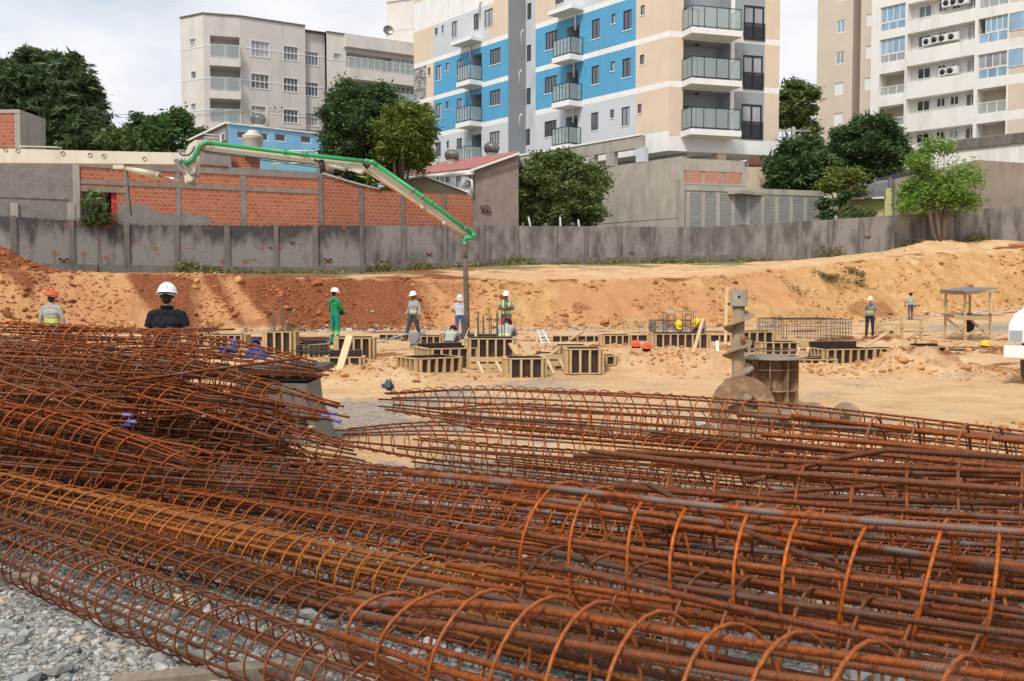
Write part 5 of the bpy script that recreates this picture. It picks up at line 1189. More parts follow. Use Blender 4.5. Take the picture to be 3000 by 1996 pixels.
tree('small_tree', 'thin olive-green small tree by the tiled roof, right of the block wall', [(2465, 520, 60, 32, 0), (2500, 545, 45, 25, 0), (2430, 545, 30, 28, 0)], 66, 'leaf_olive', 220, 16, .3, .1, 13, shell=.2, tr=.12, limbs=14)
tree('hedge', 'dark shrubs between the block wall and the yellow house', [(2440, 612, 42, 35, 0), (2480, 600, 22, 40, 0), (2425, 640, 20, 15, -.4)], 64.5, 'leaf_dark', 260, 26, .18, .1, 14, cat='shrub', limbs=3, tr=.08)
tree('shrub', 'low leafy bush under the yellow house wall', [(2530, 628, 28, 14, 0), (2510, 635, 14, 10, 0)], 63, 'leaf_mid', 90, 22, .14, .08, 15, cat='shrub', limbs=3, tr=.05)
yt = P(2755, 700, 60)
tree('young_tree', 'young fresh-green tree with a thin forked trunk standing in front of the boundary wall', [(2740, 520, 88, 62, 0), (2660, 560, 40, 55, 0), (2800, 540, 60, 70, 0), (2700, 600, 60, 40, 0), (2760, 450, 50, 35, 0), (2840, 500, 35, 35, 0), (2720, 460, 55, 30, 0), (2830, 610, 32, 40, 0), (2770, 590, 80, 40, 0)], 60.3, 'leaf_light', 560, 24, .34, .085, 16, trunk=(yt.x, yt.y), shell=.15, tr=.14, limbs=26)
for k, (a, b_, c) in enumerate((((2726, 640), (2735, 690), (2762, 715)), ((2772, 600), (2765, 680), (2768, 718)))):
    mb = MB(); mb.tube([P(c[0], c[1], 60.2) - Vector((0, 0, .2)), P(b_[0], b_[1], 60.2), P(a[0], a[1], 60.2), P(a[0] + (30 if k else -5), a[1] - 80, 60.3)], [.15, .12, .1, .06], 7)
    tag(mb.build('stem', M['bark'], None, origin=P(c[0], c[1], 60.2)), None); st = bpy.context.scene.objects[-1] if False else None
# make both stems parts of the young tree
yto = [o for o in col.objects if o.name.startswith('young_tree')][0]
for o in [o for o in col.objects if o.name.startswith('stem')]:
    lw = o.location.copy(); o.parent = yto; o.location = lw - yto.location
tree('sapling', 'leafy green sapling growing in the boarded doorway of the brick building', [(282, 600, 26, 30, 0), (275, 575, 16, 14, 0), (300, 640, 22, 22, 0), (262, 640, 16, 18, 0)], 48.9 + .5, 'leaf_mid', 46, 16, .16, .09, 17, cat='plant', limbs=8, tr=.03, shell=.1, elong=2.4)
tree('banana_plant', 'small bright yellow-green plant beside the green boom pipe', [(1090, 527, 12, 10, 0)], 62, 'leaf_light', 14, 14, .12, .14, 18, cat='plant', limbs=2, tr=.03, elong=2.6)
# weeds at the wall foot : uncountable
cs = []
for k in range(520):
    u = R.uniform(520, 2250); dwl = float(np.interp(u, UU, WL_D)); y = dwl - abs(R.gauss(0, 1.0)) - .15; x = (u - 1500) * y / F
    if fbm(np.array([x * .7]), np.array([y * .9]), 131, 3)[0] > -.1: cs.append((x, y, gz(x, y) + .08))
for (u, n_, h_) in ((560, 30, .5), (600, 18, .3), (1125, 40, .35), (1235, 16, .3), (1500, 22, .35), (1530, 14, .3), (2420, 20, .5), (1950, 10, .2), (2680, 14, .2), (2860, 16, .25)):
    for k in range(n_):
        uu = u + R.gauss(0, 22); y = float(np.interp(uu, UU, WL_D)) - .25 - R.random() * .4; x = (uu - 1500) * y / F; cs.append((x, y, gz(x, y) + R.random() * h_ + .05))
V_, Fc, C_ = leaves(np.array(cs), 14, .16, .055, 31, droop=-.6, elong=2.6, flat=.8)
tag(npmesh('weeds', V_, Fc, M['leaf_weed'], attrs={'tint': ('POINT', C_)}), 'weeds and dry grass growing along the foot of the boundary wall', 'weeds', kind='stuff')
cs = []
for (u, v, d, n_) in ((2440, 905, 54, 26), (2400, 905, 54, 14), (2490, 880, 55, 26), (2510, 915, 54, 16), (2330, 905, 52, 10), (1870, 950, 45, 6), (858, 966, 41, 8), (1055, 1060, 26, 8)):
    for k in range(n_):
        p = P(u + R.gauss(0, 16), v, d); cs.append((p.x, p.y + R.gauss(0, .4), gz(p.x, p.y) + .08))
V_, Fc, C_ = leaves(np.array(cs), 12, .14, .05, 32, droop=-.4, elong=2.4)
tag(npmesh('dry_tufts', V_, Fc, M['leaf_brown'], attrs={'tint': ('POINT', C_)}), 'dead brown grass tufts caught on the sandy bank', 'dry grass', kind='stuff')
# ================================================================ concrete pump boom (slung across the site at 32 m)
BD = 32.0
bp = lambda u, v, dd=0: P(u, v, BD + dd)
M['boom'] = worn('cream_boom_paint', S('cdc8b6'), .5, .08, 1.2, .001, dirt=S('8a6a44'), dirt_amt=.35, streak=True)
M['green'] = worn('green_pipe_paint', S('1f9a57'), .38, .1, 3, .001, dirt=S('5d6f4a'), dirt_amt=.35)
M['grease'] = plain('greasy_steel', S('3b3a38'), .5, .4); M['chrome'] = plain('chrome_rod', S('b8bbc4'), .2, .9)
M['rubber'] = worn('mud_caked_hose', S('6b5f52'), .9, .3, 6, .01, dirt=S('3b3a38'), dirt_amt=.7)
M['orange'] = worn('orange_rust_stain', S('c0762f'), .7, .2, 3)
o = empty('concrete_pump_boom', bp(1370, 700), 'long cream and green concrete pump boom folded across the site with a hanging end hose', 'concrete pump')
def girder(mb, a, b_, h0, h1, w_=.36, m=0):      # tapering box section from a to b (centre line), heights h0 -> h1
    a, b_ = Vector(a), Vector(b_); d = (b_ - a).normalized(); y = Vector((0, 1, 0)); z = d.cross(y) * -1; z = z if z.z > 0 else -z
    vv = []
    for p, h in ((a, h0), (b_, h1)): vv += [p - z * h / 2 - y * w_ / 2, p - z * h / 2 + y * w_ / 2, p + z * h / 2 + y * w_ / 2, p + z * h / 2 - y * w_ / 2]
    mb.add(vv, [(3, 2, 1, 0), (4, 5, 6, 7), (0, 1, 5, 4), (1, 2, 6, 5), (2, 3, 7, 6), (3, 0, 4, 7)], m)
mb = MB(); girder(mb, bp(-760, 446), bp(545, 467), .56, .36)
for k, (u, v) in enumerate(((17, 439), (53, 442), (185, 450), (264, 455), (305, 458), (424, 466), (517, 473))):
    c = bp(u, v, -.18); mb.lathe([(0, -.03), (.055, -.03), (.055, .02)], c, 12, m=1, M=Matrix.Rotation(rad(90), 3, 'X')); mb.lathe([(.057, -.012), (.075, -.012), (.075, .02)], c, 12, m=0, M=Matrix.Rotation(rad(90), 3, 'X'))
mb.bar(bp(60, 430), bp(175, 433), .3, .03)
mb.build('first_arm', [M['boom'], M['grease']], o)
mb = MB(); pl = [bp(*q, -.22) for q in ((540, 455), (552, 425), (572, 410), (600, 412), (575, 448), (575, 470), (568, 520), (556, 540), (542, 536), (538, 512), (543, 490))]
mb.prism(pl, (0, .06, 0), 0); mb.prism([p + Vector((0, .38, 0)) for p in pl], (0, .06, 0), 0)
for (u, v) in ((530, 472), (565, 511), (556, 535)): mb.lathe([(0, -.1), (.07, -.1), (.07, .5)], bp(u, v, -.22), 12, m=1, M=Matrix.Rotation(rad(-90), 3, 'X'))
mb.bar(bp(528, 472, -.25), bp(567, 512, -.25), .06, .12, 1); mb.bar(bp(516, 473, -.2), bp(545, 512, -.2), .06, .1, 1)
mb.build('knuckle_joint', [M['boom'], M['metal']], o)
mb = MB(); girder(mb, bp(575, 431), bp(1045, 484), .26, .2, .26); girder(mb, bp(935, 472), bp(1060, 487), .38, .26, .28); mb.bar(bp(575, 440, -.14), bp(930, 484, -.14), .02, .03, 1); mb.bar(bp(600, 447, -.15), bp(940, 492, -.15), .02, .03, 1)
mb.build('second_arm', [M['boom'], M['grease']], o)
mb = MB(); pl = [bp(*q, -.2) for q in ((1035, 478), (1060, 482), (1070, 495), (1055, 508), (1035, 502), (1025, 488))]; mb.prism(pl, (0, .4, 0)); mb.tube([bp(940, 470, -.16), bp(948, 505, -.16)], .09, 8, 1); mb.build('elbow_linkage', [M['boom'], M['grease']], o)
mb = MB(); girder(mb, bp(1082, 492), bp(1376, 692), .34, .16, .24, 0); girder(mb, bp(1078, 502, .0), bp(1372, 702), .05, .04, .25, 1); mb.build('third_arm', [M['boom'], M['orange']], o)
mb = MB(); mb.tube([bp(366, 490), bp(463, 514)], .11, 14, 0); mb.tube([bp(463, 514), bp(548, 533)], .035, 8, 1); mb.box(bp(352, 486), (.35, .3, .22), m=0); mb.tube([bp(462, 514), bp(466, 515)], .125, 12, 0)
mb.build('large_cylinder', [M['boom'], M['chrome']], o)
mb = MB(); mb.tube([bp(960, 481, -.15), bp(1012, 496, -.15)], .07, 12, 0); mb.tube([bp(1012, 496, -.15), bp(1045, 504, -.15)], .025, 8, 1); mb.build('small_cylinder', [M['boom'], M['chrome']], o)
mb = MB(); e = -.3
path = [bp(*q, e) for q in ((541, 478), (556, 474), (568, 464), (577, 446), (585, 430), (597, 421), (612, 419))]
mb.tube(path, .078, 12); mb.tube([bp(612, 419, e), bp(835, 446, e), bp(880, 452, e), bp(1075, 474, e)], .068, 12)
mb.tube([bp(1075, 474, e), bp(1092, 476, e), bp(1104, 484, e)], .08, 12); mb.tube([bp(1100, 481, e), bp(1250, 585, e), bp(1384, 686, e)], .068, 12)
mb.tube([bp(1383, 685, e), bp(1391, 693, e), bp(1388, 699, e), bp(1376, 697, e), bp(1366, 698, e), bp(1361, 705, e), bp(1361, 716, e)], .075, 12)
mb.build('delivery_pipe', M['green'], o)
for (u, v, u2, v2) in ((588, 428, 592, 424), (575, 452, 577, 448), (612, 419, 616, 419), (832, 446, 838, 447), (880, 451, 886, 452), (893, 452, 899, 453), (1070, 473, 1075, 474), (1088, 475, 1093, 477), (1236, 576, 1240, 579), (1262, 594, 1266, 597), (1210, 557, 1213, 559), (1362, 668, 1366, 671), (1356, 715, 1366, 716), (562, 470, 566, 467)):
    mb = MB(); a, b_ = bp(u, v, e), bp(u2, v2, e); mb.tube([a, a.lerp(b_, .3), b_, b_.lerp(b_ + (b_ - a), .1)], [.085, .1, .1, .085], 12); mb.build('pipe_clamp', M['green'] if u in (832, 893, 1262) else M['metal'], o)
mb = MB()
for (u, v) in ((1202, 561), (1237, 591), (1268, 607), (1322, 650), (1347, 667)): mb.tube([bp(u, v, -.2), bp(u + 7, v + 1, -.2)], .045, 8)
mb.tube([bp(1234, 610, -.1), bp(1243, 606, -.1)], .07, 8); mb.tube([bp(1297, 656, -.1), bp(1306, 652, -.1)], .07, 8); mb.build('pipe_stub', M['boom'], o)
mb = MB(); zt_ = bp(1361, 718, e); hz = bp(1370, 986, e)
mb.tube([zt_, bp(1362, 745, e), bp(1363, 757, e)], .07, 10, 0); mb.tube([bp(1363, 757, e), bp(1366, 850, e), bp(1368, 920, e), bp(1369, 985, e)], .085, 10, 0)
mb.tube([bp(1357, 754, e), bp(1376, 753, e)], .03, 6, 1); mb.tube([bp(1375, 752, e - .1), bp(1377, 752, e + .1)], .05, 8, 1)
mb.build('end_hose', [M['rubber'], M['metal']], o)
mb = MB(); mb.tube([bp(372, 497), bp(377, 560), bp(386, 634)], .02, 6); mb.build('hanging_cord', M['grease'], o)
mb = MB(); mb.tube([bp(527, 450, -.35), bp(535, 455, -.4), bp(552, 455, -.4), bp(563, 445, -.35), bp(570, 430, -.3)], .028, 8); mb.tube([bp(920, 468, -.15), bp(935, 475, -.2), bp(945, 498, -.2), bp(938, 508, -.1)], .03, 6); mb.build('hydraulic_hose', M['grease'], o)
# ================================================================ formwork boxes
FORMN = [0]
def G0(x, y): return gz(x, y)
def formwork(u, d, w_, dep, h, yaw, label, rods=0, zoff=0.0, back_extra=0.0, studs=.21, rodh=.55):
    c = P(u, 900, d); x, y = c.x, d; z = G0(x, y) - .03 + zoff; ya = rad(yaw)
    o = empty('formwork_box', (x, y, z), label, 'formwork', 'timber formwork boxes in the pit'); Rz = Matrix.Rotation(ya, 3, 'Z')
    for side in range(4):
        L_ = w_ if side % 2 == 0 else dep; off = dep / 2 if side % 2 == 0 else w_ / 2; a = side * math.pi / 2
        Rs = Rz @ Matrix.Rotation(a, 3, 'Z'); c3 = Vector((x, y, z)); hh = h + (back_extra if side == 2 else 0)
        pn = MB(); q = L_ / 2 - (.012 if side % 2 else -.0); pn.box(c3 + Rs @ Vector((0, -off, hh / 2)), (2 * q, .018, hh), M=Rs)
        po = pn.build('panel', M['ply'], o)
        fr = MB(); n_ = max(2, int(round(L_ / studs)) + 1); t = .07
        for k in range(n_):
            sx = -L_ / 2 + .025 + (L_ - .05) * k / (n_ - 1); fr.box(c3 + Rs @ Vector((sx, -off - .009 - t / 2 - .001, hh / 2 - .008)), (.045, t, hh - .042), M=Rs)
        fr.box(c3 + Rs @ Vector((0, -off - .009 - t / 2 - .001, hh - .012)), (L_ + .02, t, .022), M=Rs); fr.box(c3 + Rs @ Vector((0, -off - .009 - t / 2 - .001, .012)), (L_ + .0, t, .022), M=Rs)
        fr.build('stud_frame', M['wood'], po)
    if rods:
        mb = MB()
        for k in range(rods):
            a_ = 2 * math.pi * k / rods; p = Vector((x, y, z)) + Rz @ Vector((w_ * .3 * math.cos(a_) , dep * .3 * math.sin(a_), 0)); mb.tube([p, p + Vector((R.uniform(-.02, .02), 0, h + rodh * R.uniform(.85, 1.1)))], .011, 6)
        mb.build('starter_bars', M['black_steel'], o)
    return o
FW_ = [
 (1257, 20.6, .95, .85, .33, 33, 'low formwork box, nearest and leftmost of the row in front of the crouching worker'),
 (1308, 21.9, 1.05, 1.0, .46, 22, 'dark panelled formwork box standing right behind the nearest low one'),
 (1437, 22.0, .98, .8, .75, 4, 'tallest formwork box, with a bundle of starter bars rising from it', 12),
 (1536, 19.4, .66, .6, .40, 6, 'square upright formwork box in front of and right of the tallest one'),
 (1708, 19.9, .62, .6, .50, 3, 'upright formwork box at the right end of the nearest row'),
 (1672, 23.0, .62, .6, .68, 2, 'tall formwork box half hidden behind the right end of the nearest row'),
 (1618, 20.8, .45, .5, .22, 5, 'small low formwork between the two upright boxes of the nearest row'),
 (1770, 20.4, .4, .4, .20, 5, 'smallest low formwork at the foot of the sand heap'),
 (1040, 23.2, .78, .7, .56, 4, 'formwork box standing behind the pale leaning plank'),
 (1010, 22.0, .72, .5, .20, 6, 'low formwork frame crossed by the pale leaning plank'),
 (822, 23.0, .60, .5, .56, 2, 'formwork box with light studs just right of the tip of the left rebar pile', 5),
 (890, 25.5, .78, .9, .50, -24, 'dark bare-panelled formwork to the right of the left rebar pile'),
 (1252, 29.5, .8, .6, .38, 3, 'formwork box under the blue hose with a loose board leaning on it'),
 (1802, 31.0, .82, .6, .36, 2, 'small square formwork in the far middle, right of the silver ladder'),
 (1990, 28.6, 1.5, 1.0, .44, -2, 'wide formwork box in front of the worker with the yellow helmet and starter bars', 10),
 (1945, 24.4, 1.15, 1.0, .33, -14, 'low formwork box behind the sand heap with two dark inner panels meeting in a corner'),
 (2208, 27.0, .9, .6, .58, 3, 'formwork box partly hidden behind the standing auger'),
 (2278, 26.4, .9, .6, .34, 3, 'low formwork just right of the auger above the casing flange'),
 (2466, 24.6, 1.25, .9, .42, 8, 'formwork box with a tall dark back panel right of the casing'),
 (2568, 25.4, .85, .5, .30, 2, 'low flat formwork ending in the rubble left of the red soil heap'),
 (2722, 25.8, .7, .5, .30, 2, 'small formwork peeking out right behind the red soil heap'),
 (2378, 23.8, .95, .6, .12, 1, 'very low formwork frame right of the casing flange'),
 (668, 29.5, 1.0, .7, .42, 2, 'formwork box seen through the left rebar pile, right of the man in the black shirt'),
 (588, 30.5, .8, .6, .42, 3, 'formwork seen through the left rebar pile directly beside the man in the black shirt'),
 (2065, 24.2, .42, .5, .22, 2, 'small formwork frame behind the foot of the tilted grey plank')]
for k, q in enumerate(FW_):
    formwork(*q[:7], rods=q[7] if len(q) > 7 else 0, back_extra={0: .0, 1: .06, 9: .12, 11: .08, 15: .06, 18: .14, 20: .05}.get(k, 0))
def strip(u0, u1, d0, d1, h, label, studs=True, lead=False):
    a, b_ = P(u0, 900, d0), P(u1, 900, d1); z = min(gz(a.x, a.y), gz(b_.x, b_.y)) - .02; a.z = b_.z = z + h / 2
    o = empty('formwork_strip', (a.x, a.y, z), label, 'formwork', 'long formwork strips'); mb = MB(); mb.bar(a, b_, .018, h); po = mb.build('panel', M['ply'], o)
    if studs:
        d = (b_ - a).normalized(); n_ = Vector((d.y, -d.x, 0)); L_ = (b_ - a).length; fr = MB(); k = int(L_ / .25); fr.bar(a + n_ * .045 + Vector((0, 0, h / 2 - .012)), b_ + n_ * .045 + Vector((0, 0, h / 2 - .012)), .07, .022)
        an = math.atan2(d.y, d.x)
        for i in range(k + 1): fr.box(a + d * (L_ * i / k) + n_ * .045 - Vector((0, 0, .014)), (.045, .07, h - .03), an)
        fr.build('stud_frame', M['wood'], po)
strip(560, 965, 33.5, 32.5, .17, 'long low dark formwork strip behind the left pile, ending at the man in green', False)
strip(1112, 1290, 35, 34.5, .20, 'dark low formwork strip behind the man in the grey vest')
strip(1290, 1480, 36, 36, .16, 'low dark formwork strip behind the man in the white t-shirt', False)
strip(1618, 1790, 33, 33, .24, 'studded formwork strip in the far middle, left part')
strip(1840, 1925, 33.2, 33.2, .24, 'studded formwork strip in the far middle, right part')
strip(2075, 2140, 32.5, 32.5, .26, 'short studded formwork strip left of the auger top')
strip(1415, 1500, 30.5, 30.5, .28, 'short formwork strip behind the tallest box')
# timber walers between the nearest boxes
def plank(name, a, b_, w_, t, label, cat='plank', m='wood', group=None):
    mb = MB(); a, b_ = Vector(a), Vector(b_); mb.bar(a, b_, w_, t); return tag(mb.build(name, M[m], None, origin=(a.x, a.y, min(a.z, b_.z))), label, cat, group)
def gp(u, d, h=0):
    c = P(u, 900, d); return Vector((c.x, c.y, gz(c.x, c.y) + h))
def frame_brace(u0, u1, d, label):
    o = empty('timber_brace', gp(u0, d), label, 'timber brace', 'timber braces between the formwork boxes'); a, b_ = gp(u0, d), gp(u1, d); z = max(a.z, b_.z)
    for k in range(2):
        mb = MB(); mb.bar((a.x, a.y, z + .12 + .14 * k), (b_.x, b_.y, z + .12 + .14 * k), .03, .10); mb.build('rail', M['wood'], o)
    for t in (.2, .75):
        p = a.lerp(b_, t); mb = MB(); mb.bar((p.x, p.y - .02, z + .2), (p.x + .12, p.y - .42, gz(p.x, p.y - .4)), .05, .05); mb.build('strut', M['wood_new'], o)
frame_brace(1380, 1478, 20.4, 'timber rails and struts below the tallest formwork box, left gap')
frame_brace(1590, 1656, 20.2, 'timber rails and struts in the gap between the two upright boxes')
def pz(u, v, d): return P(u, v, d)
plank('plank', pz(979, 1130, 17.9) - Vector((0, 0, .03)), pz(1024, 986, 19.0), .13, .05, 'pale new plank leaning alone in front of the left formwork', m='wood_new')
plank('plank', pz(2022, 1068, 22.9), pz(2060, 935, 24), .08, .05, 'weathered plank leaning across the wide formwork by the yellow-helmeted workers')
plank('plank', pz(2103, 1068, 22.7), pz(2101, 1000, 23.4), .06, .03, 'short pale grey plank standing upright left of the auger', m='white_metal')
plank('plank', pz(1520, 1040, 21.4), pz(1500, 1006, 21.6), .2, .03, 'left of two short boards leaning on the tallest formwork box')
plank('plank', pz(1556, 1042, 21.4), pz(1532, 1006, 21.6), .2, .03, 'right of two short boards leaning on the tallest formwork box')
plank('plank', pz(1670, 995, 26), pz(1708, 972, 26.6), .07, .05, 'board sticking up behind the tall formwork in the middle')
plank('plank', pz(1610, 1042, 21.9), pz(1640, 1020, 22.2), .07, .05, 'short board propped in the gap right of the upright box')
plank('plank', pz(2125, 1010, 27.5), pz(2130, 842, 28.2), .08, .05, 'tall thin batten standing left of the auger head')
plank('plank', pz(2182, 975, 28.2), pz(2182, 905, 28.5), .06, .04, 'short batten standing behind the auger shaft')
plank('plank', pz(1035, 990, 27), pz(1240, 998, 29), .12, .03, 'flat board lying between the left formwork and the walking man', m='wood_old')
plank('plank', pz(2215, 980, 29), pz(2388, 1000, 28), .10, .06, 'upper beam of the stack lying in front of the reinforcement cage')
plank('plank', pz(2220, 990, 28.8), pz(2390, 1005, 27.9), .10, .06, 'middle beam of the stack lying in front of the reinforcement cage')
plank('plank', pz(2222, 1000, 28.6), pz(2370, 1010, 27.8), .10, .06, 'lowest beam of the stack lying in front of the reinforcement cage')
plank('plank', pz(2540, 1012, 27.5), pz(2600, 975, 28.5), .10, .03, 'long thin board dropped in the rubble left of the soil heap')
plank('plank', pz(595, 953, 40.5), pz(603, 940, 41), .06, .05, 'small stake leaning at the foot of the bank above the left pile')
plank('plank', pz(714, 912, 43), pz(720, 890, 43), .06, .06, 'survey stake standing on the red bank left of the man in green')
plank('plank', pz(635, 972, 36), pz(650, 955, 36), .12, .03, 'short board propped behind the left rebar pile')
plank('plank', pz(1215, 1018, 28.4), pz(1217, 980, 28.6), .28, .02, 'dark plywood offcut leaning on the formwork under the blue hose', m='ply')
def a_frame(u0, u1, v0, v1, d, label, tilt=.25):
    o = empty('wooden_trestle', P(u0, v1, d), label, 'trestle', 'small wooden trestles'); mb = MB()
    for k, (u, ) in enumerate(((u0,), (u1,))): mb = MB(); mb.bar(P(u, v1, d - .2), P(u + (u1 - u0) * .25 * (1 if tilt > 0 else -1), v0, d), .07, .05); mb.build('leg', M['wood'], o)
    mb = MB(); mb.bar(P(u0 + 4, (v0 + v1) / 2, d - .14), P(u1 + 4, (v0 + v1) / 2, d - .14), .03, .09); mb.build('rail', M['wood'], o)
a_frame(1572, 1598, 972, 1012, 28.5, 'silver-taped pair of battens leaning in the far middle', .25)
a_frame(2335, 2362, 1018, 1052, 24.8, 'small ladder-like wooden trestle right of the casing flange')
a_frame(2630, 2655, 1008, 1046, 25.2, 'tipped wooden trestle at the left foot of the red soil heap', -1)
o = empty('aluminium_ladder', P(1585, 1012, 28), 'short aluminium ladder leaning in the pit near the far middle formwork', 'ladder'); 
for k, (a, b_) in enumerate((((1590, 1012), (1574, 970)), ((1612, 1010), (1588, 968)))):
    mb = MB(); mb.bar(P(*a, 27.6), P(*b_, 28.4), .03, .07); mb.build('rail', M['white_metal'], o)
for k in range(4):
    t = .15 + .22 * k; mb = MB(); mb.tube([P(1590, 1012, 27.6).lerp(P(1574, 970, 28.4), t), P(1612, 1010, 27.6).lerp(P(1588, 968, 28.4), t)], .018, 6); mb.build('rung', M['white_metal'], o)
def setting_out(pts, d, label):    # profile boards : posts (u, vtop, vbase) with rails / braces
    posts, rails = pts; o = empty('setting_out_frame', P(posts[0][0], posts[0][2], d), label, 'batter boards', 'timber batter boards')
    for (u, v0, v1) in posts: mb = MB(); mb.bar(P(u, v1, d) - Vector((0, 0, .1)), P(u, v0, d), .07, .07); mb.build('post', M['wood'], o)
    for (a, b_) in rails: mb = MB(); mb.bar(P(*a, d - .05), P(*b_, d - .05), .035, .1); mb.build('board', M['wood'], o)
setting_out(([(1832, 934, 976), (1890, 934, 976)], [((1828, 937), (1893, 937)), ((1835, 944), (1884, 975))]), 37, 'batter boards standing left of the wire mesh cage in the middle')
setting_out(([(2569, 930, 990), (2643, 924, 998), (2699, 934, 1004)], [((2572, 951), (2640, 951)), ((2574, 958), (2632, 985)), ((2638, 955), (2590, 988)), ((2643, 957), (2704, 957)), ((2700, 965), (2645, 1012))]), 31, 'batter boards with crossed braces right of the man shading his face')
# ---- shelter with plan table
sd_ = 33.0
o = empty('site_shelter', P(2840, 1004, sd_), 'open timber shelter with a corrugated roof over a plan table', 'shelter')
LEG = {'fl': (2768, 855, 1002, sd_ + .4), 'fm': (2828, 850, 1007, sd_ - .4), 'br': (2902, 855, 1000, sd_ + .3), 'bk': (2842, 862, 992, sd_ + 1.3)}
for k, (u, v0, v1, d) in LEG.items(): mb = MB(); mb.bar(P(u, v1, d) - Vector((0, 0, .15)), P(u - 1 + (4 if k == 'fl' else 0), v0, d), .062, .062); mb.build('leg', M['wood'], o)
L3 = lambda k, v: P(LEG[k][0] + (2 if k == 'fl' else 0), v, LEG[k][3] - .05)
def brd(a, b_, nm='brace', w_=.03, h_=.075): mb = MB(); mb.bar(a, b_, w_, h_); mb.build(nm, M['wood'], o)
brd(L3('fl', 933), L3('fm', 986 - 50), 'brace') if False else None
brd(L3('fl', 930), P(2822, 975, sd_ - .1)); brd(L3('fl', 990), L3('fm', 955)); brd(L3('fm', 985), L3('br', 944)); brd(P(2846, 940, sd_), L3('br', 990))
brd(L3('fl', 997), L3('fm', 1001), 'rail'); brd(L3('fm', 1001), L3('br', 998), 'rail'); brd(L3('fl', 922), L3('fm', 934), 'rail', .05, .14); brd(L3('fm', 932), L3('br', 932), 'rail', .05, .14)
mb = MB(); tp = [L3('fl', 917), L3('fm', 931), L3('br', 931), L3('bk', 921)]; mb.prism(tp, (0, 0, .03)); tb_ = mb.build('table_top', M['wood'], o)
mb = MB(); nC = 22; a0, a1, b0, b1 = P(2750, 851, sd_ + .3), P(2828, 842, sd_ + 2.0), P(2826, 854, sd_ - .9), P(2926, 845, sd_ + .6)
for k in range(nC):
    t0_, t1_ = k / nC, (k + 1) / nC; h_ = .02 if k % 2 else -.02; vz = Vector((0, 0, h_))
    mb.add([a0.lerp(b0, t0_) + vz, a0.lerp(b0, t1_) - vz, a1.lerp(b1, t1_) - vz, a1.lerp(b1, t0_) + vz], [(0, 1, 2, 3), (3, 2, 1, 0)])
mb.build('roof_sheet', M['fibro'], o)
mb = MB(); mb.bar(P(2756, 856, sd_ + .35), P(2830, 860, sd_ - .6), .05, .12); mb.bar(P(2830, 860, sd_ - .6), P(2914, 852, sd_ + .4), .05, .12); mb.build('roof_beam', M['wood'], o)
for k, (u, v, du, dv, rot, lab) in enumerate(((2800, 921, 1.1, .6, .4, 'larger sheet of plans spread on the left of the shelter table'), (2868, 926, .9, .5, -.2, 'smaller curled sheet of plans on the right of the shelter table'))):
    c = P(u, v, sd_ + .35); c.z = (tp[0].z + tp[1].z + tp[2].z + tp[3].z) / 4 + .06; mb = MB(); n_ = 8
    for i in range(n_):
        x0, x1 = -du / 2 + du * i / n_, -du / 2 + du * (i + 1) / n_; zf = lambda x: .03 * math.sin(x * 7)
        q = [Matrix.Rotation(rot, 3, 'Z') @ Vector(p) + c for p in ((x0, -dv / 2, zf(x0)), (x1, -dv / 2, zf(x1)), (x1, dv / 2, zf(x1)), (x0, dv / 2, zf(x0)))]; q2 = [p + Vector((0, 0, .004)) for p in q]
        mb.add(q + q2, [(3, 2, 1, 0), (4, 5, 6, 7), (0, 1, 5, 4), (2, 3, 7, 6)])
    tag(mb.build('paper_plan', plain('plan_paper', S('c9cbd8'), .7), None, origin=c), lab, 'paper plan', 'paper plans on the shelter table')
c = P(2840, 950, sd_ + .3); mb = MB(); mb.lathe([(0, -.28), (.12, -.26), (.17, -.05), (.14, .1), (.05, .16)], c, 12); mb.tube([c + Vector((0, 0, .15)), c + Vector((-.03, 0, .45))], .012, 5)
tag(mb.build('bag', plain('dark_bag', S('3a3230'), .9), None, origin=c), 'dark bag hanging under the plan table', 'bag')
# ---- mesh cages
def mesh_cage(u0, u1, vt, d, dep, h, yaw, label, nx, nz, r=.006, top=True):
    a = P(u0, 950, d); b_ = P(u1, 950, d); w_ = b_.x - a.x; cx = (a.x + b_.x) / 2; z = gz(cx, d) + .02
    o = empty('mesh_cage', (cx, d, z), label, 'reinforcement cage', 'box-shaped mesh cages'); Rz = Matrix.Rotation(rad(yaw), 3, 'Z'); c = Vector((cx, d, z)); T_ = lambda x, y, zz: c + Rz @ Vector((x, y, zz))
    ny = max(3, int(nx * dep / w_)); mb = MB(); mh = MB()
    for s_ in (-1, 1):
        for k in range(nx + 1): x = -w_ / 2 + w_ * k / nx + R.uniform(-.01, .01); mb.tube([T_(x, s_ * dep / 2, 0), T_(x, s_ * dep / 2, h)], r, 4)
        for k in range(ny + 1): y = -dep / 2 + dep * k / ny; mb.tube([T_(s_ * w_ / 2, y, 0), T_(s_ * w_ / 2, y, h)], r, 4)
        for k in range(nz + 1):
            zz = h * k / nz; mh.tube([T_(-w_ / 2, s_ * dep / 2, zz), T_(w_ / 2, s_ * dep / 2, zz + R.uniform(-.01, .01))], r, 4); mh.tube([T_(s_ * w_ / 2, -dep / 2, zz), T_(s_ * w_ / 2, dep / 2, zz)], r, 4)
    for k in range(nx + 1): x = -w_ / 2 + w_ * k / nx; mh.tube([T_(x, -dep / 2, h), T_(x, dep / 2, h)], r, 4) if top else None
    mb.build('vertical_bars', M['black_steel'], o); mh.build('horizontal_bars', M['black_steel'], o)
mesh_cage(1911, 2054, 917, 33.5, 1.3, .68, 2, 'box cage of thin black mesh behind the yellow-helmeted workers', 22, 8)
mesh_cage(2250, 2455, 925, 29.5, 1.9, .78, 9, 'large rusty-black box cage lying right of the auger', 24, 6)
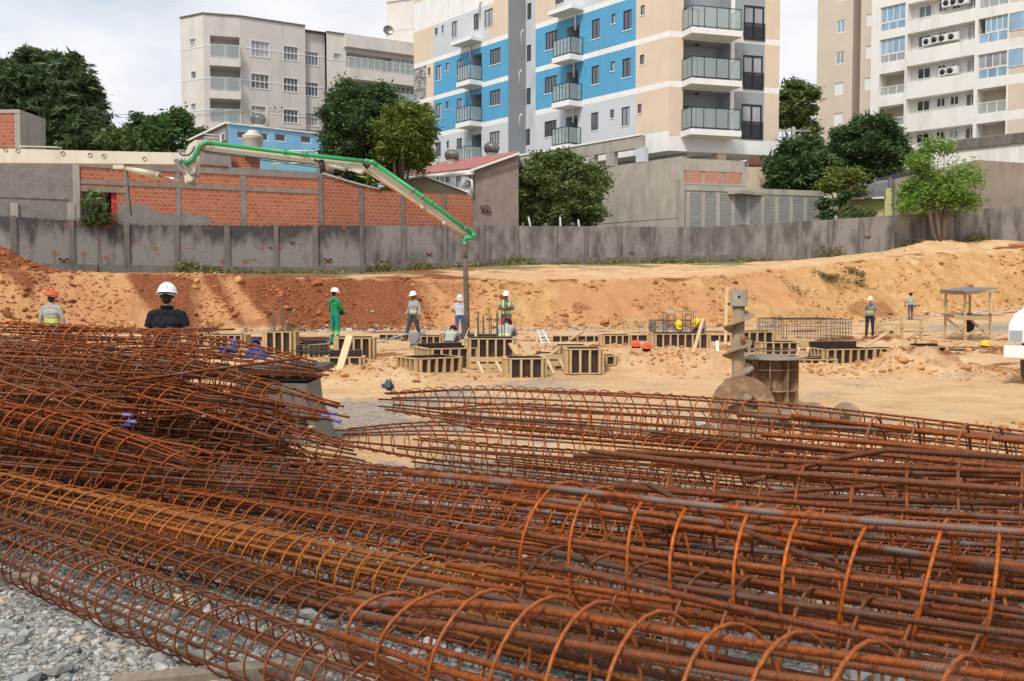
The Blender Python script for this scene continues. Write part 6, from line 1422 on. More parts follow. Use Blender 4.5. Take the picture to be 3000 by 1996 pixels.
plank('plank', P(2262, 924, 28.7), P(2408, 919, 29.0), .07, .03, 'nearer of two thin boards lying on top of the large box cage'); plank('plank', P(2285, 922, 29.3), P(2435, 918, 29.6), .07, .03, 'farther of two thin boards lying on top of the large box cage')
mb = MB(); c = P(1965, 915, 33.4)
tag((lambda: (mb.lathe([(0, .06), (.1, .05), (.16, .01), (.17, 0)], c, 9), mb.tube([c + Vector((0, 0, .03)), c + Vector((.5, 0, .03)), c + Vector((.9, .1, .01))], .02, 6), mb.build('cloth', plain('grey_cloth', S('9a958e'), .9), None, origin=c))[-1])(), 'pale crumpled cloth lying on the wire mesh cage', 'cloth')
def starter(u, vt, vb, d, n_, label, sp=.25):
    c = P(u, vb, d); z = gz(c.x, c.y); h = P(u, vt, d).z - z; o = empty('starter_bar_bundle', (c.x, c.y, z), label, 'starter bars', 'starter bars')
    for k in range(n_): mb = MB(); x, y = c.x + R.uniform(-sp, sp), c.y + R.uniform(-sp * .6, sp * .6); mb.tube([(x, y, z - .05), (x + R.uniform(-.03, .03), y, z + h * R.uniform(.8, 1))], .010, 5); mb.build('bar', M['black_steel'], o)
starter(800, 952, 1000, 30.5, 5, 'five thin starter bars sticking up above the dark formwork behind the left pile', .3)
# flat piles of bars and hoses
def barpile(u0, u1, v, d, n_, label, m='black_steel', r=.009, spread=.5, dz=.1):
    a, b_ = P(u0, v, d), P(u1, v, d); o = empty('bar_stack', (a.x, a.y, gz(a.x, a.y)), label, 'steel bars', 'stacks of straight bars')
    for k in range(n_):
        mb = MB(); y = R.uniform(-spread, spread); zz = gz(a.x, d) + .03 + R.uniform(0, dz); mb.tube([(a.x + R.uniform(-.2, .2), d + y, zz), (b_.x + R.uniform(-.2, .2), d + y + R.uniform(-.2, .2), zz)], r, 5); mb.build('bar', M[m], o)
barpile(862, 965, 1048, 23.0, 14, 'flat stack of dark bars beside the dark formwork right of the left pile', r=.012, spread=.4, dz=.22)
barpile(1590, 1630, 1050, 22.6, 8, 'small dark mesh of bars between the upright formwork boxes')
barpile(2340, 2430, 1060, 24.6, 12, 'dark bars lying right of the casing flange', spread=.35)
barpile(2510, 2790, 1045, 24.0, 5, 'long dark bars lying across the ground in front of the red soil heap', r=.016, spread=.25)
barpile(2640, 2840, 1020, 27.4, 5, 'long thin bars lying behind the red soil heap', r=.014, spread=.2)
mb = MB(); pth = [(1088, 1006, 28.5), (1120, 1001, 28.3), (1160, 987, 28.2), (1205, 976, 28.2), (1238, 976, 28.6), (1250, 984, 29)]
P3 = [P(*q) for q in pth]; mb.tube([P3[0].lerp(P3[1], t) for t in (0, .5)] + P3[1:], .022, 8); tag(mb.build('hose', plain('blue_grey_hose', S('7f9bb0'), .5), None, origin=P3[0]), 'pale blue hose arching over the ground by the walking man', 'hose')
mb = MB(); mb.tube([P(1560, 1040, 21.8), P(1590, 1033, 22), P(1620, 1034, 22), P(1640, 1040, 22)], .018, 6); mb.tube([P(1740, 1012, 29), P(1800, 1014, 29), P(1860, 1016, 29)], .014, 6)
tag(mb.build('cable', M['black_frame'], None, origin=P(1560, 1040, 21.8)), 'black cable trailing between the middle formwork boxes', 'cable')
o = empty('shovel', P(1352, 1030, 27), 'shovel with a pale blade standing in the pit beside the tallest formwork', 'shovel'); mb = MB(); mb.tube([P(1356, 1006, 27), P(1374, 962, 27.6)], .02, 6); mb.build('handle', M['wood'], o)
mb = MB(); mb.prism([P(1347, 1006, 27), P(1363, 1006, 27), P(1363, 1026, 26.9), P(1356, 1034, 26.9), P(1348, 1026, 26.9)], (0, .01, 0)); mb.build('blade', M['metal'], o)
plank('plank', P(1392, 995, 28.5), P(1396, 965, 28.8), .06, .04, 'short upright batten right of the shovel'); plank('plank', P(1330, 1000, 30), P(1374, 983, 31), .05, .04, 'dark bar propped behind the crouching worker', m='black_steel')
# ================================================================ auger, casing, rings, drums
M['mud'] = worn('muddy_steel', S('93816c'), .85, .3, 4.5, .02, dirt=S('b98f5c'), dirt_amt=.95)
M['rust_plate'] = worn('rusty_plate', S('86694f'), .85, .3, 3.5, .012, dirt=S('b59674'), dirt_amt=.9)
M['pale_mud'] = worn('dried_mud_steel', S('a39c90'), .85, .2, 6, .012, dirt=S('c2a57c'), dirt_amt=.85)
ad = 13.4; a0 = PZ(2163, 1225, 0.0); a0 = Vector((P(2163, 1000, ad).x, ad, 0)); zt = P(2163, 848, ad).z; z2 = P(2163, 896, ad).z
o = empty('auger', a0, 'muddy steel drilling auger standing upright with spiral flights and a square head', 'auger')
mb = MB(); r = .082; mb.lathe([(r, 0), (r, z2), (.0, z2)], a0, 24); mb.build('shaft', M['mud'], o)
mb = MB(); x0 = a0 + Vector((.03, 0, 0)); hw = .115
mb.lathe([(hw, z2 - .005), (hw, zt), (hw * .8, zt), (hw * .8, zt - .1), (0, zt - .1)], a0, 32, sm=False); mb.lathe([(hw * 1.0, z2 - .005), (r, z2 - .006)], a0, 20)
mb.tube([a0 + Vector((-.02, -hw - .004, zt - .1)), a0 + Vector((-.02, -hw + .02, zt - .1))], .018, 10, 1); mb.build('head', [M['pale_mud'], M['dark']], o)
mb = MB(); pitch = .36; turns = (z2 - .02) / pitch; n_ = int(turns * 36); R_o = .20; vs_, fs_ = [], []
for k in range(n_ + 1):
    a = 2 * math.pi * k / 36 + 2.4; z = .05 + pitch * k / 36; ro = R_o * (.97 + .07 * math.sin(k * .45) + .04 * math.sin(k * 1.9)) * (1 if k < n_ - 12 else .85)
    for rr_, dz in ((r - .005, 0), (ro, -.008), (ro, .012), (r - .005, .012)): vs_.append(a0 + Vector((rr_ * math.cos(a), rr_ * math.sin(a), z + dz)))
for k in range(n_):
    for j in range(4): fs_.append((k * 4 + j, k * 4 + (j + 1) % 4, (k + 1) * 4 + (j + 1) % 4, (k + 1) * 4 + j))
mb.add(vs_, fs_, 0, False); mb.build('spiral_flight', M['mud'], o)
p = P(2178, 990, ad - .12); pts = np.array([[p.x, p.y, p.z], [p.x - .01, p.y, p.z - .03]]); rk = rocks('mud_lump', pts - np.array(a0)[None] * 0, np.array([.045, .04]), M['clod']); rk.parent = o; rk.location = -a0; 
# casing with flange
cd_ = 14.2; cc = Vector((P(2262, 1000, cd_).x, cd_, 0)); zf = P(2262, 1053, cd_ - .2).z
o = empty('steel_casing', cc, 'brown ribbed steel casing with a round flange on top, behind the auger', 'casing')
rb_ = .25
mb = MB(); mb.lathe([(rb_, 0), (rb_, zf), (rb_ * .5, zf)], cc, 12, sm=False); mb.build('tube', M['rust_plate'], o)
mb = MB(); mb.lathe([(.19, zf + .002), (.46, zf + .002), (.465, zf + .035), (.19, zf + .035), (.19, zf - .2)], cc, 56, sm=False); mb.build('flange', M['pale_mud'], o)
for k in range(9):
    a = math.pi * 2 * (k + .3) / 9; dv = Vector((math.cos(a), math.sin(a), 0)); mb = MB(); mb.box(cc + dv * (rb_ + .055) + Vector((0, 0, zf / 2)), (.15, .016, zf - .01), a); mb.build('rib', M['rust_plate'], o)
for z in (.25, .55, .82):
    mb = MB(); mb.lathe([(rb_, z), (rb_ + .11, z), (rb_ + .11, z + .012), (rb_, z + .012)], cc, 24); mb.build('stiffener', M['rust_plate'], o)
# ring plate leaning at the auger foot
rd = 11.2; rc = P(2177, 1208, rd); o = empty('steel_ring', (rc.x, rc.y, 0), 'worn annular steel plate standing on edge at the foot of the auger', 'ring')
mb = MB(); Mx = Matrix.Rotation(rad(90 - 12), 3, 'X'); ro = 94 * rd / F; rc.z = ro * .96; mb.lathe([(ro * .48, -.018), (ro, -.018), (ro, .018), (ro * .48, .018), (ro * .48, -.018)], rc, 64, M=Mx, sm=False); mb.build('plate', M['rust_plate'], o)
def flight(u, v, ru, rv, d, tilt, yaw, label):
    c = P(u, v, d); r_ = ru * d / F; c.z = r_ * math.cos(rad(tilt)); o = empty('auger_disc', (c.x, c.y, 0), label, 'auger disc', 'muddy flight discs lying by the auger'); Mx = Matrix.Rotation(rad(yaw), 3, 'Z') @ Matrix.Rotation(rad(90 - tilt), 3, 'X')
    mb = MB(); mb.lathe([(0, -.02), (r_, -.02), (r_ * 1.02, 0), (r_, .03), (r_ * .3, .05), (0, .05)], c, 48, M=Mx, sm=False); mb.build('disc', M['mud'] if u != 2470 else M['pale_mud'], o)
    mb = MB(); mb.tube([c, c + Mx @ Vector((0, 0, .25))], .06, 10); mb.build('stub', M['mud'], o)
flight(2285, 1225, 38, 45, 11.9, 10, 12, 'leftmost muddy flight disc leaning right of the standing ring'); flight(2382, 1225, 46, 42, 11.6, 12, -6, 'middle muddy flight disc behind the top rebar cage'); flight(2478, 1228, 44, 35, 11.8, 24, -28, 'rightmost muddy flight disc with a toothed edge')
for (u, d, s_) in ((2075, 12.2, .16), (1760, 11.6, .14), (1850, 11.8, .12), (1900, 11.5, .16)):
    pass
pts = np.array([[P(u, 1200, d).x, d, .05] for u, d in ((2075, 12.0), (2040, 12.1), (1770, 11.4), (1820, 11.3), (1860, 11.6), (1910, 11.4), (2100, 11.7), (1700, 11.8), (1960, 11.7))])
for k, pt in enumerate(pts):
    r_ = rocks('boulder', pt[None], np.array([R.uniform(.06, .13)]), M['stone']); lw = Vector(pt); me_ = r_.data
    for v_ in me_.vertices: v_.co -= lw
    r_.location = lw; tag(r_, ('broken grey concrete lump ' + ['left of the auger ring', 'just left of the ring, smaller', 'behind the long middle cage, leftish', 'behind the middle cage, second lump', 'behind the middle cage, third lump', 'behind the middle cage, fourth lump', 'under the auger ring', 'farthest left behind the middle cage', 'between the middle lumps and the auger'][k]), 'rock', 'broken lumps behind the middle cages')
# grey slotted hopper behind the left pile
hd = 10.6; hc = P(830, 1200, hd); o = empty('steel_hopper', (hc.x, hc.y, 0), 'dark grey flared hopper with a broad lip, right behind the left rebar pile', 'hopper')
M['hop'] = worn('grey_hopper', S('6f6a62'), .6, .1, 2, .002, dirt=S('9a8b74'), dirt_amt=.4)
lv = lambda u, v: P(u, v, hd)
mb = MB(); poly = [lv(*q) for q in ((690, 1120), (898, 1125), (905, 1190), (925, 1240), (948, 1300), (975, 1340), (700, 1345))]; poly = [Vector((p.x, p.y, max(.02, p.z))) for p in poly]
mb.prism(poly, (0, .03, 0)); mb.prism([p + Vector((0, .75, 0)) for p in poly], (0, .03, 0)); mb.add([poly[0], poly[0] + Vector((0, .75, 0)), poly[-1] + Vector((0, .75, 0)), poly[-1]], [(0, 1, 2, 3)])
for a, b_ in zip(poly[1:5], poly[2:6]): mb.add([a + Vector((0, .03, 0)), b_ + Vector((0, .03, 0)), b_ + Vector((0, .75, 0)), a + Vector((0, .75, 0))], [(0, 1, 2, 3)])
mb.build('body', M['hop'], o)
mb = MB(); mb.box((P(820, 1084, hd).x, hd + .38, P(820, 1084, hd).z), (245 * hd / F, .8, .06)); mb.build('lip', M['grease'], o)
mb = MB(); mb.box((P(800, 1104, hd).x, hd + .38, P(800, 1104, hd).z), (190 * hd / F, .7, .1)); mb.build('recess', M['dark'], o)  # solid dark box, paints the shade of the hollow under the lip
for k in range(5):
    for j in range(2): mb = MB(); c = lv(893 + k * 2 + j * 18, 1250 + k * 14); mb.box(c + Vector((0, -.006, 0)), (.05, .008, .022)); mb.build('slot', plain('slot_light', S('d9bf98'), .8) if False else M['wood_new'], o)
# things glimpsed through the left pile
mb = MB(); c = P(120, 1040, 12.5); mb.box((c.x, c.y, .52), (1.7, .6, .34)); mb.box((c.x, c.y, .74), (1.74, .64, .09), m=1)
for s_ in (-.7, .7): mb.box((c.x + s_, c.y, .18), (.12, .5, .34))
tag(mb.build('yellow_skid', [worn('yellow_paint', S('b97f1f'), .5, .15, 2), M['white_metal']], None, origin=(c.x, c.y, 0)), 'low yellow machine skid with a white top edge seen through the left rebar pile', 'machine')
for k, (u, v, w_, h_, mm, lab) in enumerate(((560, 1235, .9, .5, 'b9c0cc', 'pale grey-blue sack slumped behind the left pile, left one'), (690, 1240, .8, .45, '5f7394', 'blue tarp bundle behind the left pile, right of the pale sack'), (800, 1290, .3, .35, '2f3d5e', 'dark blue cloth bundle in front of the grey hopper'))):
    c = P(u, v, 9.9); q = np.array(IV); V_ = q * np.array([w_ / 2, .3, h_ / 2]) * (1 + .2 * np.sin(q[:, :1] * 9 + k)); V_ = V_ + np.array([c.x, c.y, h_ / 2])
    ob = npmesh('bundle', V_, IF, worn('cloth_' + mm, S(mm), .9, .15, 4, .02), loc=(c.x, c.y, 0), smooth=True); sb2 = ob.modifiers.new('s', 'SUBSURF'); sb2.levels = sb2.render_levels = 2; tag(ob, lab, 'bundle')
# ================================================================ white truck at the right edge
tx = Vector((P(2938, 1030, 17.6).x, 17.6, 0)); fd = Vector((-.62, -.785, 0)).normalized(); sd2 = Vector((-fd.y, fd.x, 0)); sd2 = sd2 if sd2.x > 0 else -sd2
o = empty('truck', tx, 'white truck nosing in at the right edge, bumper corner and headlight in view', 'truck')
Mt = Matrix((sd2, -fd, Vector((0, 0, 1)))).transposed()      # local x across, y backwards
def tb(mb, c, d, m=0): mb.box(tx + Mt @ Vector(c), d, M=Mt, m=m)
M['truck'] = worn('white_truck_paint', S('e6e5e2'), .3, .03, 1, 0, dirt=S('b8a58a'), dirt_amt=.12); M['tyre'] = worn('dusty_tyre', S('4f4234'), .9, .2, 5, .004, dirt=S('a08058'), dirt_amt=.6)
zb0, zb1 = P(2940, 1052, 17.6).z, P(2940, 1012, 17.6).z
mb = MB(); tb(mb, (1.2, .12, (zb0 + zb1) / 2), (2.4, .24, zb1 - zb0)); b1 = mb.build('bumper', M['truck'], o); mm_ = b1.modifiers.new('b', 'BEVEL'); mm_.width = .04; mm_.segments = 3
zh = P(2960, 1005, 17.6).z; 
mb = MB(); prof_ = [(.04, zh), (.04, zh + .27), (.10, zh + .36), (.5, zh + .52), (1.2, zh + .62), (1.2, zh)]
vv = []
for x in (.06, 2.34):
    for y, z in prof_: vv.append(tx + Mt @ Vector((x, y, z)))
n_ = len(prof_); mb.add(vv, [tuple(range(n_)), tuple(reversed(range(n_, 2 * n_)))] + [(i, n_ + i, n_ + (i + 1) % n_, (i + 1) % n_) for i in range(n_)]); b2 = mb.build('hood', M['truck'], o); mm_ = b2.modifiers.new('b', 'BEVEL'); mm_.width = .05; mm_.segments = 3
mb = MB(); tb(mb, (1.2, 2.5, zh + .7), (2.3, 2.0, 1.5)); mb.build('cab', M['truck'], o)
mb = MB(); tb(mb, (1.2, 1.49, zh + 1.1), (2.0, .03, .6)); mb.build('windscreen', M['glass_dark'], o)
mb = MB(); tb(mb, (.2, .03, zh + .14), (.2, .05, .17)); mb.build('headlight', plain('headlight_glass', S('9fa9a8'), .1), o)
mb = MB(); tb(mb, (2.16, .03, zh + .14), (.2, .05, .17)); mb.build('headlight', plain('headlight_glass_b', S('9fa9a8'), .1), o)
mb = MB(); tb(mb, (1.2, .035, zh + .14), (1.45, .03, .22)); mb.build('grille', M['black_frame'], o)
mb = MB()
for k in range(4): tb(mb, (1.2, .016, zh + .06 + k * .055), (1.4, .02, .014))
mb.build('grille_bars', M['white_metal'], o)
mb = MB(); tb(mb, (1.2, 4.0, .75), (.9, 6.5, .2)); mb.build('chassis', M['grease'], o)
mb = MB(); tb(mb, (1.2, 5.6, 1.6), (2.4, 4.2, 1.2)); mb.build('cargo_body', M['truck'], o)
for (x, y) in ((.40, .58), (1.98, .58), (.42, 5.5), (1.98, 5.5)):
    c = tx + Mt @ Vector((x, y, .46)); mb = MB(); Mw = Mt @ Matrix.Rotation(rad(90), 3, 'Y'); mb.lathe([(.3, -.14), (.42, -.15), (.46, -.12), (.46, -.09), (.445, -.085), (.445, -.065), (.46, -.06), (.46, -.02), (.445, -.015), (.445, .015), (.46, .02), (.46, .06), (.445, .065), (.445, .085), (.46, .09), (.46, .12), (.42, .15), (.3, .14)], c, 48, M=Mw, sm=False); wl = mb.build('wheel', M['tyre'], o)
    mb = MB(); mb.lathe([(.0, -.1), (.3, -.1), (.3, .1), (0, .1)], c, 20, M=Mw); mb.build('rim', M['white_metal'], wl)
# loose helmets sticking out of the pit
def helmet_mesh(mb, c, r=.135, m=0, M3=None):
    """hard hat : dome, ridge, brim ; c = centre of the rim plane, front = local -Y"""
    M3 = M3 or Matrix.Identity(3); dome = [(math.cos(a) * r, math.sin(a) * r * 1.0) for a in np.linspace(0, math.pi / 2, 8)]
    S3 = Matrix(((.92, 0, 0), (0, 1.1, 0), (0, 0, 1)))
    mb.lathe(dome, c, 22, m=m, M=M3 @ S3)
    mb.lathe([(r * 1.0, .0), (r * 1.13, -.012), (r * 1.14, -.02), (r * .98, -.012)], c, 22, m=m, M=M3 @ S3)
    vv = []       # peak
    n_ = 9
    for k in range(n_):
        a = rad(-90 - 50 + 100 * k / (n_ - 1)); ca, sa = math.cos(a), math.sin(a)
        for rr_, dz in ((r * 1.02, .0), (r * 1.02 + .05 * math.cos(rad(-50 + 100 * k / (n_ - 1)) * 1.6), -.02), (r * 1.02 + .05 * math.cos(rad(-50 + 100 * k / (n_ - 1)) * 1.6), -.028), (r * 1.0, -.015)): vv.append(Vector(c) + M3 @ (S3 @ Vector((ca * rr_, sa * rr_, dz))))
    fs = []
    for k in range(n_ - 1):
        for j in range(4): fs.append((k * 4 + j, k * 4 + (j + 1) % 4, (k + 1) * 4 + (j + 1) % 4, (k + 1) * 4 + j))
    mb.add(vv, fs, m, True)
    for s_ in (-.028, 0, .028):
        mb.tube([Vector(c) + M3 @ Vector((s_, math.cos(a) * r * 1.1, math.sin(a) * r * (1.0 - abs(s_) * .6) + .002)) for a in np.linspace(.25, math.pi - .25, 10)], .006, 5, m)
HM = {k: plain('helmet_' + k, S(v), .3) for k, v in (('white', 'e8e9ea'), ('orange', 'e2532a'), ('yellow', 'e6c11c'), ('cream', 'e3d9b8'), ('blue', '3f63c8'), ('red', 'd8452e'))}
for (u, v, d, k, lab) in ((1863, 1012, 27, 'orange', 'left of two orange hard hats showing over the pit edge in the middle'), (1894, 1018, 26.5, 'orange', 'right, lower of two orange hard hats showing over the pit edge in the middle'), (2886, 1010, 28.2, 'yellow', 'yellow hard hat on the ground below the plan shelter')):
    c = P(u, v, d); c.z = max(c.z, gz(c.x, c.y) + .06); mb = MB(); helmet_mesh(mb, c, .135); mb.lathe([(.1, -.1), (.12, -.01)], c, 12, m=1); tag(mb.build('hard_hat', [HM[k], M['dark']], None, origin=c), lab, 'hard hat', 'hard hats in the pit')
for (u, v, d, lab, yw) in ((1997, 648, 63, '', 0),): pass
for k, (a, b_, lab) in enumerate((((1557, 658), (1548, 636), 'leftmost of three short white stakes above the boundary wall, leaning left'), ((1642, 658), (1641, 636), 'middle upright white stake above the boundary wall'), ((1699, 660), (1694, 644), 'rightmost short white stake above the boundary wall'))):
    mb = MB(); mb.bar(P(a[0], a[1] + 20, 62.5), P(b_[0], b_[1], 62.5), .1, .1); tag(mb.build('stake', M['white_frame'], None, origin=P(a[0], a[1] + 20, 62.5)), lab, 'stake', 'white stakes behind the wall')
# ================================================================ people
def cloth(name, h, dirt='8a7a66'):
    if h == '1f2229': return worn(name, S(h), .9, .05, 5, .003, spec=.2)
    return worn(name, S(h), .92, .12, 7, .006, dirt=S(dirt), dirt_amt=.18, spec=.2)
CL = {'skin': plain('skin_tan', S('b07c5e'), .6), 'skin_dark': plain('skin_dark', S('6e4632'), .6), 'grey': cloth('grey_workwear', 'a3a29e'), 'grey2': cloth('dark_grey_workwear', '85858a'),
      'navy': cloth('navy_trousers', '3b4552'), 'green_t': cloth('green_jacket', '23865a'), 'green_b': cloth('green_trousers', '1f8470'), 'black': cloth('black_polo', '1f2229'), 'white': cloth('white_tshirt', 'dfe0e3', 'b9b5b0'),
      'jean': cloth('blue_jeans', '4a6791'), 'slate': cloth('slate_trousers', '5c5f68'), 'dark': cloth('dark_trousers', '2c2e33'), 'blue': cloth('blue_overall', '294a96'), 'navyj': cloth('navy_jacket', '233a63'),
      'boots': plain('work_boots', S('3a322c'), .8), 'hair': plain('dark_hair', S('1c1714'), .8), 'lime': plain('reflective_lime', S('b9e04f'), .5), 'glove': plain('dark_gloves', S('2a2a2c'), .8), 'silver': plain('reflective_silver', S('c9cdc4'), .4), 'eye': plain('eye_dark', S('1a1412'), .4), 'lip': plain('lips', S('7d4a3c'), .6)}
def caps(a, b_, ra, rb, n=12):
    a, b_ = Vector(a), Vector(b_); d = b_ - a; L_ = max(d.length, 1e-5); M3 = d.normalized().to_track_quat('Z', 'Y').to_matrix()
    pr = [(ra * math.sin(t), -ra * math.cos(t)) for t in np.linspace(.001, math.pi / 2, 5)] + [(rb * math.cos(t), L_ + rb * math.sin(t)) for t in np.linspace(0, math.pi / 2 - .001, 5)]
    return pr, a, M3
def person(label, loc, yaw, pose, C, helmet='white', s=1.0, extras=(), voxel=.013):
    x0, y0, z0 = loc; o = empty('person', loc, label, 'person', 'construction workers and visitors on the site')
    pr = []      # (a, b, ra, rb, tag, flat)
    def p(a, b_, ra, rb, t, flat=None): pr.append((Vector(a), Vector(b_), ra, rb, t, flat))
    sh, hip = .185, .095
    P_ = dict(pel=(0, 0, .95), neck=(0, .02, 1.46), head=(0, -.005, 1.62))
    kn = {-1: (-.12, -.02, .50), 1: (.12, -.02, .50)}; ft = {-1: (-.13, .03, .09), 1: (.13, .03, .09)}
    el = {-1: (-.27, .02, 1.14), 1: (.27, .02, 1.14)}; ha = {-1: (-.28, -.08, .90), 1: (.28, -.08, .90)}; toe = {-1: -.16, 1: -.16}; hdir = 0
    if pose == 'walk': kn = {-1: (-.11, -.22, .54), 1: (.11, .04, .50)}; ft = {-1: (-.12, -.22, .10), 1: (.12, .30, .14)}; ha = {-1: (-.27, .02, .91), 1: (.30, -.16, .93)}
    if pose == 'stride': kn = {-1: (-.12, -.14, .52), 1: (.14, .06, .49)}; ft = {-1: (-.14, -.24, .09), 1: (.16, .22, .10)}; ha = {-1: (-.30, -.12, .90), 1: (.30, -.06, .90)}; el = {-1: (-.28, .06, 1.14), 1: (.28, .05, 1.14)}
    if pose == 'behind': el = {-1: (-.28, .10, 1.15), 1: (.28, .10, 1.15)}; ha = {-1: (-.06, .17, .98), 1: (.06, .18, .96)}
    if pose == 'cross': el = {-1: (-.25, -.08, 1.14), 1: (.25, -.08, 1.14)}; ha = {-1: (.13, -.22, 1.20), 1: (-.13, -.25, 1.16)}
    if pose == 'face': el = {-1: (-.30, -.16, 1.28), 1: (.27, .03, 1.14)}; ha = {-1: (-.03, -.17, 1.56), 1: (.29, -.03, .90)}
    if pose == 'front': el = {-1: (-.25, -.06, 1.15), 1: (.25, -.06, 1.15)}; ha = {-1: (-.08, -.26, 1.06), 1: (.08, -.26, 1.06)}
    if pose == 'lean': el = {-1: (-.25, -.10, 1.16), 1: (.25, -.08, 1.15)}; ha = {-1: (-.12, -.28, 1.0), 1: (.12, -.3, 1.0)}; P_['head'] = (0, -.06, 1.60)
    crouch = pose == 'crouch'
    if crouch:
        P_ = dict(pel=(0, .06, .27), neck=(0, -.30, .66), head=(0, -.42, .70)); kn = {-1: (-.17, -.30, .50), 1: (.17, -.26, .50)}; ft = {-1: (-.14, .0, .08), 1: (.15, .02, .08)}
        el = {-1: (-.24, -.42, .42), 1: (.24, -.40, .42)}; ha = {-1: (-.10, -.58, .24), 1: (.10, -.56, .26)}
    pel, nk, hd = Vector(P_['pel']), Vector(P_['neck']), Vector(P_['head']); up = (nk - pel).normalized(); fw = Vector((0, -1, 0)) if not crouch else Vector((0, -.6, -.8)).normalized()
    T_, B_, K_ = 'top', 'bot', 'skin'
    ch = pel.lerp(nk, .62); wa = pel.lerp(nk, .28)
    p(pel - Vector((.07, 0, 0)), pel + Vector((.07, 0, 0)), .105, .105, B_); p(wa - Vector((.06, 0, 0)), wa + Vector((.06, 0, 0)), .108, .108, T_)
    p(ch - Vector((.075, 0, 0)), ch + Vector((.075, 0, 0)), .12, .12, T_); p(pel.lerp(nk, .45) - Vector((.065, 0, 0)), pel.lerp(nk, .45) + Vector((.065, 0, 0)), .114, .114, T_); p(pel + up * .07 - Vector((.065, 0, 0)), pel + up * .07 + Vector((.065, 0, 0)), .108, .108, T_)
    shc = nk - up * .075
    p(shc - Vector((sh - .05, 0, 0)), shc + Vector((sh - .05, 0, 0)), .068, .068, T_); p(nk - up * .04, nk + up * .0, .075, .058, T_)
    p(nk - up * .03, hd - (hd - nk).normalized() * .06, .053, .05, K_)
    for sd_2 in (-1, 1):
        S_ = shc + Vector((sd_2 * sh, 0, -.01)); E, H_ = Vector(el[sd_2]), Vector(ha[sd_2]); short = C.get('short')
        p(S_, S_.lerp(E, .55), .062, .054, T_); p(S_.lerp(E, .5), E, .054 if not short else .047, .044, K_ if short else T_); p(E, H_.lerp(E, .25), .043, .033, K_ if short else T_); p(E.lerp(H_, .7), H_, .031, .026, 'hand' if not short else K_)
        d = (H_ - E).normalized(); side = d.cross(Vector((0, 0, 1))); side = side.normalized() if side.length > .2 else Vector((1, 0, 0)); pa = H_ + d * .055
        p(H_, pa, .027, .034, 'hand'); p(H_ + side * .018, pa + side * .022, .022, .024, 'hand'); p(H_ - side * .018, pa - side * .02, .022, .024, 'hand')
        curl = Vector((-sd_2 * .3, -.45, -.25)).normalized()
        for k_, (off, ln) in enumerate(((-.032, .060), (-.011, .075), (.011, .078), (.032, .068))):
            k0 = pa + side * off + d * .012; k1 = k0 + d * ln * .5; k2 = k1 + (d * .6 + curl * .6).normalized() * ln * .5; p(k0, k1, .012, .011, 'hand'); p(k1, k2, .011, .009, 'hand')
        tb_ = H_ + d * .02 - side * .03 * sd_2; p(tb_, tb_ + (d * .6 - side * .9 * sd_2).normalized() * .05, .014, .011, 'hand')
        Hp = pel + Vector((sd_2 * hip, 0, -.02)); Kn, Ft = Vector(kn[sd_2]), Vector(ft[sd_2])
        p(Hp, Kn, .098, .064, B_); p(Kn, Ft + Vector((0, 0, .04)), .066, .05, B_); p(Ft + Vector((0, 0, .02)), Ft + Vector((0, 0, .05)), .058, .056, B_)
        fdv = Vector((sd_2 * .04, toe[sd_2], -.035)); p(Ft + Vector((0, .035, -.03)), Ft + fdv, .048, .040, 'boots'); p(Ft + Vector((0, .0, -.02)), Ft + Vector((0, .0, .0)), .052, .05, 'boots')
    hax = (hd - nk).normalized(); hf = Vector((0, -1, 0)); hf = (hf - hax * hf.dot(hax)).normalized(); hx = hf.cross(hax)
    if pose in ('lean', 'behind', 'walk'): hf = (hf - hax * .35).normalized(); hax = hx.cross(hf) * -1 if hx.cross(hf).dot(hax) < 0 else hx.cross(hf)
    if hax.dot(hd - nk) < 0: hax = -hax
    q = lambda a, b_, c: hd + hx * a + hf * b_ + hax * c
    p(q(0, -.02, .02), q(0, -.015, .05), .088, .086, 'head'); p(q(0, .02, .03), q(0, .025, -.03), .078, .066, 'head'); p(q(0, -.035, .0), q(0, -.03, -.05), .074, .062, 'head'); p(q(0, .045, -.075), q(0, .02, -.06), .038, .05, 'head')
    p(q(0, .098, .005), q(0, .112, -.022), .010, .015, 'head'); p(q(-.02, .09, -.055), q(.02, .09, -.055), .012, .012, 'lip'); p(q(-.03, .088, .03), q(.03, .088, .03), .014, .014, 'head')
    for e_ in (-1, 1): p(q(e_ * .032, .092, .012), q(e_ * .036, .092, .012), .010, .010, 'eye'); p(q(e_ * .086, -.005, .012), q(e_ * .088, -.01, -.02), .013, .010, 'head')
    mb = MB()
    for a, b_, ra, rb, t, f_ in pr: pf, c, M3 = caps(a, b_, ra, rb); mb.lathe(pf, c, 12, M=M3)
    ob = mb.build('body', [], None); rm = ob.modifiers.new('r', 'REMESH'); rm.mode = 'VOXEL'; rm.voxel_size = voxel; sm = ob.modifiers.new('s', 'SMOOTH'); sm.factor = .5; sm.iterations = 3
    dg = bpy.context.evaluated_depsgraph_get(); dg.update(); me = bpy.data.meshes.new_from_object(ob.evaluated_get(dg)); old = ob.data; bpy.data.objects.remove(ob); bpy.data.meshes.remove(old)
    nV = len(me.vertices); co = np.empty(nV * 3); me.vertices.foreach_get('co', co); co = co.reshape(-1, 3)
    nP = len(me.polygons); ce = np.empty(nP * 3); me.polygons.foreach_get('center', ce); ce = ce.reshape(-1, 3)
    best = np.full(nP, 9.); idx = np.zeros(nP, int)
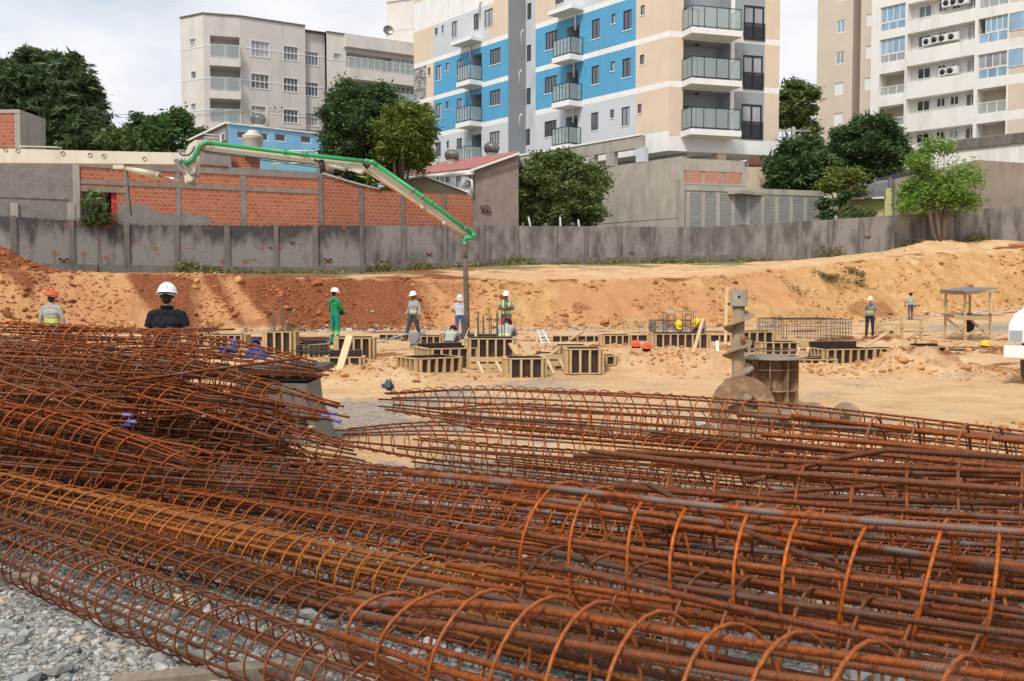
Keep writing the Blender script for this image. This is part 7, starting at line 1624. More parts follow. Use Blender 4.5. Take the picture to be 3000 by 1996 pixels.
    for i, (a, b_, ra, rb, t, f_) in enumerate(pr):
        A, B__ = np.array(a), np.array(b_); d = B__ - A; tt = np.clip(((ce - A) @ d) / max(d @ d, 1e-9), 0, 1); ds = np.linalg.norm(ce - A - tt[:, None] * d, axis=1) - (ra + (rb - ra) * tt)
        if t in ('eye', 'lip'): ds = ds - .002
        m_ = ds < best; best[m_] = ds[m_]; idx[m_] = i
    names = ['top', 'bot', 'skin', 'hand', 'head', 'boots', 'hair', 'lime', 'eye', 'lip', 'silver']; tags = [names.index(pr[i][4] if pr[i][4] in names else 'top') for i in idx]; tags = np.array(tags)
    hm = tags == 4; rel = ce - np.array(hd); bk = rel @ np.array(hf); upv = rel @ np.array(hax)
    tags[hm & ((bk < -.012) & (upv > -.07) | (upv > .05))] = 6; tags[hm & (bk < -.01)] = 6
    neckz = np.array(nk); uz = np.array(up); al = (ce - np.array(pel)) @ uz; tt_ = tags == 0
    side_ = np.abs(ce[:, 0])
    for (a_, b2) in C.get('bands', ()): tags[(tags == 0) & (al > a_) & (al < b2) & (side_ < .2)] = 7
    for (a_, b2) in C.get('sband', ()): tags[(tags == 0) & (al > a_) & (al < b2) & (side_ >= .2)] = 7
    for (a_, b2) in C.get('legband', ()): tags[(tags == 1) & (ce[:, 2] > a_) & (ce[:, 2] < b2)] = 7
    if C.get('vest'): tags[(tags == 0) & (side_ > .085) & (side_ < .135) & (al > .0)] = 7; tags[(tags == 0) & (al < .13) & (al > .02) & (side_ < .2) & (((al * 28) % 1) < .55)] = 7
    sk = CL[C.get('skin', 'skin')]; mats = [CL[C['top']], CL[C['bot']], sk, CL['glove'] if C.get('glove') else sk, sk, CL['boots'], CL['hair'], CL['lime'], CL['eye'], CL['lip'], CL['silver']]
    me.materials.clear()
    for m_ in mats: me.materials.append(m_)
    me.polygons.foreach_set('material_index', tags.astype(np.int32)); me.polygons.foreach_set('use_smooth', np.ones(nP, bool))
    # wrinkles in the cloth
    Rz = np.array(Matrix.Rotation(yaw, 3, 'Z')); w_ = co.copy(); fz = .0035 * np.sin(w_[:, 2] * 38 + 6 * np.sin(w_[:, 0] * 14) + 3 * np.sin(w_[:, 1] * 17 + w_[:, 2] * 9)) * (w_[:, 2] < (1.4 if not crouch else .6))
    nrm = np.empty(nV * 3); me.vertices.foreach_get('normal', nrm); co = co + nrm.reshape(-1, 3) * fz[:, None]
    lowest = co[:, 2].min(); co[:, 2] -= lowest; co = (co * s) @ Rz.T; me.vertices.foreach_set('co', co.ravel()); me.update()
    b = bpy.data.objects.new('body', me); col.objects.link(b); b.parent = o
    RzM = Matrix.Rotation(yaw, 3, 'Z'); W_ = lambda v_: Vector(loc) + RzM @ ((Vector(v_) - Vector((0, 0, lowest))) * s)
    if helmet:
        M3 = RzM @ Matrix((hx, -hf, hax)).transposed(); mb = MB(); helmet_mesh(mb, W_(q(0, .0, .045)), .128 * s, M3=M3); mb.build('hard_hat', HM[helmet], o)
    for e_ in extras:
        mb = MB()
        if e_ == 'earmuffs':
            for k in (-1, 1): c = W_(q(k * .1, -.005, .0)); mb.lathe([(0, -.03), (.04, -.025), (.045, .02), (0, .03)], c, 12, M=RzM @ Matrix.Rotation(rad(90), 3, 'Y'))
            mb.build('ear_muff', HM['red'], o)
        if e_ == 'remote': mb.box(W_((.0, -.24, .98)), (.24, .12, .09), yaw); mb.tube([W_((-.12, -.2, 1.0)), W_((-.12, .0, 1.3)), W_((-.08, .1, 1.42)), W_((.08, .13, 1.3)), W_((.14, .1, 1.05)), W_((.14, -.15, 1.0))], .016, 6); mb.build('remote_control', M['black_frame'], o)
        if e_ == 'lanyard': mb.tube([W_((-.06, -.02, 1.47)), W_((0, -.135, 1.3)), W_((.02, -.14, 1.15)), W_((.06, -.02, 1.47))], .008, 5); mb.build('lanyard', M['black_frame'], o)
        if e_ == 'glasses': mb.bar(W_(q(-.07, .105, .012)), W_(q(.07, .105, .012)), .015, .03); mb.build('sunglasses', M['black_frame'], o)
        if e_ == 'pocket': [mb.box(W_((k * .08, -.128, 1.27)), (.085, .012, .07), yaw) for k in (-1, 1)]; mb.build('pocket', CL[C['top']], o)
        if e_ == 'pouch': mb.box(W_((.2, .03, .93)), (.09, .12, .16), yaw); mb.build('tool_pouch', plain('leather', S('7a6547'), .8), o)
        if e_ == 'collar': mb.tube([W_((.07 * math.cos(a), .02 + .065 * math.sin(a), 1.475 + .012 * math.sin(a))) for a in np.linspace(0, 2 * math.pi, 17)], .018, 6, cap=False); mb.build('collar', CL[C['top']], o)
        if e_ == 'strap': mb.tube([W_(q(.088 * math.cos(a), .085 * math.sin(a) - .01, .012)) for a in np.linspace(math.pi, 2 * math.pi, 11)], .012, 5); mb.build('helmet_strap', M['white_metal'], o)
    return o
def at(u, d, dz=0): c = P(u, 900, d); return (c.x, d, gz(c.x, d) + dz)
pi = math.pi
# height from the photograph: head top v -> scale
def hs(u, vt, d): z = P(u, vt, d).z; return (z - gz(P(u, 900, d).x, d)) / 1.80
person('man in a black polo and white hard hat, back turned, beyond the left rebar pile', at(490, 12.7), pi + rad(4), 'stand', dict(top='black', bot='dark', short=True), 'white', hs(490, 823, 12.7), ('collar', 'strap'), voxel=.010)
person('leftmost worker, back turned, grey shirt with lime stripe and orange hard hat', at(152, 21.5), pi - rad(6), 'stand', dict(top='grey', bot='slate', skin='skin_dark', bands=((.10, .15), (.165, .19))), 'orange', hs(152, 847, 21.5), ('strap',), voxel=.011)
person('man in all-green workwear with red ear muffs and a boom remote on his belt', at(981, 31), pi - rad(38), 'front', dict(top='green_t', bot='green_b', legband=((.36, .40), (.43, .45))), 'white', hs(981, 841, 31), ('earmuffs', 'remote'))
person('man in a grey vest striding to the left with a lime waistband, white hard hat', at(1211, 33), rad(-38), 'stride', dict(top='grey', bot='navy', skin='skin_dark', bands=((.10, .15),)), 'white', hs(1211, 851, 33), ('pouch', 'pocket'))
person('worker crouching with his back turned, orange hard hat, lime shoulder stripe', at(1316, 27.3), pi - rad(14), 'crouch', dict(top='grey', bot='navy', bands=((.34, .38),)), 'red', .84)
person('man in a white t-shirt and blue jeans looking down, hands behind his back', at(1347, 34.5), rad(8), 'behind', dict(top='white', bot='jean', short=True), 'white', hs(1347, 861, 34.5), ())
person('man with folded arms, lime safety vest, sunglasses and white hard hat', at(1483, 33), rad(-4), 'cross', dict(top='grey2', bot='slate', short=True, skin='skin_dark', vest=True, sband=((.38, .42),)), 'white', hs(1483, 850, 33), ('lanyard', 'glasses'))
def low(u, vt, d, h): z = P(u, vt, d).z; c = P(u, 900, d); return (c.x, d, z - h)
person('worker bent down behind the starter bars of the tallest formwork, orange hard hat', low(1478, 936, 27.5, .86), pi - rad(10), 'crouch', dict(top='grey', bot='navy', bands=((.1, .15),)), 'red', 1.05)
person('worker with a yellow hard hat mostly hidden behind thin starter bars', low(1986, 935, 31.5, 1.78), rad(10), 'lean', dict(top='grey', bot='slate', bands=((.1, .16),)), 'yellow', 1.0)
person('worker in navy jacket and yellow hard hat leaning left over the formwork', low(2046, 930, 30.8, 1.76), rad(-62), 'lean', dict(top='navyj', bot='dark', bands=((.06, .11), (.32, .35))), 'yellow', 1.0)
person('man in a grey shirt covering his face with one hand, cream hard hat', at(2549, 34.5), rad(-8), 'face', dict(top='grey2', bot='dark', short=True, bands=((.16, .19), (.2, .225)), skin='skin'), 'cream', hs(2549, 866, 34.5), ('pocket',))
person('worker walking away left of the shelter, orange hard hat and dark gloves', at(2668, 50), pi - rad(12), 'walk', dict(top='grey', bot='slate', skin='skin_dark', glove=True, bands=((.27, .31),)), 'orange', hs(2668, 853, 50), ())
person('worker in blue overalls crouching behind the left pile, farther left of the two', low(645, 996, 27, .86), rad(60), 'crouch', dict(top='blue', bot='blue'), 'blue', 1.05)
person('worker in blue overalls crouching beside the formwork, nearer to the left pile tip', low(762, 1004, 22.4, .80), pi + rad(30), 'crouch', dict(top='blue', bot='blue'), 'blue', 1.0)
person('bareheaded man peering over the boundary wall beside the old plastered end wall', low(1531, 648, 62.6, 1.78), rad(70), 'stand', dict(top='grey', bot='slate'), None, 1.0)
# ================================================================ rebar cages
def rebarmat(name, c1, c2, c3, ribs=True):
    """rust over mill scale; ribs by bump along the bar (UV y = metres along the bar)"""
    m, t, b, l = newmat(name); v = coords(t); uv = coords(t, 'UV')
    n1_ = noise(t, l, v, 5, 5, .6); n2_ = noise(t, l, v, 60, 4, .6); n3_ = noise(t, l, v, 1.6, 3)
    inf = N(t, 'ShaderNodeObjectInfo')
    c = ramp(t, l, n2_, [(.3, c1), (.7, c2)]); sc_ = N(t, 'ShaderNodeMath', operation='ADD'); l(n1_, sc_.inputs[0]); l(rng(t, l, inf.outputs['Random'], 0, 1, -.2, .09), sc_.inputs[1])
    c = mixc(t, l, rng(t, l, sc_.outputs[0], .54, .67), c, c3)
    c = mixc(t, l, rng(t, l, n3_, .4, .7, 0, .4), c, mulc(c1, .55))
    hv = N(t, 'ShaderNodeMath', operation='FRACT'); m7 = N(t, 'ShaderNodeMath', operation='MULTIPLY'); l(inf.outputs['Random'], m7.inputs[0]); m7.inputs[1].default_value = 7.3; l(m7.outputs[0], hv.inputs[0])
    c = mixc(t, l, rng(t, l, hv.outputs[0], .45, 1, 0, .6), c, S('5e4636'))
    if ribs:
        z = N(t, 'ShaderNodeSeparateXYZ'); l(uv, z.inputs[0]); ml = N(t, 'ShaderNodeMath', operation='MULTIPLY_ADD'); l(z.outputs[1], ml.inputs[0]); ml.inputs[1].default_value = 2 * math.pi / .0135
        m2 = N(t, 'ShaderNodeMath', operation='MULTIPLY'); l(z.outputs[0], m2.inputs[0]); m2.inputs[1].default_value = 4 * math.pi; l(m2.outputs[0], ml.inputs[2])
        si = N(t, 'ShaderNodeMath', operation='SINE'); l(ml.outputs[0], si.inputs[0]); h = rng(t, l, si.outputs[0], .1, .9)
        c = mixc(t, l, rng(t, l, h, 0, 1, .45, 0), c, mulc(c1, .45))
        ad = N(t, 'ShaderNodeMath', operation='MULTIPLY_ADD'); l(h, ad.inputs[0]); ad.inputs[1].default_value = 1.0; l(rng(t, l, n2_, 0, 1, 0, .5), ad.inputs[2]); bump(t, l, b, ad.outputs[0], .0022)
    else: bump(t, l, b, n2_, .0012)
    l(c, b.inputs['Base Color']); b.inputs['Roughness'].default_value = .55; b.inputs['Specular IOR Level'].default_value = .38; b.inputs['Metallic'].default_value = .15
    return m
RM = [rebarmat('rusty_rebar', S('6a330c'), S('bd5f14'), S('8a7f76')), rebarmat('orange_rebar', S('874a16'), S('c47626'), S('9b8b74')), rebarmat('brown_rebar', S('54280b'), S('9c4d14'), S('7b7067'))]
SM = [rebarmat('rusty_tie_wire', S('7e3b0e'), S('cc6814'), S('965520'), False), rebarmat('orange_spiral', S('96551a'), S('c97a2b'), S('956838'), False), rebarmat('brown_spiral', S('62300e'), S('a85517'), S('764722'), False)]
M['violet'] = plain('violet_paint_mark', S('7f6fc0'), .6)
RC = random.Random(20)
def cage(A, B_, rad_, label, nb=8, rb=.0082, rs=.0048, pitch=.13, mat=0, taper=(0, 0), sag=.03, squash=.92, over=(.25, .25), hook=None, near=False, tip=None, group='round rebar cages in the pile', jit=.012, bent=.02):
    """axis A -> B; nb long bars inside a continuous spiral; taper = metres over which the spiral narrows at each end"""
    A, B_ = Vector(A), Vector(B_); L_ = (B_ - A).length; d = (B_ - A).normalized(); up = Vector((0, 0, 1)); x = d.cross(up).normalized(); z = x.cross(d)
    org = Vector(((A.x + B_.x) / 2, (A.y + B_.y) / 2, min(A.z, B_.z) - rad_)); o = empty('rebar_cage', org, label, 'rebar cage', group)
    ph = RC.random() * 6.28; tw = RC.uniform(-.25, .25)
    w1, w2 = RC.uniform(0, 6), RC.uniform(0, 6); sx_, sz_ = RC.uniform(.5, 1) * jit * 2.5, RC.uniform(.5, 1) * jit * 2.0
    def axis(t): s_ = t * L_; return A + d * s_ + x * (sx_ * math.sin(s_ * 1.1 + w1)) + z * (sz_ * math.sin(s_ * .9 + w2)) - up * sag * math.sin(math.pi * t)
    def rr(t):
        s_ = t * L_; k = 1.
        if taper[0] and s_ < taper[0]: k *= .5 + .5 * math.sin(max(0, s_) / taper[0] * math.pi / 2)
        if taper[1] and L_ - s_ < taper[1]: k *= .5 + .5 * math.sin(max(0, L_ - s_) / taper[1] * math.pi / 2)
        return rad_ * k * (1 + .04 * math.sin(s_ * 1.7 + w1))
    def sect(t, a, r_): return axis(t) + x * math.cos(a) * r_ + z * math.sin(a) * r_ * squash
    segs = max(14, int(L_ / (.14 if near else .22)))
    for k in range(nb):
        a0_ = ph + 2 * math.pi * k / nb + RC.uniform(-.12, .12); e0, e1 = -RC.uniform(.1, 1) * over[0] / L_, 1 + RC.uniform(.1, 1) * over[1] / L_; pts = []; wa, wb = RC.uniform(0, 6), RC.uniform(.5, 1.4) * bent
        for i in range(segs + 1):
            t = e0 + (e1 - e0) * i / segs; tc_ = min(1, max(0, t)); r_ = (rr(tc_) - rs - rb) + wb * math.sin(t * L_ * .9 + wa) * .5; pts.append(sect(t, a0_ + tw * t + .02 * math.sin(t * L_ + wa), r_))
        if hook and k % 2 == 0:
            hs_ = 1 if hook == 'end' else 0; e = pts[-1] if hs_ else pts[0]; dd = d if hs_ else -d; cz = (axis(1.0 if hs_ else 0.0) - e).normalized(); hr = .05 + rb
            hk = [e + dd * (hr * math.sin(q)) + cz * (hr - hr * math.cos(q)) for q in np.linspace(.3, math.pi, 7)]; hk.append(hk[-1] - dd * .12)
            pts = pts + hk if hs_ else list(reversed(hk)) + pts
        mb = MB(); mb.tube(pts, rb, 8 if near else 6); bar_ = mb.build('long_bar', RM[mat], o)
        if tip and k < tip: e = 1 if True else 0; mt = MB(); mt.tube([pts[-2].lerp(pts[-1], .55), pts[-1] + (pts[-1] - pts[-2]).normalized() * .003], rb * 1.25, 6); mt.build('paint_mark', M['violet'], bar_)
    n_ = int(L_ / pitch * (22 if near else 16)); pts = []; s_ = 0; ang = RC.random() * 6.28; jt = 0
    per = 22 if near else 16
    for i in range(n_ + 1):
        t = i / n_; k = 2 * math.pi * i / per; drift = .35 * math.sin(t * L_ * 2.1 + w1) * .12; loc = t + (drift * pitch + .016 * math.sin(k * .5 + w2 + 3 * math.sin(i * .021)) + .034 * math.sin(k + 2.5 * math.sin(t * L_ * 1.3 + w2)) * math.sin(t * L_ * 2.7 + w1)) / L_
        loc = min(1, max(0, loc)); pts.append(sect(loc, ang + k, rr(t) + .003 * math.sin(k * 3.3)))
    mb = MB(); mb.tube(pts, rs, 6 if near else 4)
    if near:      # tie wire twists where spiral and bars cross
        for i in range(int(L_ / .3)):
            t = (i + .5) * .3 / L_; a_ = ph + 2 * math.pi * (i % nb) / nb; c = sect(t, a_ + tw * t, rr(t) - rb * .5)
            mb.tube([c + x * .014, c + z * .02 + d * .012, c - x * .012 + d * .02, c - z * .01 + d * .03 + x * .03], .0014, 4)
    mb.build('spiral', SM[mat], o)
    return o
def CG(e0, e1, **k):
    """ends by (u, v, depth) of the axis"""
    return (P(*e0), P(*e1), k)
def ext(A, B_, m0=0, m1=0): d = (B_ - A).normalized(); return A - d * m0, B_ + d * m1
def mk(e0, e1, r, label, x0=0, x1=0, **k):
    A, B_ = P(*e0), P(*e1); A, B_ = ext(A, B_, x0, x1); A.z = max(A.z, r + .01); B_.z = max(B_.z, r + .01); return cage(A, B_, r, label, **k)
# --- front left bed : long cages on the gravel, running from far left to near right
mk((0, 1600, 5.75), (600, 1862, 4.35), .165, 'nearest, lowest rusty cage whose lower rail runs above the gravel to the bottom edge', .9, 1.5, mat=2, near=True, rb=.0078)
mk((0, 1530, 6.15), (800, 1812, 4.70), .165, 'second rusty cage from the gravel edge at the lower left', 1.0, 1.8, mat=2, near=True, rb=.0078)
mk((0, 1462, 6.45), (1100, 1715, 4.95), .185, 'bright orange long cage, third from the gravel edge, crossing the lower left', .1, 1.6, mat=1, near=True, rb=.010, hook='start')
mk((0, 1475, 6.95), (1100, 1800, 4.9), .15, 'rusty cage squeezed just under the bright orange one', .6, 1.2, mat=2, rb=.0078)
mk((60, 1412, 7.3), (1480, 1640, 5.35), .175, 'greyish scaled cage with hooked ends above the bright orange one', 1.2, .1, mat=0, near=True, rb=.0095, hook='end')
mk((160, 1350, 7.8), (1700, 1560, 5.75), .17, 'long rusty cage behind the hook-ended one in the middle of the bed', 1.5, .6, mat=0, rb=.009)
mk((300, 1425, 7.2), (1500, 1690, 5.0), .15, 'dark brown cage lying low between the orange and the hook-ended cages', 1.0, .8, mat=2, rb=.008)
# --- middle right bed
mk((840, 1392, 7.6), (2350, 1560, 5.7), .175, 'long rusty cage starting beside the grey hopper and running right', 0, 2.2, mat=0, taper=(.5, 0), near=True)
mk((1000, 1480, 7.2), (2300, 1640, 5.4), .17, 'rusty cage below the one that starts beside the hopper', .6, 2.0, mat=0, near=True)
mk((880, 1430, 7.7), (2400, 1500, 6.1), .16, 'dark low cage tucked under the cages in the middle of the bed', 0, 2.4, mat=2)
mk((1400, 1600, 5.9), (2500, 1745, 4.7), .165, 'rusty cage running under the thick-barred cages towards the lower right', .4, 1.5, mat=0, near=True)
mk((1030, 1290, 8.7), (2420, 1400, 6.9), .19, 'second cage from the top of the middle stack, narrow left tip over the sand', 0, 2.2, mat=0, taper=(1.2, 0), near=True, sag=-.06)
mk((1145, 1180, 8.9), (2300, 1290, 7.2), .20, 'topmost cage of the middle stack with a grey rag on its pointed left tip', 0, 2.0, mat=0, taper=(1.3, 0), near=True, sag=-.10, over=(.1, 1.3))
mk((1320, 1210, 9.2), (2500, 1325, 7.3), .17, 'cage just behind the topmost one of the middle stack', 0, 2.0, mat=2, taper=(.8, 0), sag=-.05)
mk((1240, 1330, 8.6), (2600, 1440, 6.7), .18, 'rusty cage resting under the second cage of the middle stack', 0, 2.2, mat=0)
mk((1500, 1395, 7.7), (2700, 1490, 6.2), .17, 'brown cage low in the middle stack towards the right edge', 0, 2.0, mat=2)
mk((1500, 1500, 6.6), (2800, 1580, 5.4), .165, 'rusty cage between the middle stack and the thick-barred cages', .2, 1.6, mat=0, near=True)
mk((1700, 1560, 6.1), (2900, 1650, 5.0), .16, 'dark cage beneath the red-brown loose bar on the right side', .2, 1.6, mat=2)
mk((1050, 1560, 6.6), (2000, 1730, 5.2), .16, 'brown cage between the hook-ended cage and the right-hand beds', .6, 1.2, mat=2)
mk((2000, 1330, 7.6), (3050, 1400, 6.6), .17, 'rusty cage under the topmost one near the right edge of the stack', .2, 1.0, mat=0)
mk((500, 1560, 6.0), (1300, 1790, 4.8), .15, 'orange-brown cage under the bright orange one, right part', .6, .8, mat=1)
# --- left pile, high
LP = [
 ((-60, 1000, 9.6), (560, 1000, 9.3), .17, 'topmost long cage of the left pile lying just below the two men', 1.5, .2, 0, (0, .0)),
 ((250, 1010, 9.3), (910, 1085, 8.2), .17, 'upper cage of the left pile whose narrow tip ends by the leaning plank', 1.2, 0, 0, (0, .9)),
 ((-80, 1045, 8.8), (640, 1075, 8.4), .16, 'second layer cage at the far left of the pile', 1.3, .1, 2, (0, .5)),
 ((180, 1090, 8.9), (960, 1205, 7.9), .175, 'cage with violet-painted bar ends pointing at the stony ground', 1.2, 0, 0, (0, 1.0)),
 ((-60, 1125, 8.2), (600, 1180, 7.8), .165, 'mid-height cage of the left pile ending in front of the grey hopper', 1.2, 0, 0, (0, .5)),
 ((-90, 1090, 7.8), (330, 1130, 7.5), .165, 'short-looking thick-barred cage at the left edge, upper half of the pile', 1.2, 0, 2, (0, .4)),
 ((-40, 1180, 7.5), (350, 1222, 7.1), .18, 'left cage of the pile with violet-painted ends', 1.4, 0, 0, (0, .6)),
 ((240, 1190, 8.5), (1010, 1318, 7.6), .175, 'lower cage of the left pile whose tapering tip meets the middle stack', 1.2, 0, 0, (0, 1.1)),
 ((100, 1215, 8.1), (830, 1290, 7.7), .165, 'cage hidden mid-pile in front of the blue tarp', 1.2, 0, 2, (0, .4)),
 ((-60, 1260, 7.5), (460, 1330, 7.0), .17, 'dark cage low in the left pile, pointed right tip', 1.4, 0, 2, (0, .8)),
 ((60, 1290, 7.9), (760, 1350, 7.5), .165, 'lowest dark cage at the back of the left pile', 1.2, 0, 2, (0, .3)),
 ((300, 1250, 8.9), (900, 1365, 8.1), .16, 'ground-level cage at the right back of the left pile', 1.0, 0, 2, (0, .2)),
 ((-100, 1330, 7.3), (720, 1400, 6.9), .165, 'brown cage along the bottom of the left pile', 1.0, .3, 2, (0, 0)),
 ((-60, 1080, 9.3), (700, 1140, 8.9), .165, 'rear cage in the upper middle of the left pile', 1.2, 0, 2, (0, .3)),
 ((-60, 1180, 9.2), (650, 1240, 8.8), .165, 'rear cage in the lower middle of the left pile', 1.2, 0, 2, (0, .3)),
 ((-60, 1270, 9.0), (600, 1310, 8.7), .165, 'rear bottom cage of the left pile', 1.2, 0, 2, (0, .3)),
 ((-80, 1368, 6.9), (700, 1440, 6.5), .15, 'thin brown cage between the left pile and the greyish hook-ended one', 1.0, .3, 2, (0, 0))]
LP += [
 ((-60, 1030, 10.0), (480, 1030, 9.9), .165, 'rear top cage of the left pile, behind the crest', 1.4, .2, 2, (0, .3)),
 ((-60, 1150, 9.0), (820, 1210, 8.3), .165, 'brown cage in the thick of the left pile under the violet-tipped one', 1.2, 0, 2, (0, .6)),
 ((-60, 1060, 8.4), (420, 1090, 8.0), .165, 'stubby bright cage in the upper left of the pile', 1.2, 0, 0, (0, .6)),
 ((-60, 1230, 8.4), (700, 1280, 8.0), .165, 'brown cage buried below the middle of the left pile', 1.2, 0, 2, (0, .6)),
 ((-60, 1310, 8.3), (860, 1375, 7.8), .16, 'bottom brown cage of the left pile reaching the hopper foot', 1.2, 0, 2, (0, .5)),
 ((-60, 1245, 7.2), (560, 1370, 6.7), .165, 'bright cage slanting down across the lower left of the pile', 1.3, 0, 0, (0, .9)),
 ((-60, 1130, 9.9), (560, 1160, 9.7), .165, 'rearmost cage at middle height of the left pile', 1.2, 0, 2, (0, .3)),
 ((-60, 1230, 9.9), (700, 1300, 9.5), .165, 'rearmost low cage of the left pile', 1.2, 0, 2, (0, .3)),
 ((-60, 1100, 9.6), (760, 1160, 9.3), .165, 'back cage under the rear top cage of the left pile', 1.2, 0, 0, (0, .4)),
 ((-60, 1290, 8.7), (780, 1335, 8.3), .16, 'low brown cage right in front of the pale sack', 1.2, 0, 2, (0, .4)),
 ((120, 1050, 8.6), (760, 1130, 8.2), .165, 'cage filling the gap below the upper tip of the left pile', 1.0, 0, 0, (0, .7)),
 ((300, 1150, 8.4), (880, 1240, 8.0), .16, 'cage filling the gap above the lower tip of the left pile', 1.0, 0, 2, (0, .6)),
 ((-60, 1350, 7.8), (860, 1410, 7.2), .155, 'lowest cage where the left pile meets the middle bed', 1.0, .2, 2, (0, .2))]
for k, (a, b_, r, lab, x0, x1, mt, tp) in enumerate(LP):
    mk(a, b_, r, lab, x0, x1, mat=mt, taper=tp, near=k in (0, 1, 3, 4, 6, 7), rb=.009, rs=.006, pitch=.16, over=(.2, .2), tip=4 if k in (3, 6) else None, sag=-.05 if tp[1] > .6 else .02, bent=.02, nb=8)
# --- near right : thick bars
NRK = dict(near=True, rb=.0118, rs=.006, pitch=.175, bent=.05, group='thick-barred cages at the lower right')
mk((1130, 1850, 2.95), (2300, 2080, 2.35), .215, 'closest thick-barred cage whose pointed left end sits at the bottom centre', .1, 1.2, mat=0, taper=(.7, 0), **{**NRK, 'over': (.12, .3)})
mk((1800, 1590, 3.45), (3000, 1720, 2.85), .235, 'large thick-barred cage crossing the right half with wide arches', .3, 1.0, mat=0, nb=8, **{**NRK, 'over': (.55, .3)})
mk((1990, 1480, 4.1), (3050, 1500, 3.5), .215, 'thick-barred cage behind the large arched one at the right edge', .1, .9, mat=2, nb=7, **{**NRK, 'over': (.5, .3)})
mk((1650, 1760, 3.55), (3050, 2000, 2.7), .20, 'thick-barred cage low at the right, under the arched one', .1, .9, mat=2, nb=8, **{**NRK, 'over': (.5, .3)})
mk((2480, 1330, 4.7), (3300, 1370, 4.3), .20, 'thick-barred cage highest at the right edge against the sand', .0, .8, mat=0, nb=6, **{**NRK, 'over': (.9, .3)})
mk((1900, 1640, 4.4), (3100, 1790, 3.6), .19, 'thick-barred cage deep in the stack at the lower right', .1, .9, mat=2, nb=7, **NRK)
mk((1600, 1800, 3.9), (2600, 1980, 3.3), .18, 'orange cage on the gravel under the thick-barred stack', .3, 1.2, mat=1, nb=7, **NRK)
# loose straight and bent bars
def loose(pts, r, label, mat=0, group='loose rebar lying on the cages'):
    q = [P(*p_) for p_ in pts]; fine = []
    for a, b_ in zip(q[:-1], q[1:]): fine += [a.lerp(b_, t) for t in np.linspace(0, 1, 8, endpoint=False)]
    fine.append(q[-1]); mb = MB(); mb.tube(fine, r, 8); tag(mb.build('rebar', RM[mat], None, origin=q[0]), label, 'rebar', group)
loose([(2190, 1412, 3.9), (2420, 1350, 3.8), (2600, 1318, 3.7), (3010, 1345, 3.6)], .0115, 'thick ribbed bar bending down to the left across the upper right cages', 2)
loose([(2232, 1273, 4.6), (2600, 1300, 4.4), (3040, 1350, 4.2)], .0125, 'thick straight bar ending in the air just below the flight discs')
loose([(2376, 1247, 4.9), (2700, 1266, 4.7), (3040, 1290, 4.5)], .012, 'thick rust-red bar pair running along the top right against the sand')
loose([(1730, 1322, 4.2), (2200, 1378, 3.8), (2560, 1405, 3.6), (3040, 1440, 3.3)], .0125, 'long red-brown bar starting above the centre of the middle stack', 0)
loose([(1600, 1465, 3.9), (2050, 1525, 3.6), (2600, 1610, 3.2), (3040, 1680, 3.0)], .0125, 'long bright rusty bar across the large arched cage', 0)
loose([(1900, 1420, 3.9), (2080, 1515, 3.6), (2340, 1620, 3.3), (2700, 1745, 3.0), (3040, 1800, 2.8)], .0115, 'grey twisted bar sagging diagonally through the thick-barred cages', 2)
loose([(1650, 1662, 3.0), (2100, 1770, 2.75), (2600, 1880, 2.55), (3040, 1960, 2.4)], .012, 'ribbed bar above the closest cage running to the lower right corner', 2)
loose([(1905, 1560, 4.0), (2200, 1535, 3.9), (2560, 1500, 3.8)], .011, 'short bar slanting up to the right behind the arches', 2)
loose([(2000, 1480, 4.4), (2300, 1440, 4.3), (2640, 1420, 4.2), (3020, 1400, 4.1)], .0115, 'dark ribbed bar rising to the right behind the upper arches', 2)
loose([(0, 958, 9.9), (250, 962, 9.8), (560, 975, 9.6)], .010, 'straight bright rusty bar along the crest of the left pile', 0)
loose([(350, 1098, 8.6), (480, 1101, 8.5), (640, 1103, 8.4)], .009, 'short grey bar lying level in the left pile', 2)
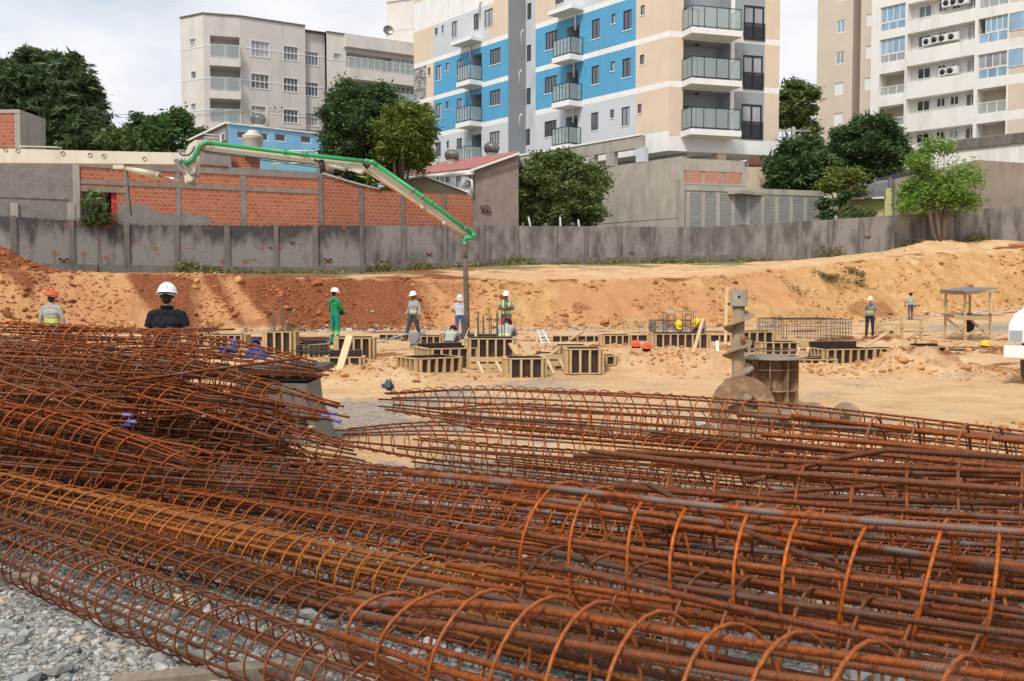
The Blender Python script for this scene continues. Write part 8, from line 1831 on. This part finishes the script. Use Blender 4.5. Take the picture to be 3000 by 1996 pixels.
loose([(330, 1262, 6.9), (480, 1295, 6.8), (565, 1310, 6.8), (620, 1330, 6.75), (625, 1350, 6.75), (600, 1362, 6.7)], .010, 'bar with a hooked end in the lower middle of the left pile', 0)
loose([(280, 1040, 8.2), (400, 1070, 8.1), (640, 1150, 8.0), (800, 1180, 7.9)], .010, 'bar slanting down to the right across the left pile', 2)
for k, (pts, lab) in enumerate(((((-20, 1050, 7.6), (200, 1130, 7.4), (330, 1205, 7.3)), 'steeply slanting bar at the upper left of the left pile'), (((-20, 1110, 7.4), (150, 1165, 7.3), (420, 1300, 7.1)), 'long slanting bar at the left edge of the left pile'), (((420, 1110, 8.0), (600, 1085, 8.0), (880, 1050, 8.1)), 'bar rising gently to the right in front of the upper tip'), (((380, 1150, 7.6), (560, 1200, 7.5), (820, 1290, 7.4)), 'bar slanting in front of the pale sack'))):
    loose(pts, .0105, lab, k % 3)
# rag on the tip of the top cage, timber bearers under the front cages
c = P(1137, 1132, 8.9); q = np.concatenate([np.array(IV) * np.array([.03, .025, .035]) * NR.uniform(.4, 1.7, (len(IV), 1)) + np.array(c) + NR.normal(0, .028, 3) for k in range(6)]); ob = npmesh('rag', q, np.concatenate([IF + len(IV) * k for k in range(6)]), worn('grey_plastic_rag', S('5b6470'), .5, .3, 20, .01), loc=c); tag(ob, 'crumpled grey rag tied to the tip of the topmost middle cage', 'rag')
a, b_ = PZ(330, 2010, .03), PZ(1060, 1935, .03); plank('timber_bearer', a, b_, .10, .06, 'pale timber bearer under the front cages at the bottom edge', 'timber bearer', 'wood_old')
a, b_ = PZ(-60, 1712, .02), PZ(110, 1692, .02); plank('timber_bearer', a, b_, .09, .05, 'timber bearer end poking out at the left edge under the front cages', 'timber bearer', 'wood_old')
a, b_ = PZ(1300, 1560, .03), PZ(1420, 1530, .03); plank('timber_bearer', a, b_, .09, .05, 'short timber bearer glimpsed under the middle cages', 'timber bearer', 'wood')
a, b_ = PZ(2340, 1790, .03), PZ(2480, 1770, .03); plank('timber_bearer', a, b_, .09, .05, 'timber bearer glimpsed under the thick-barred cages at the right', 'timber bearer', 'wood')
